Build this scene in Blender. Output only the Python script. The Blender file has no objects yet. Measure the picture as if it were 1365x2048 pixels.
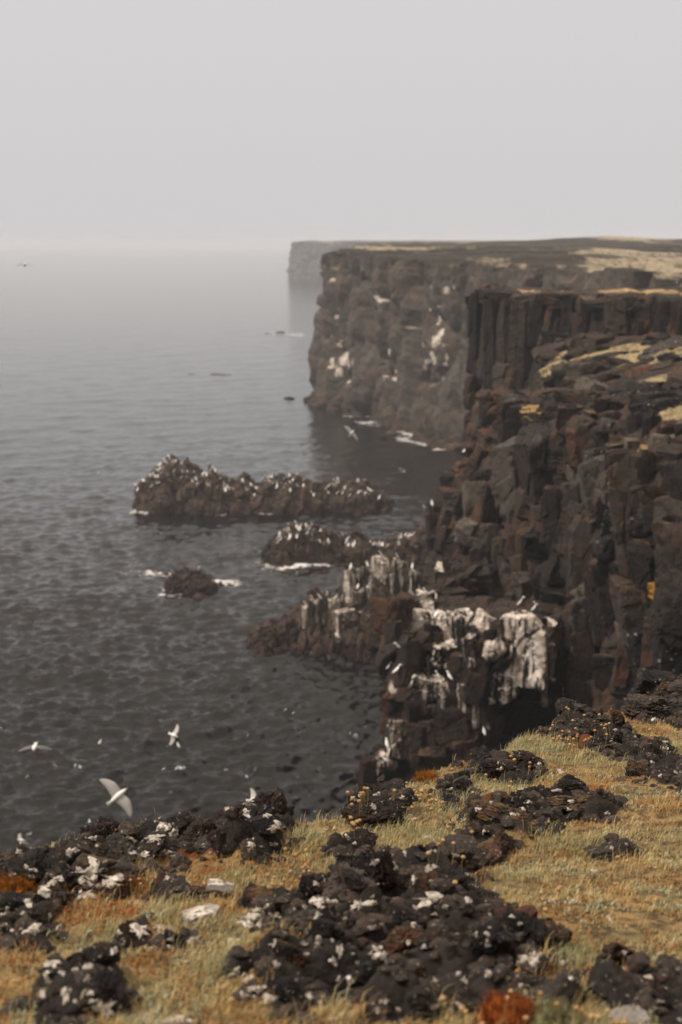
import bpy, bmesh, math, random
import numpy as np
from mathutils import Vector, Matrix
rad = math.radians
S = bpy.context.scene
C = S.collection

# ------------------------------------------------------------------ camera
cam_d = bpy.data.cameras.new('camera'); cam = bpy.data.objects.new('camera', cam_d); C.objects.link(cam)
cam_d.sensor_fit = 'VERTICAL'; cam_d.sensor_height = 36.0; cam_d.sensor_width = 24.0; cam_d.lens = 50.0
cam_d.clip_start = 0.1; cam_d.clip_end = 20000.0
cam.location = (0, 0, 24.0); cam.rotation_euler = (rad(90 - 10.73), 0, 0)
cam_d.dof.use_dof = True; cam_d.dof.focus_distance = 6.2; cam_d.dof.aperture_fstop = 3.6; cam_d.dof.aperture_blades = 0
S.camera = cam

# ------------------------------------------------------------------ sky (overcast, foggy) and sun
SUN_EL, SUN_AZ = rad(50), rad(-104)          # azimuth from +Y towards +X
W = bpy.data.worlds.new('World'); S.world = W; W.use_nodes = True
wn, wl = W.node_tree.nodes, W.node_tree.links
wn.clear()
wo = wn.new('ShaderNodeOutputWorld'); bg = wn.new('ShaderNodeBackground'); wl.new(bg.outputs[0], wo.inputs[0])
sk = wn.new('ShaderNodeTexSky'); sk.sky_type = 'NISHITA'; sk.sun_disc = False
sk.sun_elevation = SUN_EL; sk.sun_rotation = SUN_AZ; sk.dust_density = 6.0; sk.air_density = 1.0
hs = wn.new('ShaderNodeHueSaturation'); hs.inputs['Saturation'].default_value = 0.08; wl.new(sk.outputs[0], hs.inputs['Color'])
tc = wn.new('ShaderNodeTexCoord'); sx = wn.new('ShaderNodeSeparateXYZ'); wl.new(tc.outputs['Generated'], sx.inputs[0])
cr = wn.new('ShaderNodeValToRGB'); wl.new(sx.outputs[2], cr.inputs[0])     # even cloud sheet, brighter overhead
e = cr.color_ramp.elements
e[0].position = 0.0; e[0].color = (5.0, 4.90, 4.97, 1)
e[1].position = 1.0; e[1].color = (15.0, 13.0, 10.9, 1)
m = e.new(0.2); m.color = (5.2, 5.06, 5.10, 1)
m = e.new(0.5); m.color = (6.2, 5.55, 4.95, 1)
m = e.new(0.75); m.color = (9.2, 8.1, 7.0, 1)
mx = wn.new('ShaderNodeMix'); mx.data_type = 'RGBA'; mx.inputs[0].default_value = 0.92
wl.new(hs.outputs[0], mx.inputs[6]); wl.new(cr.outputs[0], mx.inputs[7]); wl.new(mx.outputs[2], bg.inputs[0])
bg.inputs[1].default_value = 0.1
sun_d = bpy.data.lights.new('sun', 'SUN'); sun_d.energy = 2.6; sun_d.angle = rad(10); sun_d.color = (1.0, 0.93, 0.84)
sun = bpy.data.objects.new('sun', sun_d); C.objects.link(sun)
sd = Vector((math.sin(SUN_AZ) * math.cos(SUN_EL), math.cos(SUN_AZ) * math.cos(SUN_EL), math.sin(SUN_EL)))
sun.rotation_euler = sd.to_track_quat('Z', 'Y').to_euler()
S.view_settings.view_transform = 'Standard'; S.view_settings.look = 'None'; S.view_settings.exposure = 0.42; S.view_settings.gamma = 1.0
S.cycles.use_denoising = True; S.cycles.volume_bounces = 1; S.cycles.max_bounces = 6
S.cycles.use_adaptive_sampling = True; S.cycles.adaptive_threshold = 0.02
S.cycles.caustics_reflective = False; S.cycles.caustics_refractive = False
S.cycles.sample_clamp_indirect = 3.0

# ------------------------------------------------------------------ tables (metres; camera stands at x=0, y=0, z=24 over the sea)
GRID_PROMONTORY = [[[13.17,101.0,20.94],[10.37,94.5,21.142],[9.67,92.0,21.142],[11.993,89.734,21.212],[14.153,87.261,21.289],[16.043,84.116,21.387],[17.754,80.97,21.485],[19.421,78.37,21.565],[21.192,76.685,21.618],[22.867,75.0,21.67]],[[11.21,93.5,20.77],[8.41,87.0,20.968],[7.714,84.5,20.968],[9.831,80.686,21.105],[11.79,77.363,21.224],[13.659,74.659,21.321],[15.484,72.524,21.398],[17.208,70.505,21.47],[18.743,68.253,21.551],[20.141,66.0,21.632]],[[11.19,93.0,19.34],[8.39,86.5,19.537],[7.693,84.0,19.537],[9.761,79.85,19.757],[11.752,76.863,19.916],[13.612,74.159,20.06],[15.427,72.024,20.173],[17.141,70.005,20.28],[18.666,67.753,20.4],[20.053,65.5,20.52]],[[11.38,92.5,17.62],[8.58,86.0,17.822],[7.882,83.5,17.822],[9.878,79.14,18.144],[11.831,76.209,18.361],[13.653,73.536,18.559],[15.441,71.457,18.713],[17.121,69.454,18.861],[18.617,67.227,19.026],[19.978,65.0,19.191]],[[11.33,91.5,15.09],[8.53,85.0,15.289],[7.834,82.5,15.289],[9.811,78.14,15.75],[11.744,75.209,16.059],[13.547,72.536,16.341],[15.315,70.457,16.561],[16.974,68.454,16.772],[18.449,66.227,17.008],[19.787,64.0,17.243]],[[10.9,90.0,12.08],[8.1,83.5,12.279],[7.402,81.0,12.279],[9.518,77.5,12.785],[11.488,74.473,13.223],[13.322,71.747,13.618],[15.105,69.571,13.933],[16.788,67.542,14.226],[18.275,65.271,14.555],[19.619,63.0,14.884]],[[10.9,89.2,-2.0],[8.1,82.7,-2.0],[7.402,80.2,-2.0],[9.518,76.7,-2.0],[11.488,73.67,-2.0],[13.322,70.95,-2.0],[15.105,68.77,-2.0],[16.788,66.74,-2.0],[18.275,64.47,-2.0],[19.619,62.2,-2.0]]]
GRID_SHELF = [[[14.15,86.0,18.85],[11.35,79.5,19.054],[10.647,77.0,19.054],[11.736,73.653,19.269],[13.027,72.21,19.361],[14.351,71.23,19.424],[15.633,70.249,19.487],[16.85,69.171,19.557],[17.939,67.781,19.646],[18.97,66.39,19.735],[19.942,65.0,19.825]],[[13.32,81.0,18.47],[10.52,74.5,18.673],[9.823,72.0,18.673],[10.744,68.09,18.962],[11.784,65.772,19.134],[12.848,64.07,19.259],[13.839,62.367,19.385],[14.779,60.754,19.505],[15.746,59.503,19.597],[16.659,58.251,19.69],[17.519,57.0,19.783]],[[12.59,75.0,17.53],[9.79,68.5,17.729],[9.086,66.0,17.729],[9.456,59.458,18.351],[10.323,57.227,18.563],[11.095,54.995,18.775],[11.772,52.763,18.987],[12.388,50.673,19.186],[13.057,49.115,19.334],[13.659,47.558,19.482],[14.194,46.0,19.63]],[[11.81,75.0,16.79],[9.01,68.5,16.985],[8.314,66.0,16.985],[8.313,55.84,18.065],[9.234,53.755,18.286],[10.06,51.67,18.508],[10.789,49.585,18.73],[11.424,47.5,18.951],[12.117,46.0,19.111],[12.741,44.5,19.27],[13.296,43.0,19.43]],[[10.49,83.0,15.07],[7.69,76.5,15.27],[6.99,74.0,15.27],[7.338,60.444,16.869],[7.775,52.42,17.816],[8.758,49.974,18.105],[9.609,47.528,18.393],[10.328,45.083,18.682],[11.042,43.128,18.912],[11.761,41.564,19.097],[12.395,40.0,19.281]],[[9.91,77.0,13.96],[7.11,70.5,14.16],[6.407,68.0,14.16],[6.725,55.405,15.983],[7.42,49.962,16.77],[8.26,47.019,17.196],[8.875,43.756,17.668],[9.15,39.789,18.242],[9.549,37.138,18.626],[10.111,35.569,18.853],[10.588,34.0,19.08]],[[8.13,73.0,12.23],[5.33,66.5,12.431],[4.63,64.0,12.431],[5.882,57.397,13.624],[6.867,51.775,14.641],[7.642,46.947,15.513],[8.18,42.404,16.335],[8.479,38.014,17.128],[8.726,34.462,17.77],[9.274,32.731,18.083],[9.718,31.0,18.396]],[[7.72,71.0,10.33],[4.92,64.5,10.526],[4.225,62.0,10.526],[5.544,55.953,11.841],[6.633,51.02,12.913],[7.509,46.654,13.861],[7.936,41.362,15.012],[8.192,36.767,16.01],[8.395,33.087,16.81],[8.979,31.544,17.145],[9.468,30.0,17.481]],[[7.49,69.0,8.54],[4.69,62.5,8.739],[3.986,60.0,8.739],[5.301,54.174,10.221],[6.439,49.815,11.329],[7.453,46.385,12.202],[7.884,41.046,13.56],[8.073,36.125,14.811],[8.186,32.114,15.832],[8.749,30.557,16.228],[9.214,29.0,16.624]],[[7.15,67.0,6.87],[4.35,60.5,7.07],[3.647,58.0,7.07],[5.048,53.138,8.489],[6.257,49.219,9.633],[7.375,46.308,10.483],[7.824,40.885,12.066],[7.959,35.611,13.605],[7.978,31.212,14.89],[8.591,29.856,15.285],[9.116,28.5,15.681]],[[6.13,65.0,4.25],[3.33,58.5,4.446],[2.629,56.0,4.446],[4.282,52.546,5.652],[5.695,49.092,6.858],[6.964,46.263,7.846],[7.605,41.096,9.65],[7.82,35.611,11.566],[7.726,30.404,13.384],[8.429,29.202,13.803],[9.049,28.0,14.223]],[[5.71,64.0,-0.8],[2.92,57.5,-0.601],[2.215,55.0,-0.601],[3.954,51.792,0.834],[5.461,48.583,2.269],[6.776,45.638,3.586],[7.506,40.673,5.807],[7.733,35.056,8.32],[7.565,29.474,10.816],[8.339,28.487,11.258],[9.042,27.5,11.699]],[[5.71,63.2,-2.0],[2.92,56.7,-2.0],[2.215,54.2,-2.0],[3.954,50.99,-2.0],[5.461,47.78,-2.0],[6.776,44.84,-2.0],[7.506,39.87,-2.0],[7.733,34.26,-2.0],[7.565,28.67,-2.0],[8.339,27.69,-2.0],[9.042,26.7,-2.0]]]
GRID_BUTTRESS = [[[6.29,56.5,11.79],[3.49,50.0,11.989],[2.794,47.5,11.989],[3.523,47.098,12.091],[4.282,47.167,12.073],[5.06,47.388,12.017],[5.844,47.598,11.964],[6.632,47.799,11.913],[7.428,48.0,11.863]],[[5.44,52.2,12.17],[2.64,45.7,12.366],[1.937,43.2,12.366],[2.738,42.691,12.503],[3.514,42.115,12.658],[4.253,41.39,12.853],[5.04,41.293,12.879],[5.841,41.327,12.87],[7.229,45.0,11.881]],[[5.06,51.2,11.48],[2.26,44.7,11.682],[1.561,42.2,11.682],[2.432,41.696,11.829],[3.281,41.187,11.978],[4.082,40.426,12.2],[4.902,40.08,12.301],[5.84,40.665,12.13],[7.423,45.0,10.865]],[[5.25,50.6,10.07],[2.45,44.1,10.274],[1.748,41.6,10.274],[2.605,41.15,10.423],[3.452,40.8,10.538],[4.32,40.8,10.538],[5.29,41.597,10.275],[6.432,43.323,9.706],[7.808,46.0,8.822]],[[5.07,50.2,8.94],[2.27,43.7,9.136],[1.574,41.2,9.136],[2.464,40.668,9.328],[3.34,40.251,9.479],[4.286,40.676,9.325],[5.331,41.728,8.946],[6.528,43.481,8.313],[7.936,46.0,7.405]],[[4.44,49.6,7.89],[1.64,43.1,8.088],[0.942,40.6,8.088],[1.938,40.165,8.258],[2.912,39.729,8.429],[3.936,40.028,8.312],[5.053,40.95,7.95],[6.379,42.975,7.157],[7.98,46.0,5.971]],[[3.84,49.0,4.95],[1.04,42.5,5.146],[0.339,40.0,5.146],[1.444,39.696,5.289],[2.532,39.391,5.432],[3.634,39.42,5.419],[4.81,40.053,5.12],[6.279,42.427,4.002],[8.092,46.0,2.317]],[[3.84,48.2,-2.0],[1.04,41.7,-2.0],[0.339,39.2,-2.0],[1.444,38.9,-2.0],[2.532,38.59,-2.0],[3.634,38.62,-2.0],[4.81,39.25,-2.0],[6.279,41.63,-2.0],[8.092,45.2,-2.0]]]
BLOCKS_PROMONTORY = [(8.025,83.357,18.848,0.59,1.01,2.41,'column','rock',3),
(8.393,82.26,18.2,0.38,0.65,2.46,'column','pale',4),
(8.756,81.346,18.265,0.66,1.13,2.71,'column','rock',-2),
(9.45,79.942,18.085,0.62,1.07,2.67,'column','rock',2),
(10.162,78.999,18.43,0.72,1.25,2.63,'column','rock',0),
(10.856,78.223,19.573,0.69,0.8,1.65,'column','rock',2),
(11.529,77.294,19.893,0.71,0.76,1.49,'block','rust',-3),
(12.36,76.077,19.826,0.61,0.71,1.47,'column','rock',2),
(12.824,75.349,19.735,0.45,0.64,1.32,'column','rock',0),
(13.452,74.504,20.041,0.52,0.6,1.24,'column','rock',-2),
(14.053,73.544,19.965,0.59,0.64,1.29,'column','rock',1),
(14.73,72.83,20.004,0.51,0.62,1.28,'column','rock',-2),
(15.428,72.032,19.923,0.53,0.61,1.26,'block','rock',0),
(16.114,71.281,19.966,0.6,0.65,1.31,'column','rock',2),
(16.737,70.53,19.886,0.5,0.66,1.36,'column','rock',-1),
(17.349,69.743,20.053,0.61,0.71,1.47,'column','rock',2),
(7.965,83.973,20.582,0.65,0.7,0.5,'block','rock',5),
(9.069,82.126,20.997,1.15,1.24,0.37,'block','rock',0),
(10.459,79.629,20.924,0.98,1.06,0.34,'block','rock',2),
(12.015,77.152,20.966,1.22,1.32,0.46,'block','rust',-3),
(13.704,74.625,20.911,1.18,1.27,0.34,'block','rock',1),
(15.363,72.633,20.944,1.02,1.1,0.31,'block','rock',0),
(7.645,82.742,15.702,0.52,0.56,0.73,'boulder','rock',8),
(8.002,82.679,16.58,0.38,0.41,0.67,'boulder','rock',5),
(7.424,82.418,15.007,0.38,0.41,0.58,'boulder','rock',5)]
BLOCKS_SHELF = [(9.995,68.279,18.59,0.72,0.82,0.43,'boulder','rock',0),
(10.71,65.357,18.89,0.6,0.68,0.39,'boulder','rock',0),
(9.561,62.21,18.417,0.55,0.62,0.37,'boulder','pale',0),
(8.794,58.991,18.084,0.37,0.43,0.46,'boulder','rock',0),
(9.197,57.113,18.272,0.54,0.62,0.4,'block','rock',0),
(9.51,58.327,18.356,0.31,0.35,0.14,'block','pale',10),
(9.437,53.62,18.339,0.57,0.64,0.58,'block','pale',-12),
(8.547,54.175,18.089,0.38,0.43,0.32,'boulder','rock',0),
(10.302,60.793,18.608,0.64,0.73,0.43,'boulder','rock',0),
(10.834,59.608,18.714,0.42,0.48,0.36,'boulder','rock',0),
(11.924,62.691,19.033,0.66,0.75,0.26,'boulder','rock',0),
(12.705,60.124,19.131,0.27,0.31,0.19,'boulder','rock',0),
(11.387,57.626,18.829,0.45,0.51,0.32,'boulder','rock',0),
(12.291,57.631,19.03,0.41,0.46,0.26,'boulder','rock',0),
(12.691,55.819,19.128,0.53,0.6,0.33,'boulder','rock',0),
(10.709,53.144,18.67,0.41,0.47,0.3,'boulder','rock',0),
(11.212,51.586,18.826,0.51,0.58,0.25,'boulder','rock',0),
(11.592,49.7,18.963,0.35,0.4,0.26,'boulder','rock',0),
(10.805,48.076,18.754,0.51,0.58,0.22,'boulder','rock',0),
(10.185,49.153,18.55,0.4,0.45,0.19,'boulder','rock',0),
(13.412,59.533,19.262,0.27,0.31,0.15,'boulder','rock',0),
(13.572,61.73,19.325,0.33,0.37,0.13,'boulder','rock',0),
(12.064,59.32,18.989,0.23,0.26,0.15,'boulder','rock',0),
(14.357,61.406,19.457,0.32,0.37,0.17,'boulder','rock',0),
(11.707,65.857,19.127,0.69,0.79,0.23,'boulder','rock',0),
(10.106,51.916,18.519,0.27,0.31,0.2,'boulder','rock',0),
(7.752,57.884,17.377,0.61,0.7,0.31,'boulder','pale',20),
(7.283,56.04,16.991,0.26,0.33,0.65,'column','rock',0),
(7.52,53.498,17.309,0.6,0.69,0.62,'block','mossy',0),
(8.075,53.537,17.931,0.56,0.64,0.24,'boulder','rock',-20),
(7.244,50.611,16.131,0.89,1.01,1.34,'block','slab',2),
(8.075,50.453,17.6,0.44,0.51,0.71,'block','rock',-4),
(7.962,47.974,16.972,0.37,0.42,0.42,'boulder','rock',0),
(8.686,48.369,17.778,0.37,0.43,0.53,'column','mossy',0),
(9.045,47.392,17.955,0.38,0.44,0.5,'column','rock',0),
(9.388,45.305,18.124,0.27,0.31,0.53,'column','pale',0),
(9.524,43.558,18.242,0.32,0.37,0.57,'column','rock',0),
(9.639,41.707,18.412,0.29,0.33,0.4,'block','rock',0),
(9.866,40.405,18.615,0.31,0.36,0.36,'block','rock',0),
(8.782,45.211,17.539,0.3,0.34,0.14,'block','pale',0),
(9.046,43.563,17.852,0.28,0.31,0.2,'block','pale',0),
(8.729,43.28,17.396,0.61,0.69,0.38,'block','rock',6),
(9.048,40.942,18.002,0.5,0.57,0.22,'block','mossy',8),
(9.085,38.312,18.25,0.4,0.46,0.3,'block','rock',0),
(8.46,41.433,16.886,0.55,0.63,0.44,'block','mossy',-15),
(8.744,38.991,17.545,0.45,0.52,0.45,'block','rock',8),
(8.629,36.112,17.669,0.33,0.38,0.37,'boulder','speck',0),
(8.917,37.824,17.983,0.33,0.38,0.24,'block','rock',0),
(8.235,41.318,16.381,0.36,0.41,0.29,'boulder','rock',0),
(7.688,46.14,15.156,0.24,0.44,0.89,'column','pale',4),
(7.875,45.004,15.701,0.35,0.4,0.71,'block','rock',0),
(7.895,43.83,15.279,0.42,0.47,0.62,'block','rock',4),
(7.66,45.633,14.502,0.21,0.33,0.64,'column','white',-8),
(8.032,42.944,15.768,0.26,0.29,0.53,'boulder','rock',0),
(8.136,40.712,15.899,0.5,0.57,0.5,'block','speck',-10),
(8.295,37.45,16.411,0.53,0.6,0.53,'block','speck',10),
(8.376,35.273,16.981,0.37,0.42,0.43,'block','rock',0),
(7.965,40.426,15.066,0.64,0.73,0.57,'boulder','speck',12),
(8.15,36.623,15.636,0.52,0.59,0.58,'block','rock',0),
(8.191,34.075,16.344,0.36,0.41,0.48,'block','speck',0),
(7.295,48.777,14.472,0.6,0.68,0.51,'block','rust',0),
(7.066,49.457,13.434,0.61,0.69,0.52,'block','rock',0),
(7.426,47.1,13.244,0.5,0.57,0.58,'block','rock',0),
(7.779,43.36,13.938,0.46,0.52,0.61,'block','rock',0),
(7.143,48.541,12.376,0.51,0.58,0.68,'block','slab',10),
(7.335,47.419,12.116,0.42,0.48,0.75,'block','slab',0),
(8.104,35.156,15.32,0.27,0.31,0.19,'block','orange',0),
(8.023,37.693,14.272,0.53,0.6,0.73,'block','rock',0),
(7.999,33.51,14.975,0.41,0.47,0.71,'block','rock',0),
(7.825,41.679,12.931,0.44,0.5,0.81,'block','rock',0),
(7.956,35.928,13.513,0.44,0.5,0.7,'column','speck',0),
(7.896,38.826,12.52,0.38,0.46,0.89,'column','slab',0),
(7.741,41.788,11.486,0.51,0.59,1.1,'block','rock',12),
(7.868,32.537,14.256,0.4,0.46,0.51,'block','speck',0),
(7.574,44.505,11.345,0.47,0.54,0.86,'column','rock',0),
(7.325,45.777,9.77,0.48,0.55,0.89,'block','rock',0),
(7.625,41.76,10.221,0.59,0.67,0.73,'block','slab',0),
(7.866,34.731,12.674,0.55,0.63,0.49,'block','speck',0),
(7.804,38.087,11.141,0.54,0.61,0.54,'block','rock',0),
(6.893,66.842,16.706,0.52,0.59,0.47,'boulder','red',0),
(7.497,65.981,17.034,0.51,0.58,0.42,'boulder','red',0),
(6.999,71.377,15.326,0.5,0.57,0.55,'block','red',0),
(7.258,64.711,16.251,0.57,0.65,0.5,'boulder','red',0),
(7.899,64.474,16.965,0.45,0.52,0.41,'boulder','red',0),
(6.65,70.186,14.597,0.44,0.51,0.54,'block','red',0),
(6.843,63.844,15.332,0.56,0.64,0.52,'boulder','red',0),
(6.887,57.572,16.081,0.45,0.51,0.61,'block','rock',0),
(6.177,67.569,14.101,0.43,0.49,0.48,'boulder','red',0),
(6.465,63.304,14.499,0.51,0.58,0.49,'block','rock',0),
(6.61,56.756,15.176,0.5,0.57,0.7,'block','rock',0),
(5.691,64.594,13.609,0.57,0.65,0.5,'boulder','red',0),
(5.104,64.364,13.181,0.5,0.57,0.45,'block','rock',0),
(6.074,60.327,13.86,0.64,0.73,0.64,'block','rock',0),
(5.031,62.469,12.821,0.55,0.63,0.44,'block','rust',0),
(5.418,60.063,13.143,0.63,0.72,0.53,'block','rock',0),
(6.05,55.943,13.684,0.49,0.56,0.79,'block','rock',0),
(4.441,63.501,12.059,0.38,0.43,0.38,'block','rock',0),
(4.943,61.22,12.154,0.65,0.74,0.43,'block','pale',0),
(4.188,62.987,11.467,0.33,0.38,0.55,'block','rock',0),
(4.731,60.566,11.283,0.64,0.73,0.64,'block','rock',0),
(4.328,61.56,10.622,0.48,0.54,0.65,'block','rock',0),
(5.635,56.59,12.429,0.9,1.02,0.6,'block','pale',-5),
(5.367,56.844,11.647,0.6,0.68,0.6,'block','rock',0),
(6.513,52.251,13.412,0.4,0.57,1.1,'column','rock',0),
(6.17,52.346,12.432,0.5,0.57,0.64,'block','rock',0),
(5.289,57.595,11.696,0.36,0.42,0.3,'block','pale',0),
(4.875,58.163,10.61,0.51,0.58,0.61,'block','rock',12),
(5.768,52.805,11.354,0.56,0.64,0.74,'block','slab',-20),
(5.256,55.436,10.621,0.49,0.56,0.58,'block','rock',0),
(4.5,59.221,9.928,0.46,0.52,0.52,'block','white',0),
(4.089,61.134,9.813,0.32,0.37,0.54,'block','rock',0),
(4.675,57.274,9.539,0.5,0.57,0.5,'boulder','rock',0),
(5.11,54.75,9.768,0.58,0.66,0.58,'block','rock',0),
(5.845,50.776,10.706,0.63,0.71,0.54,'block','rock',0),
(6.733,49.29,11.647,0.52,0.59,0.78,'block','slab',8),
(5.732,54.43,11.871,0.42,0.48,0.38,'block','rock',0),
(6.604,50.557,12.454,0.53,0.61,0.62,'boulder','rock',0)]
BLOCKS_BUTTRESS = [(2.902,46.452,12.098,0.33,0.35,0.36,'block','white',0),
(2.596,42.683,12.425,0.35,0.37,0.48,'block','white',6),
(3.103,42.165,12.407,0.33,0.35,0.44,'column','white',0),
(3.621,42.0,12.689,0.44,0.48,0.3,'block','guano',0),
(4.23,41.218,12.745,0.32,0.34,0.41,'block','white',-14),
(4.431,40.2,12.342,0.37,0.4,0.4,'boulder','white',10),
(5.456,40.528,12.292,0.68,0.74,1.0,'block','white',0),
(6.249,42.178,12.293,0.27,0.29,0.37,'block','white',-18),
(2.042,42.326,11.965,0.25,0.27,0.37,'block','guano',6),
(2.395,41.717,11.823,0.32,0.35,0.37,'block','guano',0),
(3.266,41.16,11.83,0.58,0.63,0.43,'block','guano',0),
(3.83,40.716,11.653,0.43,0.46,0.5,'block','guano',0),
(1.705,41.754,10.702,0.15,0.25,0.51,'column','white',6),
(2.388,41.401,10.815,0.58,0.63,0.44,'block','guano',-6),
(3.029,41.028,10.855,0.32,0.34,0.39,'boulder','white',0),
(3.436,40.837,10.76,0.29,0.31,0.36,'block','guano',0),
(3.959,40.722,11.109,0.14,0.15,0.16,'boulder','white',0),
(4.075,40.768,10.705,0.43,0.46,0.5,'block','rock',0),
(4.713,40.53,11.092,0.5,0.54,0.5,'block','guano',0),
(2.233,41.178,10.018,0.43,0.47,0.33,'block','rock',14),
(2.702,40.955,10.173,0.22,0.23,0.22,'block','pale',25),
(3.238,40.425,9.885,0.5,0.54,0.57,'block','rock',0),
(4.39,40.753,9.77,0.5,0.54,0.57,'block','rock',0),
(3.16,40.318,9.61,0.31,0.34,0.31,'block','pale',0),
(2.367,40.726,9.307,0.5,0.54,0.64,'column','rock',0),
(4.348,40.693,9.288,0.24,0.26,0.43,'column','white',0),
(5.332,41.696,9.602,0.59,0.63,0.66,'block','rock',0),
(5.85,42.255,10.22,0.45,0.48,0.67,'block','rock',0),
(1.568,40.984,8.896,0.24,0.35,0.72,'column','guano',14),
(1.783,41.14,9.317,0.22,0.28,0.58,'column','rock',0),
(3.684,40.275,9.158,0.42,0.46,0.57,'block','rock',0),
(2.784,40.128,8.899,0.56,0.61,0.42,'block','rock',0),
(5.161,41.383,8.749,0.58,0.63,0.58,'block','rock',0),
(1.242,40.608,8.323,0.36,0.39,0.43,'boulder','guano',10),
(6.542,43.5,8.307,0.69,0.74,0.76,'block','rock',0)]
COAST_FAR = [(34,88,20.6),
(33,105,20.8),
(29,130,21.0),
(22,152,21.2),
(15.5,168,21.45),
(10,182,21.7),
(4,200,22.0),
(-1.5,214,22.3),
(-3.2,220,22.35),
(-2.6,226,22.4),
(1.5,245,22.6),
(8,290,23.0),
(14,400,23.1)]
COAST_HEADLAND = [(13,398,23.2),
(13,500,23.3),
(5,700,23.5),
(-6,930,23.9),
(-18,965,24.1),
(-33,992,24.3),
(-35,1003,24.2),
(-33,1020,24.2),
(-10,1100,24.4),
(25,1350,24.8),
(0,1600,25.6),
(-4,1660,25.9),
(20,1800,25.9),
(80,2400,25)]
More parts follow.
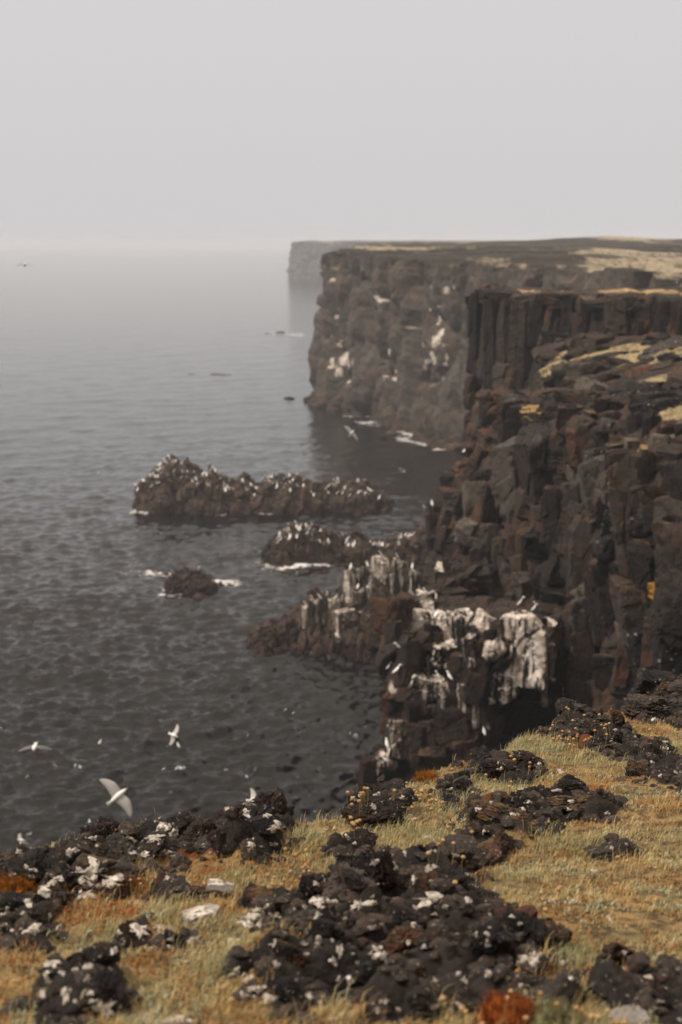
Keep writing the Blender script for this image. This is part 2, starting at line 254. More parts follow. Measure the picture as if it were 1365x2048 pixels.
FAR_GUANO = [(3.674,200.949,15.406,0.42),
(5.287,196.034,16.292,0.34),
(1.26,206.881,15.865,0.36),
(2.657,203.322,14.603,0.36),
(7.156,190.542,12.555,0.4),
(8.223,187.186,10.803,0.33),
(9.411,183.831,19.298,0.32),
(8.572,186.271,18.597,0.26),
(6.51,192.373,19.08,0.27),
(-1.529,214.102,14.105,0.53),
(-0.927,212.576,12.705,0.37),
(-2.004,215.729,7.285,0.68),
(4.039,200.0,6.403,0.56),
(5.973,194.203,5.89,0.41),
(10.608,180.339,8.133,0.51),
(14.418,170.847,17.282,0.42),
(14.692,170.136,14.96,0.48),
(14.51,170.61,10.184,0.48),
(10.312,181.288,11.219,0.38),
(5.929,194.203,13.681,0.34),
(7.721,188.712,15.929,0.33),
(-2.075,216.034,11.023,0.46),
(-2.716,224.881,8.145,0.47),
(1.263,206.881,13.008,0.29),
(4.016,200.0,12.333,0.35),
(6.57,192.373,9.766,0.41),
(10.04,181.763,9.281,0.45),
(10.292,181.288,13.11,0.32),
(11.08,179.153,15.72,0.31),
(-0.184,210.678,9.147,0.37),
(13.224,173.695,11.754,0.43),
(5.328,196.034,8.125,0.41),
(9.707,182.915,16.808,0.32),
(-1.297,213.525,18.539,0.38),
(0.543,208.78,18.66,0.29),
(-2.454,217.356,17.322,0.46),
(8.368,186.881,7.557,0.39),
(14.243,171.322,11.921,0.36),
(13.412,173.22,17.189,0.3),
(-1.084,213.051,6.598,1.2),
(0.549,208.78,7.093,1.17),
(2.119,204.746,7.062,1.01),
(3.226,201.898,6.378,0.78),
(0.111,209.966,5.158,1.03),
(2.81,203.085,8.974,0.43),
(3.691,200.712,9.149,0.35),
(9.134,184.441,11.125,0.52),
(9.015,185.051,13.206,0.26),
(2.375,204.034,17.802,0.5),
(4.774,197.559,17.048,0.56),
(0.545,208.78,16.51,0.29),
(-3.255,220.0,14.895,0.77),
(-3.721,220.0,12.92,0.7),
(-2.701,224.983,15.309,0.63),
(11.905,177.254,14.582,0.62),
(12.143,176.542,16.328,0.37),
(11.173,179.153,18.496,0.44),
(11.713,177.729,17.624,0.5),
(12.794,174.881,18.327,0.49),
(13.411,173.458,18.552,0.43),
(13.451,173.22,14.496,0.55),
(13.913,172.034,13.666,0.48),
(11.92,177.017,12.136,0.93),
(11.567,177.966,10.522,0.56),
(11.686,177.729,9.732,0.75),
(13.035,174.169,10.383,0.55),
(13.007,174.407,9.266,0.37),
(10.509,180.576,18.452,0.38),
(11.818,177.492,7.885,0.62),
(12.76,174.881,7.384,0.37),
(5.212,196.339,5.484,0.41),
(7.305,189.932,7.156,0.27),
(1.273,206.881,4.344,0.36),
(-1.696,214.712,5.485,0.6),
(12.443,175.831,13.133,0.62),
(13.79,172.271,15.145,0.36),
(12.614,175.356,11.637,0.49),
(6.592,192.068,13.986,0.2),
(12.964,174.407,19.753,0.26),
(13.437,173.22,18.81,0.27),
(9.139,184.746,19.022,0.25),
(10.557,180.576,13.501,0.32),
(0.769,208.305,15.281,0.21),
(7.399,189.932,6.072,0.3),
(11.639,177.729,14.593,0.32),
(-0.391,211.153,14.31,0.36),
(10.896,179.627,13.971,0.18),
(2.965,202.61,15.951,0.25),
(12.153,176.542,17.126,0.35),
(13.16,173.932,19.131,0.23),
(7.063,190.847,19.108,0.27),
(13.565,172.983,18.409,0.28),
(0.022,210.203,9.743,0.42),
(1.699,205.932,18.958,0.2),
(7.874,188.407,19.256,0.19),
(7.228,190.237,6.086,0.27),
(5.467,195.729,9.824,0.19),
(8.546,186.271,17.127,0.3),
(14.29,171.085,19.218,0.27),
(8.978,185.051,17.498,0.22),
(14.97,169.424,7.035,0.17),
(10.655,180.339,6.599,0.21),
(9.037,184.746,18.992,0.25),
(10.111,181.763,11.511,0.33),
(-0.71,212.102,13.363,0.41),
(8.647,185.966,13.198,0.26),
(14.77,169.898,12.532,0.15),
(12.012,176.78,15.383,0.25),
(1.917,205.22,12.194,0.26),
(-0.668,211.864,8.805,0.21),
(11.739,177.492,19.425,0.33),
(12.17,176.542,13.125,0.31),
(2.623,203.559,7.71,0.29),
(2.284,204.271,4.082,0.28),
(5.019,196.949,6.383,0.26),
(9.944,182.0,17.305,0.35),
(2.807,203.085,18.38,0.42),
(1.1,207.356,4.063,0.43),
(8.964,185.051,19.418,0.18),
(1.819,205.458,13.044,0.34),
(14.45,170.61,15.348,0.18),
(8.25,187.186,17.593,0.18),
(8.217,187.492,9.596,0.18),
(6.419,192.678,9.081,0.35),
(5.204,196.339,6.024,0.21),
(10.794,180.102,9.115,0.35),
(7.111,190.542,18.026,0.18),
(7.711,189.017,17.015,0.31),
(-0.768,212.102,6.332,0.24),
(-2.321,216.847,15.945,0.31),
(8.229,187.186,14.027,0.2),
(6.982,191.153,5.622,0.29),
(14.053,171.797,19.528,0.36),
(13.383,173.458,12.691,0.26),
(7.912,188.102,6.453,0.18),
(9.609,183.22,12.086,0.23),
(10.929,179.627,9.859,0.18),
(10.499,180.814,13.467,0.27),
(9.448,183.525,18.888,0.3),
(5.024,196.949,6.096,0.23),
(12.437,175.831,10.038,0.29),
(13.113,174.169,19.371,0.28),
(9.144,184.441,10.085,0.25),
(-1.09,213.051,15.872,0.35),
(1.26,206.881,18.051,0.27),
(6.736,191.763,11.627,0.17),
(11.655,177.729,15.267,0.33)]
SKERRIES = {'long': (129.41,4.2,[(-19.176,0.137),
(-18.774,1.311),
(-18.334,2.248),
(-17.389,3.182),
(-16.451,3.88),
(-15.652,4.624),
(-14.841,3.88),
(-13.697,3.508),
(-12.092,3.182),
(-10.256,2.715),
(-8.416,2.388),
(-7.266,2.107),
(-6.935,2.948),
(-5.644,3.042),
(-4.264,2.715),
(-2.422,2.107),
(-1.268,2.388),
(0.346,2.388),
(1.73,2.014),
(2.886,1.545),
(4.043,0.983),
(4.881,0.043),
(5.254,-0.334)]),'second': (108.35,3.6,[(-6.176,0.454),
(-5.861,0.852),
(-5.232,1.448),
(-4.177,2.123),
(-3.204,2.44),
(-2.428,2.202),
(-1.264,1.568),
(0.292,1.329),
(2.238,1.13),
(3.796,1.011),
(4.958,1.647),
(5.926,2.123),
(7.282,2.44),
(8.47,0.852)]),'small': (97.66,1.9,[(-12.296,0.323),
(-11.929,0.975),
(-11.359,1.264),
(-10.476,1.408),
(-9.776,1.155),
(-9.396,0.721),
(-8.697,0.359),
(-8.139,-0.113)]),'platform': (84.54,4.6,[(-5.614,0.216),
(-4.996,0.47),
(-4.071,0.756),
(-2.839,1.232),
(-2.068,2.023),
(-1.301,2.339),
(-0.077,2.339),
(0.229,3.441),
(1.145,3.754),
(2.056,4.693),
(3.58,4.693),
(4.802,4.381),
(6.025,4.068)])}
SEA_ROCKS = [(-6.73,109.733,0.46,0.35,'small weedy rock off the left tip of the low reddish skerry'),
(-13.068,101.57,0.64,0.37,'weedy rock awash beside the small lone skerry'),
(-7.875,98.839,0.49,0.2,'flat weedy ledge in front of the low reddish skerry'),
(-9.441,99.57,0.56,0.28,'weedy rock awash beside the small lone skerry'),
(-8.357,99.509,0.42,0.24,'weedy rock awash beside the small lone skerry'),
(-14.541,101.889,0.29,0.16,'weedy rock awash beside the small lone skerry'),
(-9.738,95.25,0.87,0.23,'weedy rock awash beside the small lone skerry'),
(-8.719,99.539,0.28,0.16,'weedy rock awash beside the small lone skerry'),
(-8.166,221.674,1.01,0.54,'lone small rock off the left foot of the hazy cliff'),
(-4.491,217.693,1.99,1.06,'weedy rock at the left foot of the hazy cliff'),
(-2.492,217.414,1.53,0.97,'weedy rock at the left foot of the hazy cliff'),
(0.548,206.8,2.91,1.34,'low weedy rock along the foot of the hazy cliff'),
(3.728,201.025,3.25,1.22,'low weedy rock along the foot of the hazy cliff'),
(6.504,199.013,2.8,1.13,'low weedy rock along the foot of the hazy cliff'),
(2.296,199.954,2.11,0.65,'low weedy rock along the foot of the hazy cliff'),
(8.122,195.557,2.75,1.11,'low weedy rock along the foot of the hazy cliff'),
(10.325,191.452,2.69,1.01,'low weedy rock along the foot of the hazy cliff'),
(12.332,185.858,2.61,1.05,'low weedy rock along the foot of the hazy cliff'),
(14.555,180.672,2.54,1.31,'weedy rock in the surf where the hazy cliff meets the promontory'),
(-1.69,212.909,1.95,1.03,'weedy rock at the left foot of the hazy cliff'),
(11.888,169.718,2.15,1.24,'weedy rock in the surf where the hazy cliff meets the promontory'),
(14.371,167.012,1.76,1.49,'weedy rock in the surf where the hazy cliff meets the promontory'),
(4.966,193.761,1.63,0.47,'low weedy rock along the foot of the hazy cliff'),
(13.134,166.348,1.75,1.21,'weedy rock in the surf where the hazy cliff meets the promontory'),
(5.826,177.806,1.63,0.58,'low weedy rock along the foot of the hazy cliff'),
(0.668,105.982,2.24,0.34,'flat weedy ledge in front of the low reddish skerry'),
(-1.629,106.433,1.5,0.3,'flat weedy ledge in front of the low reddish skerry'),
(-16.55,386.585,1.9,0.47,'tiny dark rock in the surf left of the hazy cliff'),
(-22.336,262.107,2.76,0.21,'thin dark reef awash far out on the open sea'),
(-27.506,263.116,1.48,0.21,'thin dark reef awash far out on the open sea'),
(11.369,204.426,2.16,1.16,'low weedy rock along the foot of the hazy cliff'),
(8.796,203.321,1.72,0.99,'low weedy rock along the foot of the hazy cliff'),
(-19.775,383.58,1.62,0.31,'tiny dark rock in the surf left of the hazy cliff'),
(-19.822,133.896,0.38,0.16,'tiny rock off the left tip of the long skerry'),
(12.94,190.05,2.0,1.08,'low weedy rock along the foot of the hazy cliff')]
PLATFORM_COLUMNS = [(0.583,82.757,4.028,0.51,1.19),
(0.997,82.257,3.231,0.39,0.89),
(1.774,82.423,3.496,0.36,0.89),
(2.384,83.173,4.698,0.59,1.19),
(1.573,83.007,4.429,0.33,0.89),
(3.372,83.09,4.564,0.51,1.19),
(4.263,82.84,4.162,0.39,1.04),
(2.915,82.757,4.028,0.39,0.89),
(3.642,82.09,2.967,0.39,0.65),
(4.24,82.173,3.099,0.36,0.59),
(-1.709,82.04,2.888,0.3,0.53),
(-1.264,82.107,2.993,0.27,0.51),
(-0.818,82.14,3.046,0.33,0.59),
(-0.312,82.107,2.993,0.3,0.51),
(-2.093,81.907,2.678,0.21,0.39),
(3.477,81.507,2.05,0.59,0.89),
(1.701,81.507,2.05,0.74,0.89),
(0.222,81.59,2.18,0.74,0.89),
(4.667,81.673,2.311,0.45,1.34)]
FOAM = [(-17.271,126.167,1.69,1.47,1.0),
(-11.276,124.733,1.32,0.71,0.7),
(-5.49,125.208,1.32,0.72,0.5),
(0.34,126.652,0.62,0.73,0.6),
(-15.751,102.114,1.22,0.81,0.95),
(-13.766,102.437,0.94,0.49,0.8),
(-8.315,98.991,0.9,0.76,0.7),
(-5.128,103.417,2.18,2.7,0.75),
(-3.347,100.218,0.78,1.26,0.8),
(-3.067,103.088,1.09,0.99,0.6),
(-4.712,106.817,1.5,0.88,0.6),
(-6.0,90.63,0.38,0.52,0.8),
(-4.987,90.12,0.32,0.38,0.5),
(-15.537,91.666,0.84,0.66,0.9),
(-13.761,89.741,1.58,1.53,0.6),
(-11.589,90.63,0.64,0.78,0.45),
(-9.14,89.117,0.63,0.62,0.4),
(-17.882,386.153,5.43,13.4,0.9),
(-10.893,377.706,3.98,15.03,1.0),
(-20.152,702.621,7.41,37.22,0.6),
(-22.186,260.309,6.41,3.01,0.5),
(12.662,181.061,3.82,8.14,1.9),
(9.168,175.393,3.08,3.74,1.2),
(5.244,191.344,4.04,3.87,0.8),
(0.528,199.247,2.8,3.59,0.8),
(15.388,183.03,3.22,4.07,1.0),
(8.627,191.344,2.02,2.75,0.7),
(12.031,171.804,1.45,3.59,1.0),
(6.708,150.194,1.27,2.06,1.1),
(-5.718,260.309,1.83,4.03,0.6),
(-4.422,239.304,2.19,4.28,0.5),
(13.039,186.579,3.94,2.62,0.7),
(5.177,149.185,0.73,1.35,0.4),
(-10.213,117.378,0.99,0.85,0.5),
(-12.829,114.304,1.21,1.01,0.3),
(9.16,163.826,0.81,1.21,0.5),
(-7.965,66.956,0.38,0.3,0.35),
(-13.778,65.124,0.18,0.3,0.3),
(-2.017,58.592,0.62,0.3,0.35),
(-3.311,58.312,0.25,0.3,0.4),
(2.544,191.888,2.7,2.21,0.5),
(-2.674,79.141,1.39,0.6,0.35),
(6.042,144.33,2.03,0.95,0.3)]
LAVA_ZONES = [(0.233,3.712,0.164,0.248,0.2),
(0.095,3.279,0.288,0.326,0.12),
(-0.104,3.352,0.136,0.228,0.1),
(0.147,2.835,0.341,0.33,0.05),
(0.384,3.115,0.137,0.315,0.06),
(-0.542,4.12,0.303,0.203,0.1),
(-0.754,3.782,0.181,0.229,0.08),
(-0.27,4.197,0.131,0.28,0.16),
(-0.817,3.498,0.103,0.271,0.06),
(-0.551,2.735,0.095,0.292,0.18),
(-0.51,3.204,0.052,0.143,0.1),
(-0.451,3.607,0.08,0.084,0.05),
(0.11,4.739,0.115,0.387,0.18),
(0.027,4.05,0.075,0.157,0.06),
(0.084,3.907,0.101,0.098,0.05),
(0.542,4.456,0.197,0.297,0.1),
(0.815,4.695,0.19,0.243,0.06),
(0.427,4.116,0.091,0.162,0.04),
(1.202,6.373,0.186,0.715,0.16),
(1.772,7.938,0.256,1.403,0.2),
(1.317,5.878,0.13,0.268,0.08),
(1.247,5.203,0.115,0.275,0.06),
(0.652,5.384,0.159,0.226,0.05),
(0.401,4.963,0.091,0.174,0.04),
(0.819,4.032,0.065,0.078,0.04),
(0.804,6.925,0.254,0.55,0.05),
(-0.939,3.776,0.097,0.171,0.06),
(-0.766,3.253,0.084,0.129,0.04),
(0.632,2.829,0.125,0.198,0.04),
(0.691,2.721,0.06,0.215,0.06),
(-0.23,2.833,0.025,0.054,0.05),
(-0.389,3.086,0.046,0.062,0.03),
(1.75,3.6,0.28,0.3,0.06),
(1.45,2.75,0.22,0.2,0.05),
(2.2,4.9,0.35,0.4,0.08),
(1.55,4.4,0.12,0.16,0.05),
(2.6,6.6,0.5,0.5,0.1),
(-1.3,2.7,0.3,0.25,0.06),
(-1.05,3.3,0.16,0.16,0.05),
(3.3,8.2,0.5,0.6,0.1)]
EDGE = [(-40,-8),
(-20,-2),
(-6,1.5),
(-2.5,2.9),
(-0.971,3.786),
(-0.88,4.031),
(-0.689,4.264),
(-0.45,4.264),
(-0.311,4.322),
(-0.198,4.322),
(-0.004,4.398),
(0.143,4.957),
(0.332,5.341),
(0.582,5.672),
(0.84,6.19),
(1.105,6.704),
(1.345,7.069),
(1.672,7.369),
(2.144,8.578),
(3.74,11.58),
(8,18),
(13,24),
(22,31)]
RUST_ZONES = [(0.337,2.65,0.06,0.117,1.0),
(0.334,5.377,0.038,0.113,1.0),
(-0.886,3.609,0.051,0.126,1.0),
(0.541,4.579,0.113,0.165,0.5),
(0.717,4.729,0.083,0.105,0.6),
(-0.415,3.921,0.165,0.123,0.3),
(-0.523,3.638,0.153,0.16,0.5),
(-0.625,3.436,0.121,0.144,0.5),
(-0.212,4.641,0.065,0.068,0.4),
(-0.059,3.689,0.117,0.109,0.15),
(0.908,4.916,0.104,0.19,0.5),
(0.753,6.888,0.121,0.219,0.8),
(1.116,6.081,0.085,0.215,0.7)]
LAVA_ROCKS = [(-0.511,2.543,0.083,0.078,'clinker','large black lava boulder spotted with white lichen in the lower left corner'),
(-0.495,3.101,0.044,0.037,'clinker','small upright dark lava rock with pale lichen, rising from orange grass'),
(-0.286,4.183,0.068,0.053,'clinker','pointed black lava rock with white lichen at the cliff edge, below the hovering gull'),
(0.102,4.383,0.103,0.075,'clinker','rounded dark lava dome beside yellow seed heads at the brink'),
(0.011,3.97,0.036,0.032,'clinker','small dark lava rock topped by one white lichen dot'),
(0.091,3.874,0.056,0.025,'clinker','low dark lava slab in grass behind the big black outcrop'),
(0.239,3.575,0.097,0.055,'clinker','highest hump at the back of the big black lava outcrop'),
(0.371,3.477,0.057,0.038,'clinker','black lava lump at the right shoulder of the big outcrop'),
(-0.102,3.273,0.089,0.041,'clinker','broad lava hump with lichen at the left end of the big outcrop'),
(0.103,3.527,0.051,0.038,'clinker','dark lava lump at the left shoulder of the outcrop hump'),
(0.188,2.949,0.064,0.059,'boulder','smooth brownish boulder in the middle of the black lava outcrop'),
(1.113,5.818,0.116,0.084,'clinker','dark pitted lava boulder on the right slope above pale grass'),
(1.584,6.86,0.161,0.137,'clinker','largest grey lava boulder at the right edge, skyline of the slope'),
(1.269,5.691,0.093,0.045,'clinker','dark lava rock with white flecks left of green grass at right'),
(1.219,5.071,0.083,0.04,'clinker','flat brown lava rock at the right edge below green grass'),
(0.524,4.284,0.132,0.047,'clinker','wide mossy lava rock with orange moss in the middle slope'),
(0.792,4.545,0.123,0.038,'clinker','long low mossy lava rock right of the white flecked stone'),
(0.802,3.966,0.06,0.017,'clinker','small flat dark rock lying in the right hand lawn'),
(0.581,2.576,0.042,0.021,'boulder','pale grey flat stone in the lower right corner'),
(-0.352,3.291,0.048,0.02,'block','elongated whitish stone lying in the straw grass'),
(-0.329,3.606,0.039,0.01,'block','thin pale stone lying flat in grass near the ridge'),
(-0.227,2.793,0.025,0.012,'boulder','small dark brown stone at the left foot of the outcrop'),
(0.665,2.637,0.053,0.043,'clinker','black lava boulder at the right edge of the lower corner'),
(0.374,4.027,0.044,0.022,'clinker','small brown lava rock under reddish sprigs behind the outcrop'),
(1.253,6.774,0.098,0.061,'clinker','dark lava rock with rusty moss on the upper skyline'),
(0.629,5.619,0.061,0.035,'clinker','small black rock standing on the skyline below the white guano column'),
(0.497,4.815,0.052,0.031,'clinker','dark lava rock peeping from grass on the middle slope'),
(0.39,4.704,0.051,0.026,'clinker','low dark stone left of the middle slope grass'),
(-0.512,3.984,0.065,0.033,'clinker','black ridge rock with two big lichen crusts at the sea edge'),
(-0.677,3.989,0.058,0.032,'clinker','black ridge rock with one lichen cap at the sea edge'),
(-0.394,4.0,0.058,0.029,'clinker','dark ridge rock right of the lichen crusted one'),
(-0.809,3.759,0.054,0.027,'clinker','low ridge rock with pale crest near the left edge'),
(-0.636,3.653,0.073,0.033,'clinker','dark rock with broad white lichen sheets on the left'),
(-0.748,3.595,0.046,0.026,'clinker','dark rock with twin lichen patches near the orange moss'),
(-0.805,3.313,0.054,0.036,'clinker','dark brown rock at the left edge with white lichen dots'),
(-0.443,3.535,0.064,0.019,'clinker','low dark rock behind orange grass spikes'),
(0.177,3.167,0.069,0.04,'clinker','lava lump with small white star of lichen in mid outcrop'),
(0.009,2.995,0.07,0.043,'clinker','lava lump beside a bright lichen patch in the outcrop'),
(0.452,3.071,0.061,0.044,'clinker','lava lump at the right side of the outcrop near lawn')]
LICHEN = [(-0.304,4.598,22.08,0.028,0.013),
(-0.303,4.452,22.11,0.024,0.021),
(-0.355,4.476,22.105,0.01,0.007),
(-0.226,4.398,22.12,0.017,0.012),
(-0.196,4.285,22.143,0.024,0.018),
(-0.207,4.11,22.178,0.011,0.009),
(-0.554,4.264,22.147,0.029,0.023),
(-0.523,4.206,22.159,0.026,0.023),
(-0.559,4.144,22.171,0.037,0.013),
(-0.584,4.192,22.162,0.011,0.007),
(-0.643,4.165,22.167,0.023,0.011),
(-0.599,3.967,22.207,0.03,0.014),
(-0.765,3.979,22.204,0.013,0.011),
(-0.929,3.979,22.204,0.011,0.006),
(-0.846,3.769,22.246,0.01,0.006),
(-0.776,3.809,22.238,0.014,0.006),
(-0.853,3.702,22.26,0.012,0.005),
(-0.766,3.685,22.263,0.023,0.013),
(-0.67,3.729,22.254,0.056,0.031),
(-0.63,3.658,22.268,0.038,0.02),
(-0.805,3.605,22.279,0.042,0.025),
(-0.79,3.631,22.274,0.025,0.015),
(-0.688,3.528,22.294,0.031,0.015),
(-0.795,3.439,22.312,0.013,0.013),
(-0.851,3.337,22.333,0.013,0.013),
(-0.75,3.206,22.359,0.029,0.013),
(-0.811,3.206,22.359,0.005,0.005),
(-0.782,3.214,22.357,0.005,0.004),
(-0.528,3.992,22.202,0.047,0.008),
(-0.358,3.355,22.329,0.044,0.018),
(-0.334,3.658,22.268,0.05,0.01),
(-0.478,3.214,22.357,0.022,0.026),
(-0.441,3.214,22.357,0.037,0.011),
(-0.34,3.116,22.377,0.019,0.013),
(-0.477,3.027,22.395,0.008,0.011),
(-0.523,2.936,22.413,0.011,0.014),
(-0.624,3.027,22.395,0.011,0.006),
(-0.593,2.953,22.409,0.022,0.012),
(-0.569,2.883,22.423,0.006,0.005),
(-0.59,2.767,22.447,0.009,0.012),
(-0.539,2.752,22.45,0.009,0.016),
(-0.484,2.705,22.459,0.007,0.007),
(-0.466,2.66,22.468,0.018,0.02),
(-0.508,2.849,22.43,0.006,0.006),
(-0.384,2.616,22.477,0.018,0.007),
(-0.33,2.583,22.483,0.035,0.007),
(-0.224,2.9,22.42,0.009,0.006),
(-0.197,2.832,22.434,0.011,0.011),
(-0.173,2.783,22.443,0.023,0.01),
(-0.148,2.717,22.457,0.017,0.011),
(-0.201,2.736,22.453,0.007,0.006),
(-0.249,3.085,22.383,0.025,0.017),
(-0.227,3.292,22.342,0.032,0.016),
(-0.213,3.36,22.328,0.021,0.009),
(-0.16,3.328,22.334,0.021,0.011),
(-0.055,3.439,22.312,0.035,0.017),
(-0.029,3.42,22.316,0.021,0.012),
(0.048,3.406,22.319,0.028,0.014),
(0.081,3.42,22.316,0.007,0.006),
(0.236,3.752,22.25,0.026,0.018),
(0.319,3.905,22.219,0.01,0.008),
(0.18,3.605,22.279,0.008,0.01),
(0.225,3.454,22.309,0.036,0.017),
(0.305,3.43,22.314,0.009,0.008),
(0.36,3.314,22.337,0.008,0.008),
(0.089,3.008,22.398,0.027,0.014),
(0.081,3.054,22.389,0.011,0.008),
(0.098,2.953,22.409,0.01,0.01),
(-0.003,3.027,22.395,0.006,0.016),
(0.418,2.972,22.406,0.022,0.016),
(0.437,3.001,22.4,0.01,0.006),
(0.503,2.953,22.409,0.008,0.008),
(0.568,3.478,22.304,0.013,0.007),
(0.598,3.463,22.307,0.009,0.006),
(0.627,3.478,22.304,0.009,0.005),
(0.107,4.598,22.08,0.01,0.009),
(0.224,4.64,22.072,0.017,0.01),
(0.207,4.726,22.055,0.01,0.008),
(0.232,4.516,22.097,0.015,0.012),
(0.016,4.178,22.164,0.009,0.007),
(0.289,4.235,22.153,0.032,0.015),
(0.344,4.235,22.153,0.009,0.007),
(0.702,5.006,21.999,0.038,0.015),
(0.755,4.862,22.028,0.016,0.009),
(0.629,4.657,22.069,0.012,0.006),
(0.872,5.375,21.925,0.014,0.017),
(1.369,6.003,21.799,0.033,0.01),
(0.682,3.292,22.342,0.005,0.014),
(0.733,3.809,22.238,0.01,0.005),
(0.169,5.21,21.958,0.014,0.008),
(0.285,4.556,22.089,0.009,0.006),
(0.402,4.436,22.113,0.012,0.007),
(0.782,3.085,22.383,0.012,0.005),
(-0.05,3.124,22.375,0.008,0.007),
(-0.143,3.085,22.383,0.017,0.011),
(-0.083,3.008,22.398,0.01,0.007),
(0.07,3.206,22.359,0.008,0.006),
(0.168,3.227,22.355,0.007,0.007),
(0.267,3.165,22.367,0.007,0.005),
(0.325,3.085,22.383,0.008,0.007),
(0.019,2.832,22.434,0.008,0.009),
(0.192,2.832,22.434,0.007,0.006),
(-0.065,2.736,22.453,0.009,0.007),
(-0.137,2.936,22.413,0.007,0.009),
(0.091,2.705,22.459,0.007,0.005),
(0.356,2.849,22.43,0.006,0.005),
(0.086,3.772,22.246,0.011,0.008),
(0.264,3.964,22.207,0.009,0.006),
(0.336,3.714,22.257,0.009,0.007),
(0.141,3.742,22.252,0.01,0.011),
(0.095,3.599,22.28,0.004,0.004),
(0.183,3.376,22.325,0.008,0.007),
(0.23,3.326,22.335,0.007,0.007),
(-0.011,3.429,22.314,0.004,0.005),
(-0.194,3.23,22.354,0.004,0.004),
(0.225,3.602,22.28,0.004,0.003),
(0.333,3.195,22.361,0.006,0.006),
(-0.084,3.089,22.382,0.008,0.006),
(-0.183,3.399,22.32,0.007,0.005),
(0.063,3.015,22.397,0.004,0.004),
(-0.115,3.369,22.326,0.004,0.004),
(0.249,3.379,22.324,0.006,0.006),
(-0.042,3.366,22.327,0.004,0.004),
(-0.02,3.109,22.378,0.005,0.005),
(0.078,3.475,22.305,0.004,0.005),
(-0.089,3.391,22.322,0.007,0.007),
(-0.197,3.264,22.347,0.009,0.008),
(-0.151,3.31,22.338,0.005,0.003),
(-0.054,3.307,22.339,0.009,0.008),
(-0.064,3.595,22.281,0.009,0.006),
(0.249,2.872,22.426,0.007,0.007),
(0.025,3.012,22.398,0.004,0.002),
(0.035,2.954,22.409,0.006,0.004),
(0.236,2.68,22.464,0.007,0.006),
(-0.043,2.688,22.462,0.006,0.005),
(-0.175,2.719,22.456,0.007,0.005),
(0.081,2.7,22.46,0.005,0.003),
(0.151,3.098,22.38,0.006,0.006),
(0.019,2.619,22.476,0.007,0.006),
(-0.016,2.962,22.408,0.009,0.009),
(0.074,2.65,22.47,0.006,0.005),
(-0.006,2.847,22.431,0.006,0.006),
(0.184,3.064,22.387,0.006,0.005),
(-0.092,2.878,22.424,0.003,0.002),
(0.475,2.85,22.43,0.006,0.005),
(0.183,2.669,22.466,0.005,0.005),
(0.384,2.787,22.443,0.008,0.007),
(0.26,2.831,22.434,0.008,0.008),
(0.4,2.787,22.443,0.007,0.005),
(-0.05,3.093,22.381,0.008,0.006),
(0.381,2.741,22.452,0.004,0.003),
(0.115,2.644,22.471,0.006,0.006),
(0.376,2.859,22.428,0.003,0.003),
(-0.015,2.6,22.48,0.007,0.004),
(0.398,3.294,22.341,0.006,0.004),
(0.323,3.154,22.369,0.006,0.005),
(0.423,3.008,22.398,0.007,0.005),
(0.392,2.943,22.411,0.004,0.005),
(0.415,3.241,22.352,0.005,0.004),
(0.303,3.151,22.37,0.006,0.006),
(0.422,2.931,22.414,0.004,0.004),
(0.311,2.875,22.425,0.008,0.008),
(-0.738,4.077,22.185,0.006,0.005),
(-0.53,4.302,22.14,0.007,0.007),
(-0.574,4.358,22.128,0.007,0.005),
(-0.539,4.076,22.185,0.004,0.003),
(-0.753,4.158,22.168,0.011,0.009),
(-0.389,3.996,22.201,0.005,0.004),
(-0.78,3.952,22.21,0.011,0.011),
(-0.785,3.622,22.276,0.01,0.009),
(-0.715,3.757,22.249,0.01,0.01),
(-0.894,3.992,22.202,0.01,0.007),
(-0.687,3.614,22.277,0.01,0.008),
(-0.273,4.157,22.169,0.008,0.008),
(-0.243,4.086,22.183,0.005,0.004),
(-0.167,4.15,22.17,0.008,0.007),
(-0.268,4.083,22.183,0.011,0.012),
(-0.855,3.649,22.27,0.005,0.004),
(-0.793,3.716,22.257,0.006,0.005),
(-0.849,3.394,22.321,0.005,0.005),
(-0.867,3.799,22.24,0.008,0.006),
(-0.595,2.817,22.437,0.008,0.008),
(-0.515,2.556,22.489,0.005,0.005),
(-0.601,2.871,22.426,0.008,0.009),
(-0.543,2.901,22.42,0.006,0.005),
(-0.493,2.759,22.448,0.008,0.005),
(-0.483,2.692,22.462,0.004,0.003),
(-0.518,2.707,22.459,0.005,0.003),
(-0.537,2.524,22.495,0.004,0.003),
(-0.527,3.181,22.364,0.007,0.007),
(-0.473,3.211,22.358,0.007,0.007),
(-0.474,3.691,22.262,0.008,0.009),
(-0.39,3.67,22.266,0.005,0.004),
(0.044,4.749,22.05,0.012,0.01),
(0.122,4.785,22.043,0.012,0.008),
(0.066,4.797,22.041,0.009,0.008),
(0.042,4.105,22.179,0.007,0.005),
(0.026,4.158,22.168,0.006,0.006),
(0.178,3.927,22.215,0.006,0.007),
(0.11,3.935,22.213,0.008,0.006),
(0.495,4.635,22.073,0.008,0.005),
(0.558,4.49,22.102,0.009,0.009),
(0.442,4.539,22.092,0.009,0.009),
(0.601,4.568,22.086,0.01,0.008),
(0.722,4.615,22.077,0.01,0.009),
(0.842,4.82,22.036,0.008,0.005),
(0.898,4.563,22.087,0.01,0.007),
(0.768,4.602,22.08,0.006,0.006),
(0.787,4.713,22.057,0.01,0.008),
(0.445,4.251,22.15,0.006,0.006),
(0.402,4.131,22.174,0.01,0.01),
(1.411,6.985,21.603,0.014,0.014),
(1.199,6.205,21.759,0.009,0.008),
(1.175,5.985,21.803,0.016,0.014),
(1.202,6.187,21.763,0.007,0.004),
(1.565,6.836,21.633,0.018,0.014),
(1.928,7.589,21.482,0.022,0.013),
(1.874,9.062,21.188,0.015,0.014),
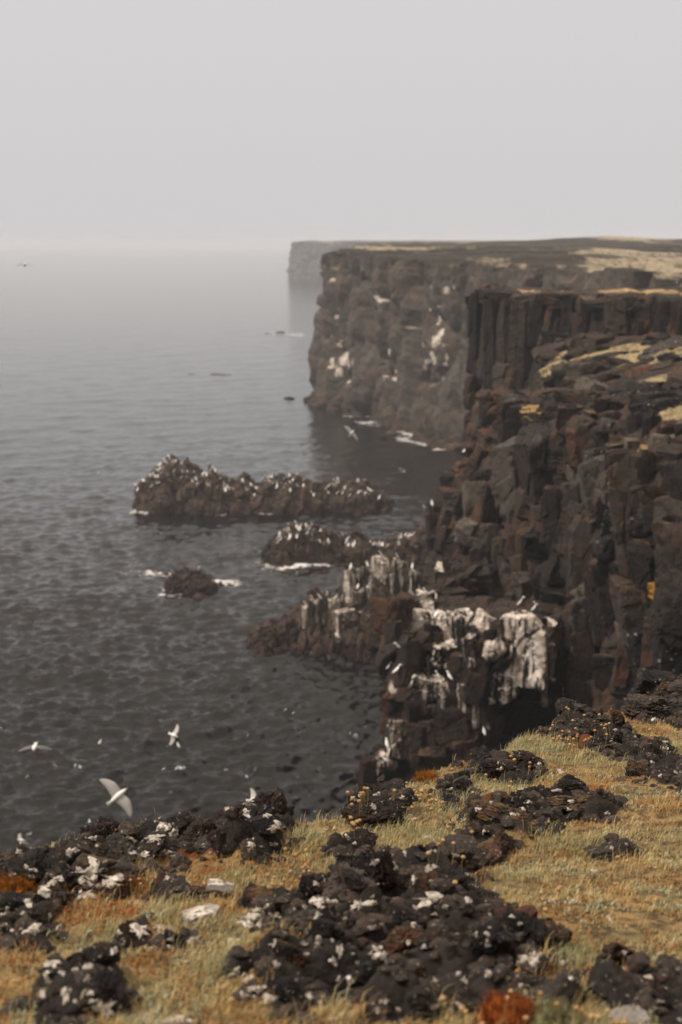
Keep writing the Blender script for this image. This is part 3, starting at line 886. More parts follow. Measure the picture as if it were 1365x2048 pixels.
(2.186,9.129,21.174,0.013,0.013),
(1.762,8.522,21.296,0.019,0.019),
(1.25,6.092,21.782,0.008,0.005),
(1.369,5.828,21.834,0.014,0.015),
(1.277,5.274,21.945,0.009,0.009),
(1.197,5.187,21.963,0.008,0.007),
(1.215,5.451,21.91,0.009,0.008),
(0.801,5.513,21.897,0.009,0.008),
(0.615,5.444,21.911,0.007,0.006),
(0.62,5.358,21.928,0.013,0.009),
(0.341,4.997,22.001,0.005,0.005),
(0.397,4.965,22.007,0.01,0.007),
(0.851,4.078,22.184,0.005,0.004),
(0.809,4.051,22.19,0.006,0.006),
(0.66,7.239,21.552,0.008,0.008),
(1.028,6.931,21.614,0.016,0.013),
(0.69,6.686,21.663,0.014,0.015),
(0.886,6.972,21.606,0.016,0.012),
(-1.017,3.868,22.226,0.004,0.004),
(-0.906,3.724,22.255,0.009,0.01),
(-0.92,3.953,22.209,0.007,0.005),
(-0.842,3.253,22.349,0.007,0.007),
(-0.798,3.343,22.331,0.007,0.006),
(-0.749,3.334,22.333,0.007,0.006),
(0.642,3.024,22.395,0.007,0.005),
(0.664,2.851,22.43,0.007,0.005),
(0.684,2.773,22.445,0.004,0.003),
(0.761,2.881,22.424,0.005,0.004),
(0.59,2.909,22.418,0.004,0.003),
(0.749,3.014,22.397,0.007,0.007),
(0.628,2.638,22.472,0.007,0.007),
(0.678,2.59,22.482,0.003,0.003),
(0.643,2.701,22.46,0.006,0.004),
(0.697,2.638,22.472,0.007,0.005),
(-0.209,2.87,22.426,0.005,0.004),
(-0.231,2.864,22.427,0.007,0.006),
(-0.396,3.121,22.376,0.007,0.004),
(-0.395,3.068,22.386,0.007,0.005)]
THRIFT = [(0.199,2.463,0.0074,0.09,'large blurred seed head left of the rust red moss cushion'),
(0.243,2.473,0.0067,0.07,'large blurred seed head left of the rust red moss cushion'),
(0.243,2.455,0.0066,0.06,'large blurred seed head left of the rust red moss cushion'),
(0.269,2.465,0.0059,0.05,'large blurred seed head left of the rust red moss cushion'),
(0.335,2.562,0.0061,0.08,'blurred orange seed head standing above the rust red moss cushion'),
(0.332,2.529,0.0053,0.08,'blurred orange seed head standing above the rust red moss cushion'),
(0.37,2.492,0.006,0.1,'blurred orange seed head standing above the rust red moss cushion'),
(0.414,2.516,0.006,0.06,'blurred orange seed head standing above the rust red moss cushion'),
(0.448,2.493,0.0067,0.05,'large blurred seed head right of the pale green moss cushion'),
(0.465,2.476,0.0074,0.05,'large blurred seed head right of the pale green moss cushion'),
(0.478,2.471,0.0074,0.05,'large blurred seed head right of the pale green moss cushion'),
(0.484,2.498,0.0067,0.05,'large blurred seed head right of the pale green moss cushion'),
(0.502,2.472,0.0059,0.08,'large blurred seed head right of the pale green moss cushion'),
(0.514,2.46,0.0066,0.06,'large blurred seed head right of the pale green moss cushion'),
(0.55,2.45,0.0066,0.06,'large blurred seed head right of the pale green moss cushion'),
(0.352,2.449,0.0066,0.05,'blurred orange seed head standing above the rust red moss cushion'),
(0.438,2.491,0.006,0.06,'large blurred seed head right of the pale green moss cushion'),
(0.454,2.444,0.0066,0.05,'large blurred seed head right of the pale green moss cushion'),
(0.534,2.444,0.0066,0.05,'large blurred seed head right of the pale green moss cushion'),
(-0.566,3.602,0.0054,0.05,'orange thrift seed head behind the left ridge of lichened rocks'),
(-0.542,3.613,0.0054,0.05,'orange thrift seed head behind the left ridge of lichened rocks'),
(-0.538,3.612,0.0054,0.04,'orange thrift seed head behind the left ridge of lichened rocks'),
(-0.519,3.601,0.0043,0.04,'orange thrift seed head behind the left ridge of lichened rocks'),
(-0.596,3.515,0.0053,0.05,'orange thrift seed head behind the left ridge of lichened rocks'),
(-0.24,2.574,0.0077,0.08,'blurred rusty thrift seed head beside the small brown stone'),
(-0.23,2.58,0.0069,0.07,'blurred rusty thrift seed head beside the small brown stone'),
(-0.215,2.548,0.0069,0.06,'blurred rusty thrift seed head beside the small brown stone'),
(-0.189,3.537,0.0063,0.05,'straw coloured thrift seed head in the clump behind the left end of the outcrop'),
(-0.187,3.484,0.0062,0.05,'straw coloured thrift seed head in the clump behind the left end of the outcrop'),
(-0.161,3.494,0.0063,0.05,'straw coloured thrift seed head in the clump behind the left end of the outcrop'),
(-0.139,3.505,0.0063,0.05,'straw coloured thrift seed head in the clump behind the left end of the outcrop'),
(-0.098,3.485,0.0062,0.06,'straw coloured thrift seed head in the clump behind the left end of the outcrop'),
(-0.107,3.443,0.0062,0.05,'straw coloured thrift seed head in the clump behind the left end of the outcrop'),
(-0.088,3.443,0.0062,0.05,'straw coloured thrift seed head in the clump behind the left end of the outcrop'),
(-0.079,3.469,0.0062,0.05,'straw coloured thrift seed head in the clump behind the left end of the outcrop'),
(-0.072,3.484,0.0062,0.05,'straw coloured thrift seed head in the clump behind the left end of the outcrop'),
(-0.069,3.469,0.0062,0.04,'straw coloured thrift seed head in the clump behind the left end of the outcrop'),
(-0.166,3.439,0.0062,0.04,'straw coloured thrift seed head in the clump behind the left end of the outcrop'),
(-0.146,3.449,0.0062,0.04,'straw coloured thrift seed head in the clump behind the left end of the outcrop'),
(-0.185,3.439,0.0062,0.04,'straw coloured thrift seed head in the clump behind the left end of the outcrop'),
(-0.092,3.439,0.0062,0.04,'straw coloured thrift seed head in the clump behind the left end of the outcrop'),
(-0.123,3.459,0.0052,0.04,'straw coloured thrift seed head in the clump behind the left end of the outcrop'),
(0.67,3.111,0.0056,0.05,'single thrift seed head at the right side of the outcrop'),
(0.254,3.592,0.0064,0.06,'single thrift seed head at the right side of the outcrop'),
(0.255,3.511,0.0063,0.06,'single thrift seed head at the right side of the outcrop'),
(0.258,3.459,0.0052,0.06,'single thrift seed head at the right side of the outcrop'),
(0.053,4.305,0.0088,0.039,'pale thrift seed head on the left flank of the rounded lava dome'),
(0.056,4.327,0.0088,0.039,'pale thrift seed head on the left flank of the rounded lava dome'),
(0.083,4.454,0.0074,0.052,'pale thrift seed head on the left flank of the rounded lava dome'),
(0.055,4.214,0.0086,0.035,'pale thrift seed head on the left flank of the rounded lava dome'),
(0.057,4.34,0.0086,0.033,'pale thrift seed head on the left flank of the rounded lava dome'),
(0.085,4.438,0.008,0.053,'pale thrift seed head on the left flank of the rounded lava dome'),
(0.058,4.485,0.0068,0.036,'pale thrift seed head on the left flank of the rounded lava dome'),
(0.034,4.484,0.008,0.055,'pale thrift seed head on the left flank of the rounded lava dome'),
(0.059,4.386,0.0088,0.046,'pale thrift seed head on the left flank of the rounded lava dome'),
(0.045,4.575,0.0073,0.031,'pale thrift seed head on the left flank of the rounded lava dome'),
(0.044,4.28,0.0081,0.058,'pale thrift seed head on the left flank of the rounded lava dome'),
(0.071,4.538,0.0087,0.036,'pale thrift seed head on the left flank of the rounded lava dome'),
(0.073,4.407,0.008,0.056,'pale thrift seed head on the left flank of the rounded lava dome'),
(0.068,4.524,0.0066,0.039,'pale thrift seed head on the left flank of the rounded lava dome'),
(0.039,4.508,0.0081,0.031,'pale thrift seed head on the left flank of the rounded lava dome'),
(0.04,4.18,0.0071,0.027,'pale thrift seed head on the left flank of the rounded lava dome'),
(0.351,4.601,0.0086,0.035,'pale thrift seed head in grass right of the rounded lava dome'),
(0.238,4.659,0.0082,0.037,'pale thrift seed head in grass right of the rounded lava dome'),
(0.32,4.623,0.0073,0.039,'pale thrift seed head in grass right of the rounded lava dome'),
(0.301,4.504,0.0087,0.035,'pale thrift seed head in grass right of the rounded lava dome'),
(0.234,4.502,0.0081,0.036,'pale thrift seed head in grass right of the rounded lava dome'),
(0.198,4.759,0.0073,0.029,'pale thrift seed head in grass right of the rounded lava dome'),
(0.314,4.536,0.0086,0.052,'pale thrift seed head in grass right of the rounded lava dome'),
(0.266,4.688,0.0087,0.037,'pale thrift seed head in grass right of the rounded lava dome'),
(0.309,4.579,0.0087,0.026,'pale thrift seed head in grass right of the rounded lava dome'),
(0.263,4.754,0.0087,0.058,'pale thrift seed head in grass right of the rounded lava dome'),
(0.298,4.976,0.0081,0.026,'pale thrift seed head in grass right of the rounded lava dome'),
(0.242,4.311,0.0082,0.052,'pale thrift seed head in grass right of the rounded lava dome'),
(0.186,4.456,0.008,0.047,'pale thrift seed head in grass right of the rounded lava dome'),
(0.312,4.741,0.0078,0.032,'pale thrift seed head in grass right of the rounded lava dome'),
(0.977,6.081,0.009,0.038,'tiny thrift seed head in the cluster on the skyline of the right slope'),
(1.084,6.263,0.0074,0.025,'tiny thrift seed head in the cluster on the skyline of the right slope'),
(1.024,6.0,0.0067,0.052,'tiny thrift seed head in the cluster on the skyline of the right slope'),
(0.968,6.035,0.0083,0.028,'tiny thrift seed head in the cluster on the skyline of the right slope'),
(1.082,6.196,0.0077,0.032,'tiny thrift seed head in the cluster on the skyline of the right slope'),
(1.032,6.143,0.0079,0.031,'tiny thrift seed head in the cluster on the skyline of the right slope'),
(1.031,6.334,0.008,0.026,'tiny thrift seed head in the cluster on the skyline of the right slope'),
(0.948,5.986,0.0071,0.06,'tiny thrift seed head in the cluster on the skyline of the right slope'),
(1.013,5.841,0.007,0.052,'tiny thrift seed head in the cluster on the skyline of the right slope'),
(0.818,5.732,0.0067,0.042,'tiny thrift seed head in the cluster on the skyline of the right slope'),
(0.987,5.954,0.0085,0.026,'tiny thrift seed head in the cluster on the skyline of the right slope'),
(0.945,5.933,0.0088,0.056,'tiny thrift seed head in the cluster on the skyline of the right slope'),
(1.102,6.474,0.0082,0.026,'tiny thrift seed head in the cluster on the skyline of the right slope'),
(0.988,5.983,0.0068,0.032,'tiny thrift seed head in the cluster on the skyline of the right slope'),
(0.958,5.712,0.0089,0.03,'tiny thrift seed head in the cluster on the skyline of the right slope'),
(1.096,5.913,0.0086,0.045,'tiny thrift seed head in the cluster on the skyline of the right slope'),
(1.053,6.032,0.0078,0.057,'tiny thrift seed head in the cluster on the skyline of the right slope'),
(1.002,6.432,0.0065,0.051,'tiny thrift seed head in the cluster on the skyline of the right slope'),
(0.993,6.161,0.0086,0.032,'tiny thrift seed head in the cluster on the skyline of the right slope'),
(1.146,6.411,0.0081,0.057,'tiny thrift seed head in the cluster on the skyline of the right slope'),
(0.911,5.745,0.0081,0.053,'tiny thrift seed head in the cluster on the skyline of the right slope'),
(1.0,6.474,0.0065,0.043,'tiny thrift seed head in the cluster on the skyline of the right slope'),
(1.019,6.484,0.0083,0.034,'tiny thrift seed head in the cluster on the skyline of the right slope'),
(1.204,6.503,0.0066,0.028,'tiny thrift seed head in the cluster on the skyline of the right slope'),
(1.163,6.183,0.0077,0.048,'tiny thrift seed head in the cluster on the skyline of the right slope'),
(1.111,6.037,0.0069,0.029,'tiny thrift seed head in the cluster on the skyline of the right slope'),
(1.119,6.272,0.0074,0.027,'tiny thrift seed head in the cluster on the skyline of the right slope'),
(0.997,5.796,0.0087,0.045,'tiny thrift seed head in the cluster on the skyline of the right slope'),
(1.116,6.796,0.0084,0.033,'tiny thrift seed head in the cluster on the skyline of the right slope'),
(1.151,6.196,0.0085,0.025,'tiny thrift seed head in the cluster on the skyline of the right slope'),
(1.031,6.123,0.0072,0.053,'tiny thrift seed head in the cluster on the skyline of the right slope'),
(1.119,6.633,0.0075,0.044,'tiny thrift seed head in the cluster on the skyline of the right slope'),
(1.049,6.182,0.008,0.049,'tiny thrift seed head in the cluster on the skyline of the right slope'),
(0.878,5.62,0.0066,0.052,'tiny thrift seed head in the cluster on the skyline of the right slope'),
(1.085,6.021,0.0075,0.026,'thrift seed head in front of the dark pitted boulder'),
(1.156,5.912,0.0089,0.042,'thrift seed head in front of the dark pitted boulder'),
(1.195,6.201,0.0084,0.03,'thrift seed head in front of the dark pitted boulder'),
(1.041,5.751,0.0087,0.043,'thrift seed head in front of the dark pitted boulder'),
(1.169,5.867,0.0072,0.054,'thrift seed head in front of the dark pitted boulder'),
(1.142,5.88,0.0082,0.038,'thrift seed head in front of the dark pitted boulder'),
(1.159,6.148,0.0085,0.033,'thrift seed head in front of the dark pitted boulder'),
(1.031,6.006,0.0083,0.028,'thrift seed head in front of the dark pitted boulder'),
(1.113,5.735,0.0076,0.056,'thrift seed head in front of the dark pitted boulder'),
(1.067,5.894,0.0069,0.055,'thrift seed head in front of the dark pitted boulder'),
(0.295,3.57,0.0065,0.056,'yellowish thrift seed head at the right rear of the big outcrop'),
(0.295,3.44,0.0087,0.054,'yellowish thrift seed head at the right rear of the big outcrop'),
(0.22,3.521,0.0088,0.031,'yellowish thrift seed head at the right rear of the big outcrop'),
(0.321,3.675,0.0072,0.03,'yellowish thrift seed head at the right rear of the big outcrop'),
(0.252,3.566,0.0084,0.044,'yellowish thrift seed head at the right rear of the big outcrop'),
(0.367,3.752,0.0075,0.025,'yellowish thrift seed head at the right rear of the big outcrop'),
(0.262,3.444,0.0081,0.042,'yellowish thrift seed head at the right rear of the big outcrop'),
(0.297,3.772,0.0086,0.028,'yellowish thrift seed head at the right rear of the big outcrop'),
(0.28,3.376,0.0073,0.037,'yellowish thrift seed head at the right rear of the big outcrop'),
(0.336,3.937,0.0081,0.047,'yellowish thrift seed head at the right rear of the big outcrop'),
(0.278,3.752,0.0071,0.036,'yellowish thrift seed head at the right rear of the big outcrop'),
(0.337,3.592,0.0078,0.057,'yellowish thrift seed head at the right rear of the big outcrop'),
(0.483,3.147,0.0066,0.053,'thrift seed head at the edge of the lawn beside the outcrop'),
(0.528,3.493,0.0072,0.03,'thrift seed head at the edge of the lawn beside the outcrop'),
(0.563,3.453,0.0072,0.048,'thrift seed head at the edge of the lawn beside the outcrop'),
(0.558,3.383,0.0088,0.03,'thrift seed head at the edge of the lawn beside the outcrop'),
(0.556,3.384,0.0068,0.057,'thrift seed head at the edge of the lawn beside the outcrop'),
(0.495,3.291,0.0084,0.037,'thrift seed head at the edge of the lawn beside the outcrop'),
(-0.046,4.162,0.0067,0.039,'thrift seed head on the grassy brink left of the dome'),
(-0.015,4.122,0.009,0.048,'thrift seed head on the grassy brink left of the dome'),
(-0.049,4.17,0.0069,0.026,'thrift seed head on the grassy brink left of the dome'),
(0.047,4.07,0.0067,0.054,'thrift seed head on the grassy brink left of the dome'),
(-0.015,4.148,0.007,0.058,'thrift seed head on the grassy brink left of the dome'),
(0.602,4.623,0.0088,0.042,'thrift seed head behind the wide mossy rock'),
(0.411,4.914,0.0082,0.052,'thrift seed head behind the wide mossy rock'),
(0.603,4.779,0.0087,0.048,'thrift seed head behind the wide mossy rock'),
(0.53,5.009,0.0077,0.047,'thrift seed head behind the wide mossy rock'),
(0.604,4.834,0.0068,0.057,'thrift seed head behind the wide mossy rock'),
(0.461,4.609,0.0074,0.056,'thrift seed head behind the wide mossy rock'),
(0.566,4.969,0.0076,0.033,'thrift seed head behind the wide mossy rock'),
(0.487,4.522,0.009,0.06,'thrift seed head behind the wide mossy rock'),
(0.272,4.85,0.0069,0.039,'thrift seed head at the brink near the orange moss'),
(0.259,4.859,0.0071,0.039,'thrift seed head at the brink near the orange moss'),
(0.263,4.779,0.0086,0.044,'thrift seed head at the brink near the orange moss'),
(0.236,4.909,0.0068,0.038,'thrift seed head at the brink near the orange moss'),
(0.289,4.88,0.0089,0.03,'thrift seed head at the brink near the orange moss'),
(0.307,4.629,0.0072,0.06,'thrift seed head at the brink near the orange moss'),
(0.285,4.87,0.0079,0.036,'thrift seed head at the brink near the orange moss'),
(0.265,4.807,0.0082,0.033,'thrift seed head at the brink near the orange moss'),
(1.518,6.135,0.0088,0.052,'thrift seed head beside green grass under the right boulders'),
(1.398,6.087,0.0067,0.035,'thrift seed head beside green grass under the right boulders'),
(1.401,6.059,0.0086,0.053,'thrift seed head beside green grass under the right boulders'),
(1.333,6.119,0.0069,0.059,'thrift seed head beside green grass under the right boulders'),
(1.352,6.056,0.0083,0.031,'thrift seed head beside green grass under the right boulders'),
(1.39,6.127,0.0066,0.036,'thrift seed head beside green grass under the right boulders'),
(1.36,5.974,0.0084,0.06,'thrift seed head beside green grass under the right boulders'),
(1.28,5.864,0.007,0.05,'thrift seed head beside green grass under the right boulders'),
(0.799,3.73,0.007,0.058,'lone thrift seed head in the right hand lawn'),
(0.878,3.715,0.0066,0.045,'lone thrift seed head in the right hand lawn'),
(0.789,3.795,0.0073,0.044,'lone thrift seed head in the right hand lawn'),
(0.725,3.48,0.0073,0.055,'lone thrift seed head in the right hand lawn'),
(-0.139,3.911,0.009,0.031,'thrift seed head in grass below the pointed rock'),
(-0.095,3.908,0.008,0.039,'thrift seed head in grass below the pointed rock'),
(-0.164,3.98,0.0074,0.036,'thrift seed head in grass below the pointed rock'),
(0.704,5.43,0.009,0.026,'thrift seed head in the upper middle slope grass'),
(0.736,5.36,0.0069,0.059,'thrift seed head in the upper middle slope grass'),
(0.737,5.301,0.007,0.055,'thrift seed head in the upper middle slope grass'),
(0.764,5.506,0.0089,0.044,'thrift seed head in the upper middle slope grass'),
(0.673,5.459,0.0089,0.031,'thrift seed head in the upper middle slope grass'),
(0.862,5.812,0.0082,0.05,'thrift seed head in the upper middle slope grass')]
FLYING = [((-8.598,38.0,10.084),
(0.051,-0.996,-0.07),
(-0.998,-0.049,-0.026),
(-0.023,-0.071,0.997),-8,-26,1.0,'pale gull gliding with drooped wings low over dark water at the left edge'),
((-5.148,31.0,11.461),
(0.755,0.314,0.576),
(0.638,-0.148,-0.756),
(0.152,-0.938,0.312),4,-4,1.08,'largest white gull banking with wings spread, above the lichen ridge'),
((-6.434,52.0,5.441),
(0.82,-0.551,-0.156),
(0.351,0.268,0.897),
(0.452,0.79,-0.414),14,6,0.85,'small white gull with raised wing over the open water'),
((-2.22,34.0,10.14),
(0.993,0.11,0.031),
(-0.084,0.519,0.851),
(-0.078,0.848,-0.525),16,4,0.62,'white gull hovering right above the pointed lava rock'),
((-5.942,36.0,8.356),
(-0.615,0.696,0.369),
(0.046,0.499,-0.865),
(0.787,0.516,0.339),0,-4,0.8,'gull half hidden behind the crest of the left ridge'),
((-8.589,36.0,8.156),
(-0.666,-0.452,0.594),
(0.379,-0.89,-0.253),
(-0.643,-0.057,-0.764),0,-6,0.7,'thin pale gull seen edge on near the left ridge'),
((0.723,95.0,11.408),
(0.499,-0.551,0.669),
(0.656,-0.264,-0.707),
(-0.566,-0.792,-0.229),2,-3,1.35,'white gull flying over the water before the hazy cliff'),
((-16.433,75.0,22.851),
(0.155,-0.985,0.081),
(-0.988,-0.154,0.023),
(0.01,0.084,0.996),-2,-24,1.0,'dark gull silhouette high over the foggy sea at left')]
FLOATING = [(-31.681,148.188),(-25.725,148.851),(-15.105,116.75),(-13.285,62.866),(-11.774,66.098),(-4.268,61.358),(-7.904,65.747)]
PERCHED = [('long',-16.1,'white seabird on the left slope of the long skerry'),
('long',-18.61,'white seabird on the left slope of the long skerry'),
('long',-16.3,'white seabird on the left slope of the long skerry'),
('long',-16.84,'white seabird on the left slope of the long skerry'),
('long',-16.94,'white seabird on the left slope of the long skerry'),
('long',-16.47,'white seabird on the left slope of the long skerry'),
('long',-18.48,'white seabird on the left slope of the long skerry'),
('long',-18.22,'white seabird on the left slope of the long skerry'),
('long',-18.39,'white seabird on the left slope of the long skerry'),
('long',-17.46,'white seabird on the left slope of the long skerry'),
('long',-17.28,'white seabird on the left slope of the long skerry'),
('long',-17.29,'white seabird on the left slope of the long skerry'),
('long',-17.78,'white seabird on the left slope of the long skerry'),
('long',-16.74,'white seabird on the left slope of the long skerry'),
('long',-16.48,'white seabird on the left slope of the long skerry'),
('long',-16.7,'white seabird on the left slope of the long skerry'),
('long',-18.66,'white seabird on the left slope of the long skerry'),
('long',-18.35,'white seabird on the left slope of the long skerry'),
('long',-18.17,'white seabird on the left slope of the long skerry'),
('long',-18.12,'white seabird on the left slope of the long skerry'),
('long',-17.2,'white seabird on the left slope of the long skerry'),
('long',-18.24,'white seabird on the left slope of the long skerry'),
('long',-17.06,'white seabird on the left slope of the long skerry'),
('long',-17.83,'white seabird on the left slope of the long skerry'),
('long',-17.77,'white seabird on the left slope of the long skerry'),
('long',-16.83,'white seabird on the left slope of the long skerry'),
('long',-16.19,'white seabird on the left slope of the long skerry'),
('long',-18.25,'white seabird on the left slope of the long skerry'),
('long',-17.82,'white seabird on the left slope of the long skerry'),
('long',-16.09,'white seabird on the left slope of the long skerry'),
('long',-18.19,'white seabird on the left slope of the long skerry'),
('long',-18.69,'white seabird on the left slope of the long skerry'),
('long',-18.25,'white seabird on the left slope of the long skerry'),
('long',-16.51,'white seabird on the left slope of the long skerry'),
('long',-16.77,'white seabird on the left slope of the long skerry'),
('long',-16.21,'white seabird on the left slope of the long skerry'),
('long',-17.41,'white seabird on the left slope of the long skerry'),
('long',-16.61,'white seabird on the highest peak of the long skerry'),
('long',-15.88,'white seabird on the highest peak of the long skerry'),
('long',-14.76,'white seabird on the highest peak of the long skerry'),
('long',-15.65,'white seabird on the highest peak of the long skerry'),
('long',-16.34,'white seabird on the highest peak of the long skerry'),
('long',-15.69,'white seabird on the highest peak of the long skerry'),
('long',-15.45,'white seabird on the highest peak of the long skerry'),
('long',-15.75,'white seabird on the highest peak of the long skerry'),
('long',-15.5,'white seabird on the highest peak of the long skerry'),
('long',-16.35,'white seabird on the highest peak of the long skerry'),
('long',-16.64,'white seabird on the highest peak of the long skerry'),
('long',-14.58,'white seabird on the highest peak of the long skerry'),
('long',-14.72,'white seabird on the highest peak of the long skerry'),
('long',-15.58,'white seabird on the highest peak of the long skerry'),
('long',-16.41,'white seabird on the highest peak of the long skerry'),
('long',-15.91,'white seabird on the highest peak of the long skerry'),
('long',-15.2,'white seabird on the highest peak of the long skerry'),
('long',-14.28,'white seabird on the highest peak of the long skerry'),
('long',-15.41,'white seabird on the highest peak of the long skerry'),
('long',-14.06,'white seabird on the highest peak of the long skerry'),
('long',-15.28,'white seabird on the highest peak of the long skerry'),
('long',-16.23,'white seabird on the highest peak of the long skerry'),
('long',-15.04,'white seabird on the highest peak of the long skerry'),
('long',-15.08,'white seabird on the highest peak of the long skerry'),
('long',-15.08,'white seabird on the highest peak of the long skerry'),
('long',-14.74,'white seabird on the highest peak of the long skerry'),
('long',-16.66,'white seabird on the highest peak of the long skerry'),
('long',-15.53,'white seabird on the highest peak of the long skerry'),
('long',-14.54,'white seabird on the highest peak of the long skerry'),
('long',-16.34,'white seabird on the highest peak of the long skerry'),
('long',-16.6,'white seabird on the highest peak of the long skerry'),
('long',-13.1,'white seabird in the dense rank right of the long skerry peak'),
('long',-12.72,'white seabird in the dense rank right of the long skerry peak'),
('long',-12.18,'white seabird in the dense rank right of the long skerry peak'),
('long',-12.62,'white seabird in the dense rank right of the long skerry peak'),
('long',-11.45,'white seabird in the dense rank right of the long skerry peak'),
('long',-13.14,'white seabird in the dense rank right of the long skerry peak'),
('long',-12.51,'white seabird in the dense rank right of the long skerry peak'),
('long',-11.3,'white seabird in the dense rank right of the long skerry peak'),
('long',-11.78,'white seabird in the dense rank right of the long skerry peak'),
('long',-10.27,'white seabird in the dense rank right of the long skerry peak'),
('long',-10.36,'white seabird in the dense rank right of the long skerry peak'),
('long',-12.82,'white seabird in the dense rank right of the long skerry peak'),
('long',-12.54,'white seabird in the dense rank right of the long skerry peak'),
('long',-11.81,'white seabird in the dense rank right of the long skerry peak'),
('long',-11.78,'white seabird in the dense rank right of the long skerry peak'),
('long',-12.43,'white seabird in the dense rank right of the long skerry peak'),
('long',-10.62,'white seabird in the dense rank right of the long skerry peak'),
('long',-13.05,'white seabird in the dense rank right of the long skerry peak'),
('long',-12.05,'white seabird in the dense rank right of the long skerry peak'),
('long',-13.33,'white seabird in the dense rank right of the long skerry peak'),
('long',-10.55,'white seabird in the dense rank right of the long skerry peak'),
('long',-11.59,'white seabird in the dense rank right of the long skerry peak'),
('long',-10.17,'white seabird in the dense rank right of the long skerry peak'),
('long',-13.24,'white seabird in the dense rank right of the long skerry peak'),
('long',-11.17,'white seabird in the dense rank right of the long skerry peak'),
('long',-11.59,'white seabird in the dense rank right of the long skerry peak'),
('long',-13.58,'white seabird in the dense rank right of the long skerry peak'),
('long',-10.78,'white seabird in the dense rank right of the long skerry peak'),
('long',-10.58,'white seabird in the dense rank right of the long skerry peak'),
('long',-13.47,'white seabird in the dense rank right of the long skerry peak'),
('long',-10.34,'white seabird in the dense rank right of the long skerry peak'),
('long',-10.91,'white seabird in the dense rank right of the long skerry peak'),
('long',-11.56,'white seabird in the dense rank right of the long skerry peak'),
('long',-11.78,'white seabird in the dense rank right of the long skerry peak'),
('long',-12.8,'white seabird in the dense rank right of the long skerry peak'),
('long',-13.55,'white seabird in the dense rank right of the long skerry peak'),
('long',-12.03,'white seabird in the dense rank right of the long skerry peak'),
('long',-10.61,'white seabird in the dense rank right of the long skerry peak'),
('long',-13.0,'white seabird in the dense rank right of the long skerry peak'),
('long',-12.04,'white seabird in the dense rank right of the long skerry peak'),
('long',-12.73,'white seabird in the dense rank right of the long skerry peak'),
('long',-11.25,'white seabird in the dense rank right of the long skerry peak'),
('long',-10.27,'white seabird in the dense rank right of the long skerry peak'),
('long',-6.89,'white seabird on the low saddle of the long skerry'),
('long',-9.08,'white seabird on the low saddle of the long skerry'),
('long',-8.61,'white seabird on the low saddle of the long skerry'),
('long',-10.11,'white seabird on the low saddle of the long skerry'),
('long',-8.2,'white seabird on the low saddle of the long skerry'),
('long',-7.02,'white seabird on the low saddle of the long skerry'),
('long',-7.05,'white seabird on the low saddle of the long skerry'),
('long',-9.86,'white seabird on the low saddle of the long skerry'),
('long',-8.55,'white seabird on the low saddle of the long skerry'),
('long',-9.83,'white seabird on the low saddle of the long skerry'),
('long',-8.58,'white seabird on the low saddle of the long skerry'),
('long',-6.8,'white seabird on the low saddle of the long skerry'),
('long',-9.09,'white seabird on the low saddle of the long skerry'),
('long',-7.04,'white seabird on the low saddle of the long skerry'),
('long',-6.65,'white seabird on the low saddle of the long skerry'),
('long',-7.14,'white seabird on the low saddle of the long skerry'),
('long',-9.39,'white seabird on the low saddle of the long skerry'),
('long',-6.78,'white seabird on the low saddle of the long skerry'),
('long',-6.76,'white seabird on the low saddle of the long skerry'),
('long',-6.49,'white seabird on the low saddle of the long skerry'),
('long',-10.08,'white seabird on the low saddle of the long skerry'),
('long',-10.11,'white seabird on the low saddle of the long skerry'),
('long',-9.06,'white seabird on the low saddle of the long skerry'),
('long',-8.24,'white seabird on the low saddle of the long skerry'),
('long',-8.58,'white seabird on the low saddle of the long skerry'),
('long',-9.79,'white seabird on the low saddle of the long skerry'),
('long',-7.79,'white seabird on the low saddle of the long skerry'),
('long',-7.69,'white seabird on the low saddle of the long skerry'),
('long',-7.83,'white seabird on the low saddle of the long skerry'),
('long',-5.08,'white seabird on the middle block of the long skerry'),
('long',-4.94,'white seabird on the middle block of the long skerry'),
('long',-4.43,'white seabird on the middle block of the long skerry'),
('long',-6.7,'white seabird on the middle block of the long skerry'),
('long',-5.35,'white seabird on the middle block of the long skerry'),
('long',-6.45,'white seabird on the middle block of the long skerry'),
('long',-6.56,'white seabird on the middle block of the long skerry'),
('long',-4.16,'white seabird on the middle block of the long skerry'),
('long',-5.76,'white seabird on the middle block of the long skerry'),
('long',-5.7,'white seabird on the middle block of the long skerry'),
('long',-5.93,'white seabird on the middle block of the long skerry'),
('long',-4.8,'white seabird on the middle block of the long skerry'),
('long',-6.51,'white seabird on the middle block of the long skerry'),
('long',-4.6,'white seabird on the middle block of the long skerry'),
('long',-6.68,'white seabird on the middle block of the long skerry'),
('long',-3.46,'white seabird on the middle block of the long skerry'),
('long',-6.37,'white seabird on the middle block of the long skerry'),
('long',-4.14,'white seabird on the middle block of the long skerry'),
('long',-4.95,'white seabird on the middle block of the long skerry'),
('long',-5.39,'white seabird on the middle block of the long skerry'),
('long',-5.83,'white seabird on the middle block of the long skerry'),
('long',-5.63,'white seabird on the middle block of the long skerry'),
('long',-4.18,'white seabird on the middle block of the long skerry'),
('long',0.43,'white seabird on the right hump of the long skerry'),
('long',0.47,'white seabird on the right hump of the long skerry'),
('long',-0.58,'white seabird on the right hump of the long skerry'),
('long',0.8,'white seabird on the right hump of the long skerry'),
('long',-0.86,'white seabird on the right hump of the long skerry'),
('long',0.28,'white seabird on the right hump of the long skerry'),
('long',0.89,'white seabird on the right hump of the long skerry'),
('long',0.5,'white seabird on the right hump of the long skerry'),
('long',0.63,'white seabird on the right hump of the long skerry'),
('long',0.6,'white seabird on the right hump of the long skerry'),
('long',-0.77,'white seabird on the right hump of the long skerry'),
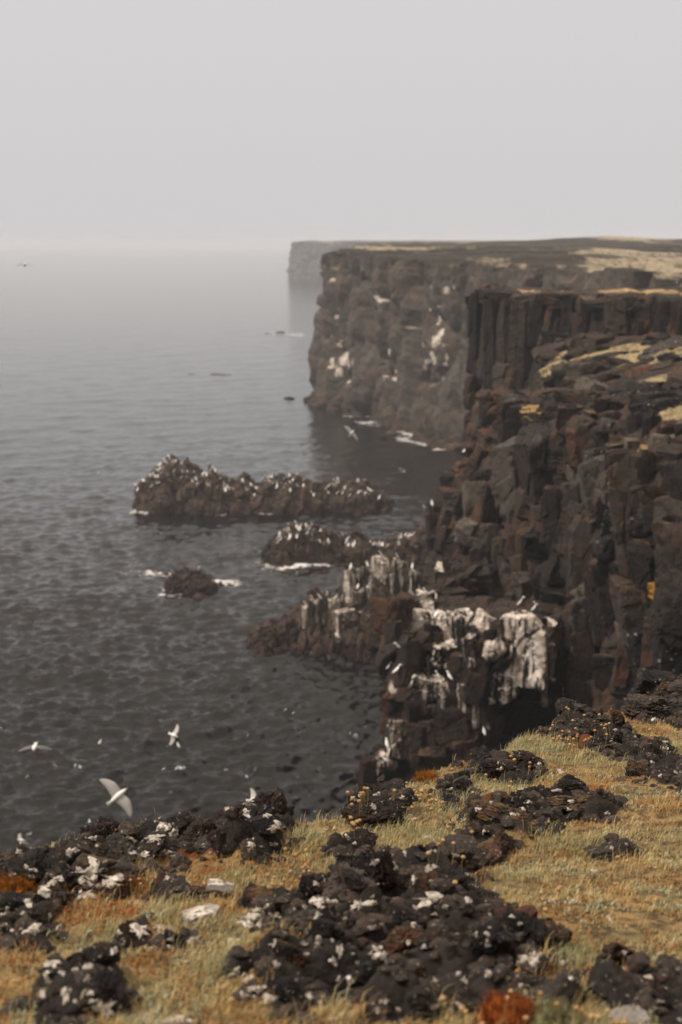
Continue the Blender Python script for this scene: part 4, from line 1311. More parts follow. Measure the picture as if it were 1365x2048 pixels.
('long',2.01,'white seabird on the right hump of the long skerry'),
('long',1.01,'white seabird on the right hump of the long skerry'),
('long',1.16,'white seabird on the right hump of the long skerry'),
('long',2.0,'white seabird on the right hump of the long skerry'),
('long',0.17,'white seabird on the right hump of the long skerry'),
('long',-0.27,'white seabird on the right hump of the long skerry'),
('long',-0.37,'white seabird on the right hump of the long skerry'),
('long',-0.33,'white seabird on the right hump of the long skerry'),
('long',-0.39,'white seabird on the right hump of the long skerry'),
('long',-0.33,'white seabird on the right hump of the long skerry'),
('long',-0.72,'white seabird on the right hump of the long skerry'),
('long',0.28,'white seabird on the right hump of the long skerry'),
('long',-0.42,'white seabird on the right hump of the long skerry'),
('long',-0.14,'white seabird on the right hump of the long skerry'),
('long',0.94,'white seabird on the right hump of the long skerry'),
('long',-0.33,'white seabird on the right hump of the long skerry'),
('long',1.66,'white seabird on the right hump of the long skerry'),
('long',1.42,'white seabird on the right hump of the long skerry'),
('long',-0.28,'white seabird on the right hump of the long skerry'),
('long',1.56,'white seabird on the right hump of the long skerry'),
('long',-0.84,'white seabird on the right hump of the long skerry'),
('long',-1.13,'white seabird on the right hump of the long skerry'),
('long',2.14,'white seabird on the right hump of the long skerry'),
('long',-1.36,'white seabird on the right hump of the long skerry'),
('long',-1.46,'white seabird on the right hump of the long skerry'),
('long',1.68,'white seabird on the right hump of the long skerry'),
('long',1.71,'white seabird at the right tip of the long skerry'),
('long',2.9,'white seabird at the right tip of the long skerry'),
('long',2.72,'white seabird at the right tip of the long skerry'),
('long',2.11,'white seabird at the right tip of the long skerry'),
('long',2.15,'white seabird at the right tip of the long skerry'),
('long',3.47,'white seabird at the right tip of the long skerry'),
('long',2.42,'white seabird at the right tip of the long skerry'),
('long',2.15,'white seabird at the right tip of the long skerry'),
('long',2.51,'white seabird at the right tip of the long skerry'),
('long',3.04,'white seabird at the right tip of the long skerry'),
('long',2.24,'white seabird at the right tip of the long skerry'),
('long',-6.0,'white seabird on the middle front of the long skerry'),
('long',-2.17,'white seabird on the middle front of the long skerry'),
('long',-5.96,'white seabird on the middle front of the long skerry'),
('long',-6.18,'white seabird on the middle front of the long skerry'),
('long',-6.46,'white seabird on the middle front of the long skerry'),
('long',-1.06,'white seabird on the middle front of the long skerry'),
('long',-4.11,'white seabird on the middle front of the long skerry'),
('long',-2.46,'white seabird on the middle front of the long skerry'),
('long',-3.44,'white seabird on the middle front of the long skerry'),
('long',-1.16,'white seabird on the middle front of the long skerry'),
('long',-4.61,'white seabird on the middle front of the long skerry'),
('long',-4.58,'white seabird on the middle front of the long skerry'),
('long',-2.76,'white seabird on the middle front of the long skerry'),
('long',-6.48,'white seabird on the middle front of the long skerry'),
('long',-4.5,'white seabird on the middle front of the long skerry'),
('long',-2.34,'white seabird on the middle front of the long skerry'),
('long',-3.36,'white seabird on the middle front of the long skerry'),
('long',-15.64,'white seabird on the left front of the long skerry'),
('long',-13.2,'white seabird on the left front of the long skerry'),
('long',-15.95,'white seabird on the left front of the long skerry'),
('long',-14.32,'white seabird on the left front of the long skerry'),
('long',-16.17,'white seabird on the left front of the long skerry'),
('long',-17.84,'white seabird on the left front of the long skerry'),
('long',-16.2,'white seabird on the left front of the long skerry'),
('long',-17.16,'white seabird on the left front of the long skerry'),
('long',-18.16,'white seabird on the left front of the long skerry'),
('long',-16.75,'white seabird on the left front of the long skerry'),
('long',-17.62,'white seabird on the left front of the long skerry'),
('long',-15.82,'white seabird on the left front of the long skerry'),
('long',-14.28,'white seabird on the left front of the long skerry'),
('long',-14.17,'white seabird on the left front of the long skerry'),
('long',-13.49,'white seabird on the left front of the long skerry'),
('long',-16.58,'white seabird on the left front of the long skerry'),
('long',-14.66,'white seabird on the left front of the long skerry'),
('second',-2.36,'white seabird on the summit of the low reddish skerry'),
('second',-3.11,'white seabird on the summit of the low reddish skerry'),
('second',-2.32,'white seabird on the summit of the low reddish skerry'),
('second',-3.56,'white seabird on the summit of the low reddish skerry'),
('second',-2.31,'white seabird on the summit of the low reddish skerry'),
('second',-2.37,'white seabird on the summit of the low reddish skerry'),
('second',-2.22,'white seabird on the summit of the low reddish skerry'),
('second',-2.45,'white seabird on the summit of the low reddish skerry'),
('second',-2.63,'white seabird on the summit of the low reddish skerry'),
('second',-3.05,'white seabird on the summit of the low reddish skerry'),
('second',-2.62,'white seabird on the summit of the low reddish skerry'),
('second',-2.38,'white seabird on the summit of the low reddish skerry'),
('second',-2.84,'white seabird on the summit of the low reddish skerry'),
('second',-2.77,'white seabird on the summit of the low reddish skerry'),
('second',-2.31,'white seabird on the summit of the low reddish skerry'),
('second',-3.28,'white seabird on the summit of the low reddish skerry'),
('second',-3.2,'white seabird on the summit of the low reddish skerry'),
('second',-3.66,'white seabird on the summit of the low reddish skerry'),
('second',-2.38,'white seabird on the summit of the low reddish skerry'),
('second',-2.75,'white seabird on the summit of the low reddish skerry'),
('second',-2.69,'white seabird on the summit of the low reddish skerry'),
('second',-3.35,'white seabird on the summit of the low reddish skerry'),
('second',-3.43,'white seabird on the summit of the low reddish skerry'),
('second',-2.98,'white seabird on the summit of the low reddish skerry'),
('second',-2.38,'white seabird on the summit of the low reddish skerry'),
('second',-3.17,'white seabird on the summit of the low reddish skerry'),
('second',-4.59,'white seabird on the left slope of the low reddish skerry'),
('second',-4.6,'white seabird on the left slope of the low reddish skerry'),
('second',-3.95,'white seabird on the left slope of the low reddish skerry'),
('second',-5.05,'white seabird on the left slope of the low reddish skerry'),
('second',-3.92,'white seabird on the left slope of the low reddish skerry'),
('second',-5.22,'white seabird on the left slope of the low reddish skerry'),
('second',-4.17,'white seabird on the left slope of the low reddish skerry'),
('second',-4.07,'white seabird on the left slope of the low reddish skerry'),
('second',-4.52,'white seabird on the left slope of the low reddish skerry'),
('second',-4.11,'white seabird on the left slope of the low reddish skerry'),
('second',-4.81,'white seabird on the left slope of the low reddish skerry'),
('second',-5.02,'white seabird on the left slope of the low reddish skerry'),
('second',-4.69,'white seabird on the left slope of the low reddish skerry'),
('second',-4.83,'white seabird on the left slope of the low reddish skerry'),
('second',-4.15,'white seabird on the left slope of the low reddish skerry'),
('second',-4.38,'white seabird on the left slope of the low reddish skerry'),
('second',-4.23,'white seabird on the left slope of the low reddish skerry'),
('second',-3.75,'white seabird on the left slope of the low reddish skerry'),
('second',-4.06,'white seabird on the left slope of the low reddish skerry'),
('second',-4.03,'white seabird on the left slope of the low reddish skerry'),
('second',-0.9,'white seabird right of the summit of the low reddish skerry'),
('second',-0.97,'white seabird right of the summit of the low reddish skerry'),
('second',-1.25,'white seabird right of the summit of the low reddish skerry'),
('second',-1.85,'white seabird right of the summit of the low reddish skerry'),
('second',-1.61,'white seabird right of the summit of the low reddish skerry'),
('second',-1.23,'white seabird right of the summit of the low reddish skerry'),
('second',-1.18,'white seabird right of the summit of the low reddish skerry'),
('second',-1.01,'white seabird right of the summit of the low reddish skerry'),
('second',2.73,'white seabird on the flat middle of the low reddish skerry'),
('second',2.45,'white seabird on the flat middle of the low reddish skerry'),
('second',0.87,'white seabird on the flat middle of the low reddish skerry'),
('second',2.27,'white seabird on the flat middle of the low reddish skerry'),
('second',0.62,'white seabird on the flat middle of the low reddish skerry'),
('second',2.37,'white seabird on the flat middle of the low reddish skerry'),
('second',0.58,'white seabird on the flat middle of the low reddish skerry'),
('second',-0.03,'white seabird on the flat middle of the low reddish skerry'),
('second',3.54,'white seabird on the flat middle of the low reddish skerry'),
('second',3.22,'white seabird on the flat middle of the low reddish skerry'),
('second',1.07,'white seabird on the flat middle of the low reddish skerry'),
('second',0.08,'white seabird on the flat middle of the low reddish skerry'),
('second',3.02,'white seabird on the flat middle of the low reddish skerry'),
('second',2.84,'white seabird on the flat middle of the low reddish skerry'),
('second',0.49,'white seabird on the flat middle of the low reddish skerry'),
('second',3.02,'white seabird on the flat middle of the low reddish skerry'),
('second',3.1,'white seabird on the flat middle of the low reddish skerry'),
('second',5.14,'white seabird in the cluster where the reddish skerry meets the cliff'),
('second',4.77,'white seabird in the cluster where the reddish skerry meets the cliff'),
('second',4.51,'white seabird in the cluster where the reddish skerry meets the cliff'),
('second',4.52,'white seabird in the cluster where the reddish skerry meets the cliff'),
('second',4.98,'white seabird in the cluster where the reddish skerry meets the cliff'),
('second',5.32,'white seabird in the cluster where the reddish skerry meets the cliff'),
('second',5.22,'white seabird in the cluster where the reddish skerry meets the cliff'),
('second',4.71,'white seabird in the cluster where the reddish skerry meets the cliff'),
('second',5.41,'white seabird in the cluster where the reddish skerry meets the cliff'),
('second',4.51,'white seabird in the cluster where the reddish skerry meets the cliff'),
('second',5.19,'white seabird in the cluster where the reddish skerry meets the cliff'),
('second',4.65,'white seabird in the cluster where the reddish skerry meets the cliff'),
('second',4.44,'white seabird in the cluster where the reddish skerry meets the cliff'),
('second',4.67,'white seabird in the cluster where the reddish skerry meets the cliff'),
('second',5.41,'white seabird in the cluster where the reddish skerry meets the cliff'),
('second',4.71,'white seabird in the cluster where the reddish skerry meets the cliff'),
('second',4.45,'white seabird in the cluster where the reddish skerry meets the cliff'),
('second',5.03,'white seabird in the cluster where the reddish skerry meets the cliff'),
('second',4.86,'white seabird in the cluster where the reddish skerry meets the cliff'),
('second',5.14,'white seabird in the cluster where the reddish skerry meets the cliff'),
('second',5.14,'white seabird in the cluster where the reddish skerry meets the cliff'),
('second',5.3,'white seabird in the cluster where the reddish skerry meets the cliff'),
('second',5.55,'white seabird in the cluster where the reddish skerry meets the cliff'),
('second',4.85,'white seabird in the cluster where the reddish skerry meets the cliff'),
('second',5.21,'white seabird in the cluster where the reddish skerry meets the cliff'),
('second',4.58,'white seabird in the cluster where the reddish skerry meets the cliff'),
('second',4.74,'white seabird in the cluster where the reddish skerry meets the cliff'),
('second',4.55,'white seabird in the cluster where the reddish skerry meets the cliff'),
('second',5.49,'white seabird in the cluster where the reddish skerry meets the cliff'),
('second',4.85,'white seabird in the cluster where the reddish skerry meets the cliff'),
('second',5.3,'white seabird in the cluster where the reddish skerry meets the cliff'),
('second',5.51,'white seabird in the cluster where the reddish skerry meets the cliff'),
('second',4.91,'white seabird in the cluster where the reddish skerry meets the cliff'),
('second',4.69,'white seabird in the cluster where the reddish skerry meets the cliff'),
('second',4.74,'white seabird in the cluster where the reddish skerry meets the cliff'),
('second',5.03,'white seabird in the cluster where the reddish skerry meets the cliff'),
('second',4.91,'white seabird in the cluster where the reddish skerry meets the cliff')]
PERCHED_SMALL = [(-10.18,),(-9.63,)]
SHELF_TURF = [(13.089,60.457,0,1.91,4.74),
(12.689,64.992,0,2.97,1.7),
(11.778,51.713,0,1.27,2.92),
(10.796,67.362,0,1.18,1.16),
(10.444,44.642,0,0.78,1.99),
(9.481,40.997,0,0.58,0.87),
(9.587,65.394,0,0.69,1.01),
(9.933,48.747,0,0.69,0.85),
(7.822,58.727,0,0.5,1.18)]
PROMONTORY_TURF = [(10.32,84.5,0,1.78,3.5),(12.17,81,0,1.14,2.2),(15.16,76,0,1.87,2),(17.11,74,0,1.56,2.5),(18.67,72,0,1.52,4)]
TUSSOCK_ZONES = [(-0.1,4.264,0.09,0.173),
(0.16,4.398,0.108,0.184),
(0.287,4.322,0.091,0.194),
(-0.004,3.827,0.054,0.094),
(0.444,4.816,0.102,0.183),
(0.894,5.934,0.125,0.412),
(1.369,6.003,0.148,0.252),
(0.719,4.11,0.101,0.108),
(0.537,5.21,0.073,0.171),
(-0.439,3.292,0.069,0.115),
(-0.546,3.337,0.07,0.136),
(-0.246,3.046,0.043,0.076),
(-0.276,2.866,0.04,0.103),
(-0.26,3.798,0.08,0.081),
(0.541,3.046,0.064,0.076),
(0.363,4.476,0.063,0.127),
(0.399,2.616,0.037,0.057)]
BUTTRESS_GUANO = [(2.838,45.389,12.201,0.43),
(2.587,42.492,12.317,0.49),
(3.097,42.072,12.354,0.49),
(3.685,41.837,12.654,0.49),
(4.223,41.132,12.691,0.43),
(4.421,40.095,12.296,0.52),
(5.303,40.777,12.559,0.66),
(5.634,40.89,11.755,0.58),
(6.112,41.759,12.362,0.4),
(2.112,42.184,11.926,0.32),
(1.675,41.759,10.701,0.35),
(1.753,41.868,11.065,0.2),
(3.058,41.012,10.86,0.46),
(3.959,40.724,11.092,0.2),
(4.349,40.704,9.315,0.35),
(1.558,41.2,9.136,0.23),
(1.352,40.813,8.642,0.37),
(2.744,40.895,10.114,0.23),
(3.195,41.243,11.961,0.26),
(2.627,46.028,12.121,0.37)]
PERCHED_CLIFF = [(5.84, 44.82, 12.43, 1.0, 'white seabird standing tall on top of the big white guano slab'),
(6.06, 43.21, 12.69, 0.7, 'small seabird on the right shoulder of the white slab'),
(6.32, 44.82, 12.42, 0.65, 'upper small seabird right of the white slab'),
(4.65, 82.64, 3.69, 0.8, 'white seabird on the upper left corner ledge of the buttress'),
(2.82, 45.84, 12.55, 0.8, 'white seabird on the whitest ledge at the buttress corner'),
(1.71, 41.26, 12.02, 0.8, 'white seabird on the left edge of the buttress, midway down'),
(1.46, 41.62, 11.28, 0.7, 'small seabird jutting out at the left edge of the buttress'),
(1.69, 41.09, 11.33, 0.9, 'white seabird atop the thin white column at the left edge'),
(2.9, 40.8, 11.24, 0.8, 'left one of two seabirds on the white hummock'),
(3.2, 40.44, 11.35, 0.8, 'right one of two seabirds on the white hummock'),
(1.38, 40.71, 9.15, 0.8, 'lowest seabird on the left foot of the buttress'),
(7.63, 128.77, 0.06, 0.8, 'left of two seabirds on the cliff shoulder above the reddish skerry'),
(4.11, 63.18, 12.35, 0.8, 'right of two seabirds on the cliff shoulder above the reddish skerry'),
(2.91, 42.02, 12.83, 0.75, 'white seabird on the guano ledge left of the white slab'),
(5.87, 67.18, 14.2, 0.7, 'white seabird on the reddish rubble below the promontory'),
(4.24, 40.19, 9.71, 0.7, 'white seabird on the small white pillar just above the grassy brink')]

# ------------------------------------------------------------------ noise
def _hash(ix, iy, iz, seed):
    x = (ix.astype(np.int64) * 73856093) ^ (iy.astype(np.int64) * 19349663) ^ (iz.astype(np.int64) * 83492791) ^ (seed * 1274126177)
    x = (x & 0xffffffff).astype(np.uint64)
    x = ((x ^ (x >> np.uint64(16))) * np.uint64(0x45d9f3b)) & np.uint64(0xffffffff)
    x = ((x ^ (x >> np.uint64(16))) * np.uint64(0x45d9f3b)) & np.uint64(0xffffffff)
    x = x ^ (x >> np.uint64(16))
    return x.astype(np.float64) / 4294967295.0
def vnoise(p, seed=0):
    i = np.floor(p); f = p - i; f = f * f * f * (f * (f * 6 - 15) + 10); i = i.astype(np.int64)
    r = 0
    for a in (0, 1):
        wx = f[:, 0] if a else 1 - f[:, 0]
        for b in (0, 1):
            wy = f[:, 1] if b else 1 - f[:, 1]
            for c in (0, 1):
                wz = f[:, 2] if c else 1 - f[:, 2]
                r = r + wx * wy * wz * _hash(i[:, 0] + a, i[:, 1] + b, i[:, 2] + c, seed)
    return r * 2 - 1
_R = np.array(Matrix.Rotation(0.7, 3, Vector((1, 2, 3)).normalized()))
def fbm(p, octv=4, seed=0, gain=0.5, ridged=False):
    r = 0; a = 1.0; t = 0
    for o in range(octv):
        n = vnoise(p, seed + o)
        r = r + a * ((1 - 2 * np.abs(n)) if ridged else n); t += a
        a *= gain; p = (p @ _R.T) * 2.03 + 3.7
    return r / t
def worley(p, seed=0):
    i = np.floor(p).astype(np.int64); n = len(p)
    f1 = np.full(n, 9.0); f2 = np.full(n, 9.0); cid = np.zeros(n)
    for a in (-1, 0, 1):
        for b in (-1, 0, 1):
            for c in (-1, 0, 1):
                q = i + np.array([a, b, c])
                h = [_hash(q[:, 0], q[:, 1], q[:, 2], seed + k) for k in (1, 2, 3)]
                d = np.sqrt((q[:, 0] + h[0] - p[:, 0]) ** 2 + (q[:, 1] + h[1] - p[:, 1]) ** 2 + (q[:, 2] + h[2] - p[:, 2]) ** 2)
                near = d < f1
                f2 = np.where(near, f1, np.minimum(f2, d)); f1 = np.where(near, d, f1); cid = np.where(near, h[0], cid)
    return f1, f2, cid
def facet(p, seed, amp, tilt, crack, cw=.12):
    """broken-block relief: every cell a flat face with its own offset and tilt, dark joints between"""
    i = np.floor(p).astype(np.int64); n = len(p)
    f1 = np.full(n, 9.0); f2 = np.full(n, 9.0); best = np.zeros((n, 3)); bq = np.zeros((n, 3), dtype=np.int64)
    for a in (-1, 0, 1):
        for b in (-1, 0, 1):
            for c in (-1, 0, 1):
                q = i + np.array([a, b, c])
                v = p - (q + np.stack([_hash(q[:, 0], q[:, 1], q[:, 2], seed + k) for k in (1, 2, 3)], -1))
                d = np.sqrt((v * v).sum(1)); near = d < f1
                f2 = np.where(near, f1, np.minimum(f2, d)); f1 = np.where(near, d, f1)
                best = np.where(near[:, None], v, best); bq = np.where(near[:, None], q, bq)
    g = np.stack([_hash(bq[:, 0], bq[:, 1], bq[:, 2], seed + k) for k in (11, 12, 13, 14)], -1) - .5
    return amp * g[:, 3] + tilt * 2 * (best * g[:, :3]).sum(1) - crack * sstep(cw, 0, f2 - f1)
def sstep(a, b, x):
    t = np.clip((x - a) / (b - a), 0, 1); return t * t * (3 - 2 * t)

# ------------------------------------------------------------------ mesh helpers
def raw_mesh(name, V, faces, mat=None, smooth=True, attrs=None):
    """V (n,3); faces: list of int arrays (m,k)"""
    me = bpy.data.meshes.new(name)
    V = np.asarray(V, dtype=np.float32)
    me.vertices.add(len(V)); me.vertices.foreach_set('co', V.ravel())
    loops = np.concatenate([f.ravel() for f in faces]).astype(np.int32)
    tot = np.concatenate([np.full(len(f), f.shape[1]) for f in faces]).astype(np.int32)
    st = np.concatenate([[0], np.cumsum(tot)[:-1]]).astype(np.int32)
    me.loops.add(len(loops)); me.loops.foreach_set('vertex_index', loops)
    me.polygons.add(len(tot)); me.polygons.foreach_set('loop_start', st); me.polygons.foreach_set('loop_total', tot)
    me.polygons.foreach_set('use_smooth', np.full(len(tot), smooth))
    for k, v in (attrs or {}).items():
        v = np.asarray(v, dtype=np.float32)
        if v.ndim == 1:
            me.attributes.new(k, 'FLOAT', 'POINT').data.foreach_set('value', v)
        else:
            me.attributes.new(k, 'FLOAT_COLOR', 'POINT').data.foreach_set('color', np.c_[v, np.ones(len(v))].astype(np.float32).ravel())
    me.update(calc_edges=True); me.validate()
    if mat: me.materials.append(mat)
    return me
def quads(nr, nc, flip=False):
    a = np.arange(nr * nc).reshape(nr, nc)
    q = np.stack([a[:-1, :-1], a[:-1, 1:], a[1:, 1:], a[1:, :-1]], -1).reshape(-1, 4)
    return q[:, ::-1].copy() if flip else q
def obj(name, me, parent=None, loc=None):
    o = bpy.data.objects.new(name, me); C.objects.link(o)
    if parent: o.parent = parent
    if loc: o.location = loc
    return o
def tag(o, label=None, cat=None, group=None, kind=None):
    if label: o['label'] = label
    if cat: o['category'] = cat
    if group: o['group'] = group
    if kind: o['kind'] = kind
    return o
def empty(name, loc=(0, 0, 0)):
    o = bpy.data.objects.new(name, None); o.location = loc; o.empty_display_size = .2; C.objects.link(o); return o
def catmull(G, n, axis):
    G = np.moveaxis(np.asarray(G, float), axis, 0); k = len(G)
    t = np.linspace(0, k - 1, n); i = np.clip(np.floor(t).astype(int), 0, k - 2); f = (t - i).reshape(-1, *([1] * (G.ndim - 1)))
    g = lambda j: G[np.clip(j, 0, k - 1)]
    a, b, c, d = g(i - 1), g(i), g(i + 1), g(i + 2)
    lin = b + (c - b) * f
    cub = .5 * (2 * b + (c - a) * f + (2 * a - 5 * b + 4 * c - d) * f ** 2 + (3 * b - a - 3 * c + d) * f ** 3)
    return np.moveaxis(lin * .45 + cub * .55, 0, axis)
def grid_normals(P):
    du = np.gradient(P, axis=1); dv = np.gradient(P, axis=0)
    n = np.cross(du, dv); n /= np.linalg.norm(n, axis=2, keepdims=True) + 1e-9
    return n

# ------------------------------------------------------------------ materials
class MB:
    def __init__(s, name):
        s.m = bpy.data.materials.new(name); s.m.use_nodes = True
        s.n, s.l = s.m.node_tree.nodes, s.m.node_tree.links
        s.n.clear(); s.out = s.n.new('ShaderNodeOutputMaterial')
        s.p = s.n.new('ShaderNodeBsdfPrincipled'); s.l.new(s.p.outputs[0], s.out.inputs[0])
        g = s.n.new('ShaderNodeNewGeometry'); s.pos = g.outputs['Position']; s.nor = g.outputs['Normal']
    def put(s, sock, v):
        if hasattr(v, 'is_linked') or hasattr(v, 'links'): s.l.new(v, sock)
        elif isinstance(v, (tuple, list)) and len(v) == 3 and sock.type == 'RGBA': sock.default_value = (*v, 1)
        else: sock.default_value = v
    def math(s, op, a, b=0.0, c=None, clamp=False):
        q = s.n.new('ShaderNodeMath'); q.operation = op; q.use_clamp = clamp
        s.put(q.inputs[0], a); s.put(q.inputs[1], b)
        if c is not None: s.put(q.inputs[2], c)
        return q.outputs[0]
    def scl(s, v, k):
        q = s.n.new('ShaderNodeVectorMath'); q.operation = 'MULTIPLY'; s.l.new(v, q.inputs[0]); q.inputs[1].default_value = k; return q.outputs[0]
    def noise(s, scale, detail=5, rough=.55, v=None, dist=0.0, off=0.0):
        q = s.n.new('ShaderNodeTexNoise'); q.inputs['Scale'].default_value = scale; q.inputs['Detail'].default_value = detail
        q.inputs['Roughness'].default_value = rough; q.inputs['Distortion'].default_value = dist
        v = v or s.pos
        if off:
            a = s.n.new('ShaderNodeVectorMath'); a.operation = 'ADD'; s.l.new(v, a.inputs[0]); a.inputs[1].default_value = (off, off * 1.7, off * .6); v = a.outputs[0]
        s.l.new(v, q.inputs['Vector']); return q.outputs['Fac']
    def vor(s, scale, feat='F1', v=None, rnd=1.0):
        q = s.n.new('ShaderNodeTexVoronoi'); q.feature = feat; q.inputs['Scale'].default_value = scale; q.inputs['Randomness'].default_value = rnd
        s.l.new(v or s.pos, q.inputs['Vector']); return q.outputs[0]
    def step(s, v, a, b):
        q = s.n.new('ShaderNodeMapRange'); q.interpolation_type = 'SMOOTHSTEP'; s.put(q.inputs[0], v)
        q.inputs[1].default_value = a; q.inputs[2].default_value = b; return q.outputs[0]
    def mix(s, f, a, b, mode='MIX'):
        q = s.n.new('ShaderNodeMix'); q.data_type = 'RGBA'; q.blend_type = mode
        s.put(q.inputs[0], f); s.put(q.inputs[6], a); s.put(q.inputs[7], b); return q.outputs[2]
    def attr(s, name, fac=True):
        q = s.n.new('ShaderNodeAttribute'); q.attribute_name = name; return q.outputs['Fac' if fac else 'Color']
    def up(s):
        q = s.n.new('ShaderNodeSeparateXYZ'); s.l.new(s.nor, q.inputs[0]); return q.outputs[2]
    def posz(s):
        q = s.n.new('ShaderNodeSeparateXYZ'); s.l.new(s.pos, q.inputs[0]); return q.outputs[2]
    def rnd(s):
        return s.n.new('ShaderNodeObjectInfo').outputs['Random']
    def bump(s, h, strength, dist):
        q = s.n.new('ShaderNodeBump'); q.inputs['Strength'].default_value = strength; q.inputs['Distance'].default_value = dist
        s.l.new(h, q.inputs['Height']); s.l.new(q.outputs[0], s.p.inputs['Normal'])
    def fin(s, col, rough=.9, spec=.3):
        s.put(s.p.inputs['Base Color'], col); s.put(s.p.inputs['Roughness'], rough); s.p.inputs['Specular IOR Level'].default_value = spec
        return s.m

def rock_mat(name, c0, c1, sc=1.0, red=0.0, moss=None, mlo=.55, mhi=.8, msc=1.3, mamp=1.1, specks=0.0, turf=False, guano=None, glo=.45, ghi=.6, bump=.5, orange=0.0, weed=None, rough=.88, vary=True):
    """sc: size of the pattern in metres; moss: colour of growth on level faces; guano: 'attr' or 'all'"""
    b = MB(name)
    n1 = b.noise(.55 / sc, 7, .62); n2 = b.noise(3.1 / sc, 6, .65, off=11); n3 = b.noise(14 / sc, 4, .7, off=5)
    col = b.mix(b.step(n1, .3, .7), c0, c1)
    col = b.mix(b.step(n2, .42, .72), col, tuple(x * 1.5 for x in c1))
    col = b.mix(b.math('MULTIPLY', b.step(n3, .5, .75), .45), col, tuple(x * .45 for x in c0))
    if vary:
        rr_ = b.rnd(); col = b.mix(b.step(rr_, .75, .35), col, tuple(x * .5 for x in c0)); col = b.mix(b.math('MULTIPLY', b.step(rr_, .7, 1.0), .6), col, tuple(x * 1.5 for x in c1))
    if red:
        col = b.mix(b.math('MULTIPLY', b.step(b.noise(.8 / sc, 6, .6, off=23), .45, .62), red), col, (.115, .042, .020))
    if orange:
        col = b.mix(b.math('MULTIPLY', b.step(b.noise(1.6 / sc, 6, .6, off=31), .5, .62), orange), col, (.36, .13, .02))
    if moss:
        mm = b.math('ADD', b.up(), b.math('MULTIPLY', b.math('SUBTRACT', b.noise(msc / sc, 7, .68, off=41), .5), mamp))
        if turf: mm = b.math('ADD', mm, b.math('MULTIPLY', b.math('SUBTRACT', b.attr('turf'), 1.0), 1.6))
        mcol = b.mix(b.step(b.noise(3.5 / sc, 5, .6, off=2), .4, .65), moss, tuple(x * .42 for x in moss))
        col = b.mix(b.step(mm, mlo, mhi), col, mcol)
    if specks:
        col = b.mix(b.math('MULTIPLY', b.step(b.noise(5.0 / sc, 5, .7, off=7), .615, .66), specks), col, (.40, .35, .295))
    if weed:
        z = b.math('ADD', b.posz(), b.math('MULTIPLY', b.math('SUBTRACT', b.noise(.5, 5, .6, off=3), .5), 1.6))
        col = b.mix(b.step(z, weed[1] + .7, weed[1] - .5), col, b.mix(b.step(b.noise(1.4, 5, .6, off=9), .4, .62), weed[0], tuple(x * .35 for x in weed[0])))
    if guano:
        st = b.noise(1.2 / sc, 6, .6, v=b.scl(b.pos, (2.6, 2.6, .24)), off=13)
        fine = b.noise(7 / sc, 4, .65, v=b.scl(b.pos, (1.8, 1.8, .25)), off=17)
        g = b.math('ADD', b.math('MULTIPLY', st, .75), b.math('MULTIPLY', fine, .25))
        if guano == 'attr': g = b.math('ADD', b.math('SUBTRACT', g, .5), b.attr('guano'))
        else: g = b.math('ADD', g, b.math('MULTIPLY', b.up(), .06))
        gm = b.step(g, glo, ghi)
        gcol = b.mix(b.step(b.noise(2.3 / sc, 5, .6, off=29), .38, .68), (.62, .54, .47), (.22, .165, .12))
        col = b.mix(gm, col, gcol)
    h = b.math('ADD', b.math('MULTIPLY', b.noise(2.2 / sc, 9, .68, off=1), 1.0), b.math('MULTIPLY', b.vor(2.6 / sc, 'DISTANCE_TO_EDGE'), .35))
    b.bump(h, bump, .35 * sc)
    return b.fin(col, rough, .25)

DK, MD = (.0100, .0077, .0060), (.029, .0225, .0172)
M = {}
M['rock'] = rock_mat('basalt', DK, MD, 1.0, red=.14, moss=(.16, .10, .045), mlo=.95, mhi=1.2, bump=.55)
M['slab'] = rock_mat('basalt_slab', (.028, .022, .0175), (.048, .039, .031), 1.6, bump=.25)
M['pale'] = rock_mat('basalt_pale', (.050, .040, .032), (.085, .069, .056), 1.0, bump=.3, moss=(.18, .12, .06), mlo=.9, mhi=1.2)
M['rust'] = rock_mat('basalt_rusty', DK, MD, .8, red=.4, bump=.4)
M['red'] = rock_mat('scoria_red', (.024, .016, .012), (.050, .030, .022), .7, red=.45, bump=.7)
M['mossy'] = rock_mat('basalt_mossy', DK, MD, .8, moss=(.27, .17, .06), mlo=.35, mhi=.75)
M['speck'] = rock_mat('basalt_specked', DK, (.05, .043, .036), .7, specks=.9, bump=.7)
M['orange'] = rock_mat('basalt_orange_lichen', DK, MD, .5, orange=1.0, moss=(.36, .17, .03), mlo=.0, mhi=.4)
M['white'] = rock_mat('basalt_guano_white', DK, MD, .8, guano='all', glo=.445, ghi=.53)
M['guano'] = rock_mat('basalt_guano_streaked', DK, MD, .8, guano='all', glo=.50, ghi=.60)
M['buttress'] = rock_mat('buttress_basalt', DK, MD, .9, red=.3, guano='attr', glo=.42, ghi=.60, vary=False, bump=.7)
M['cliff'] = rock_mat('cliff_basalt', DK, MD, 1.2, red=.5, moss=(.36, .24, .11), mlo=.45, mhi=.75, msc=.4, mamp=1.2, turf=True, vary=False, bump=.6)
M['shelf'] = rock_mat('cliff_shelf', DK, MD, 1.0, red=.4, moss=(.31, .235, .12), mlo=.42, mhi=.72, msc=.9, mamp=3.2, turf=True, vary=False, bump=.6)
M['far'] = rock_mat('far_cliff_basalt', (.036, .0295, .0240), (.068, .0555, .0445), 3.0, red=.18, moss=(.30, .23, .12), mlo=.83, mhi=1.1, guano='attr', glo=.42, ghi=.75, vary=False, bump=.6, weed=((.055, .034, .022), 1.4))  # basalt lightened, so its colour stands in for part of the haze
M['distant'] = rock_mat('distant_cliff_basalt', (.045, .039, .035), (.08, .07, .062), 8.0, vary=False, bump=.4)  # paler still: haze that the thin fog lacks is put into the rock colour
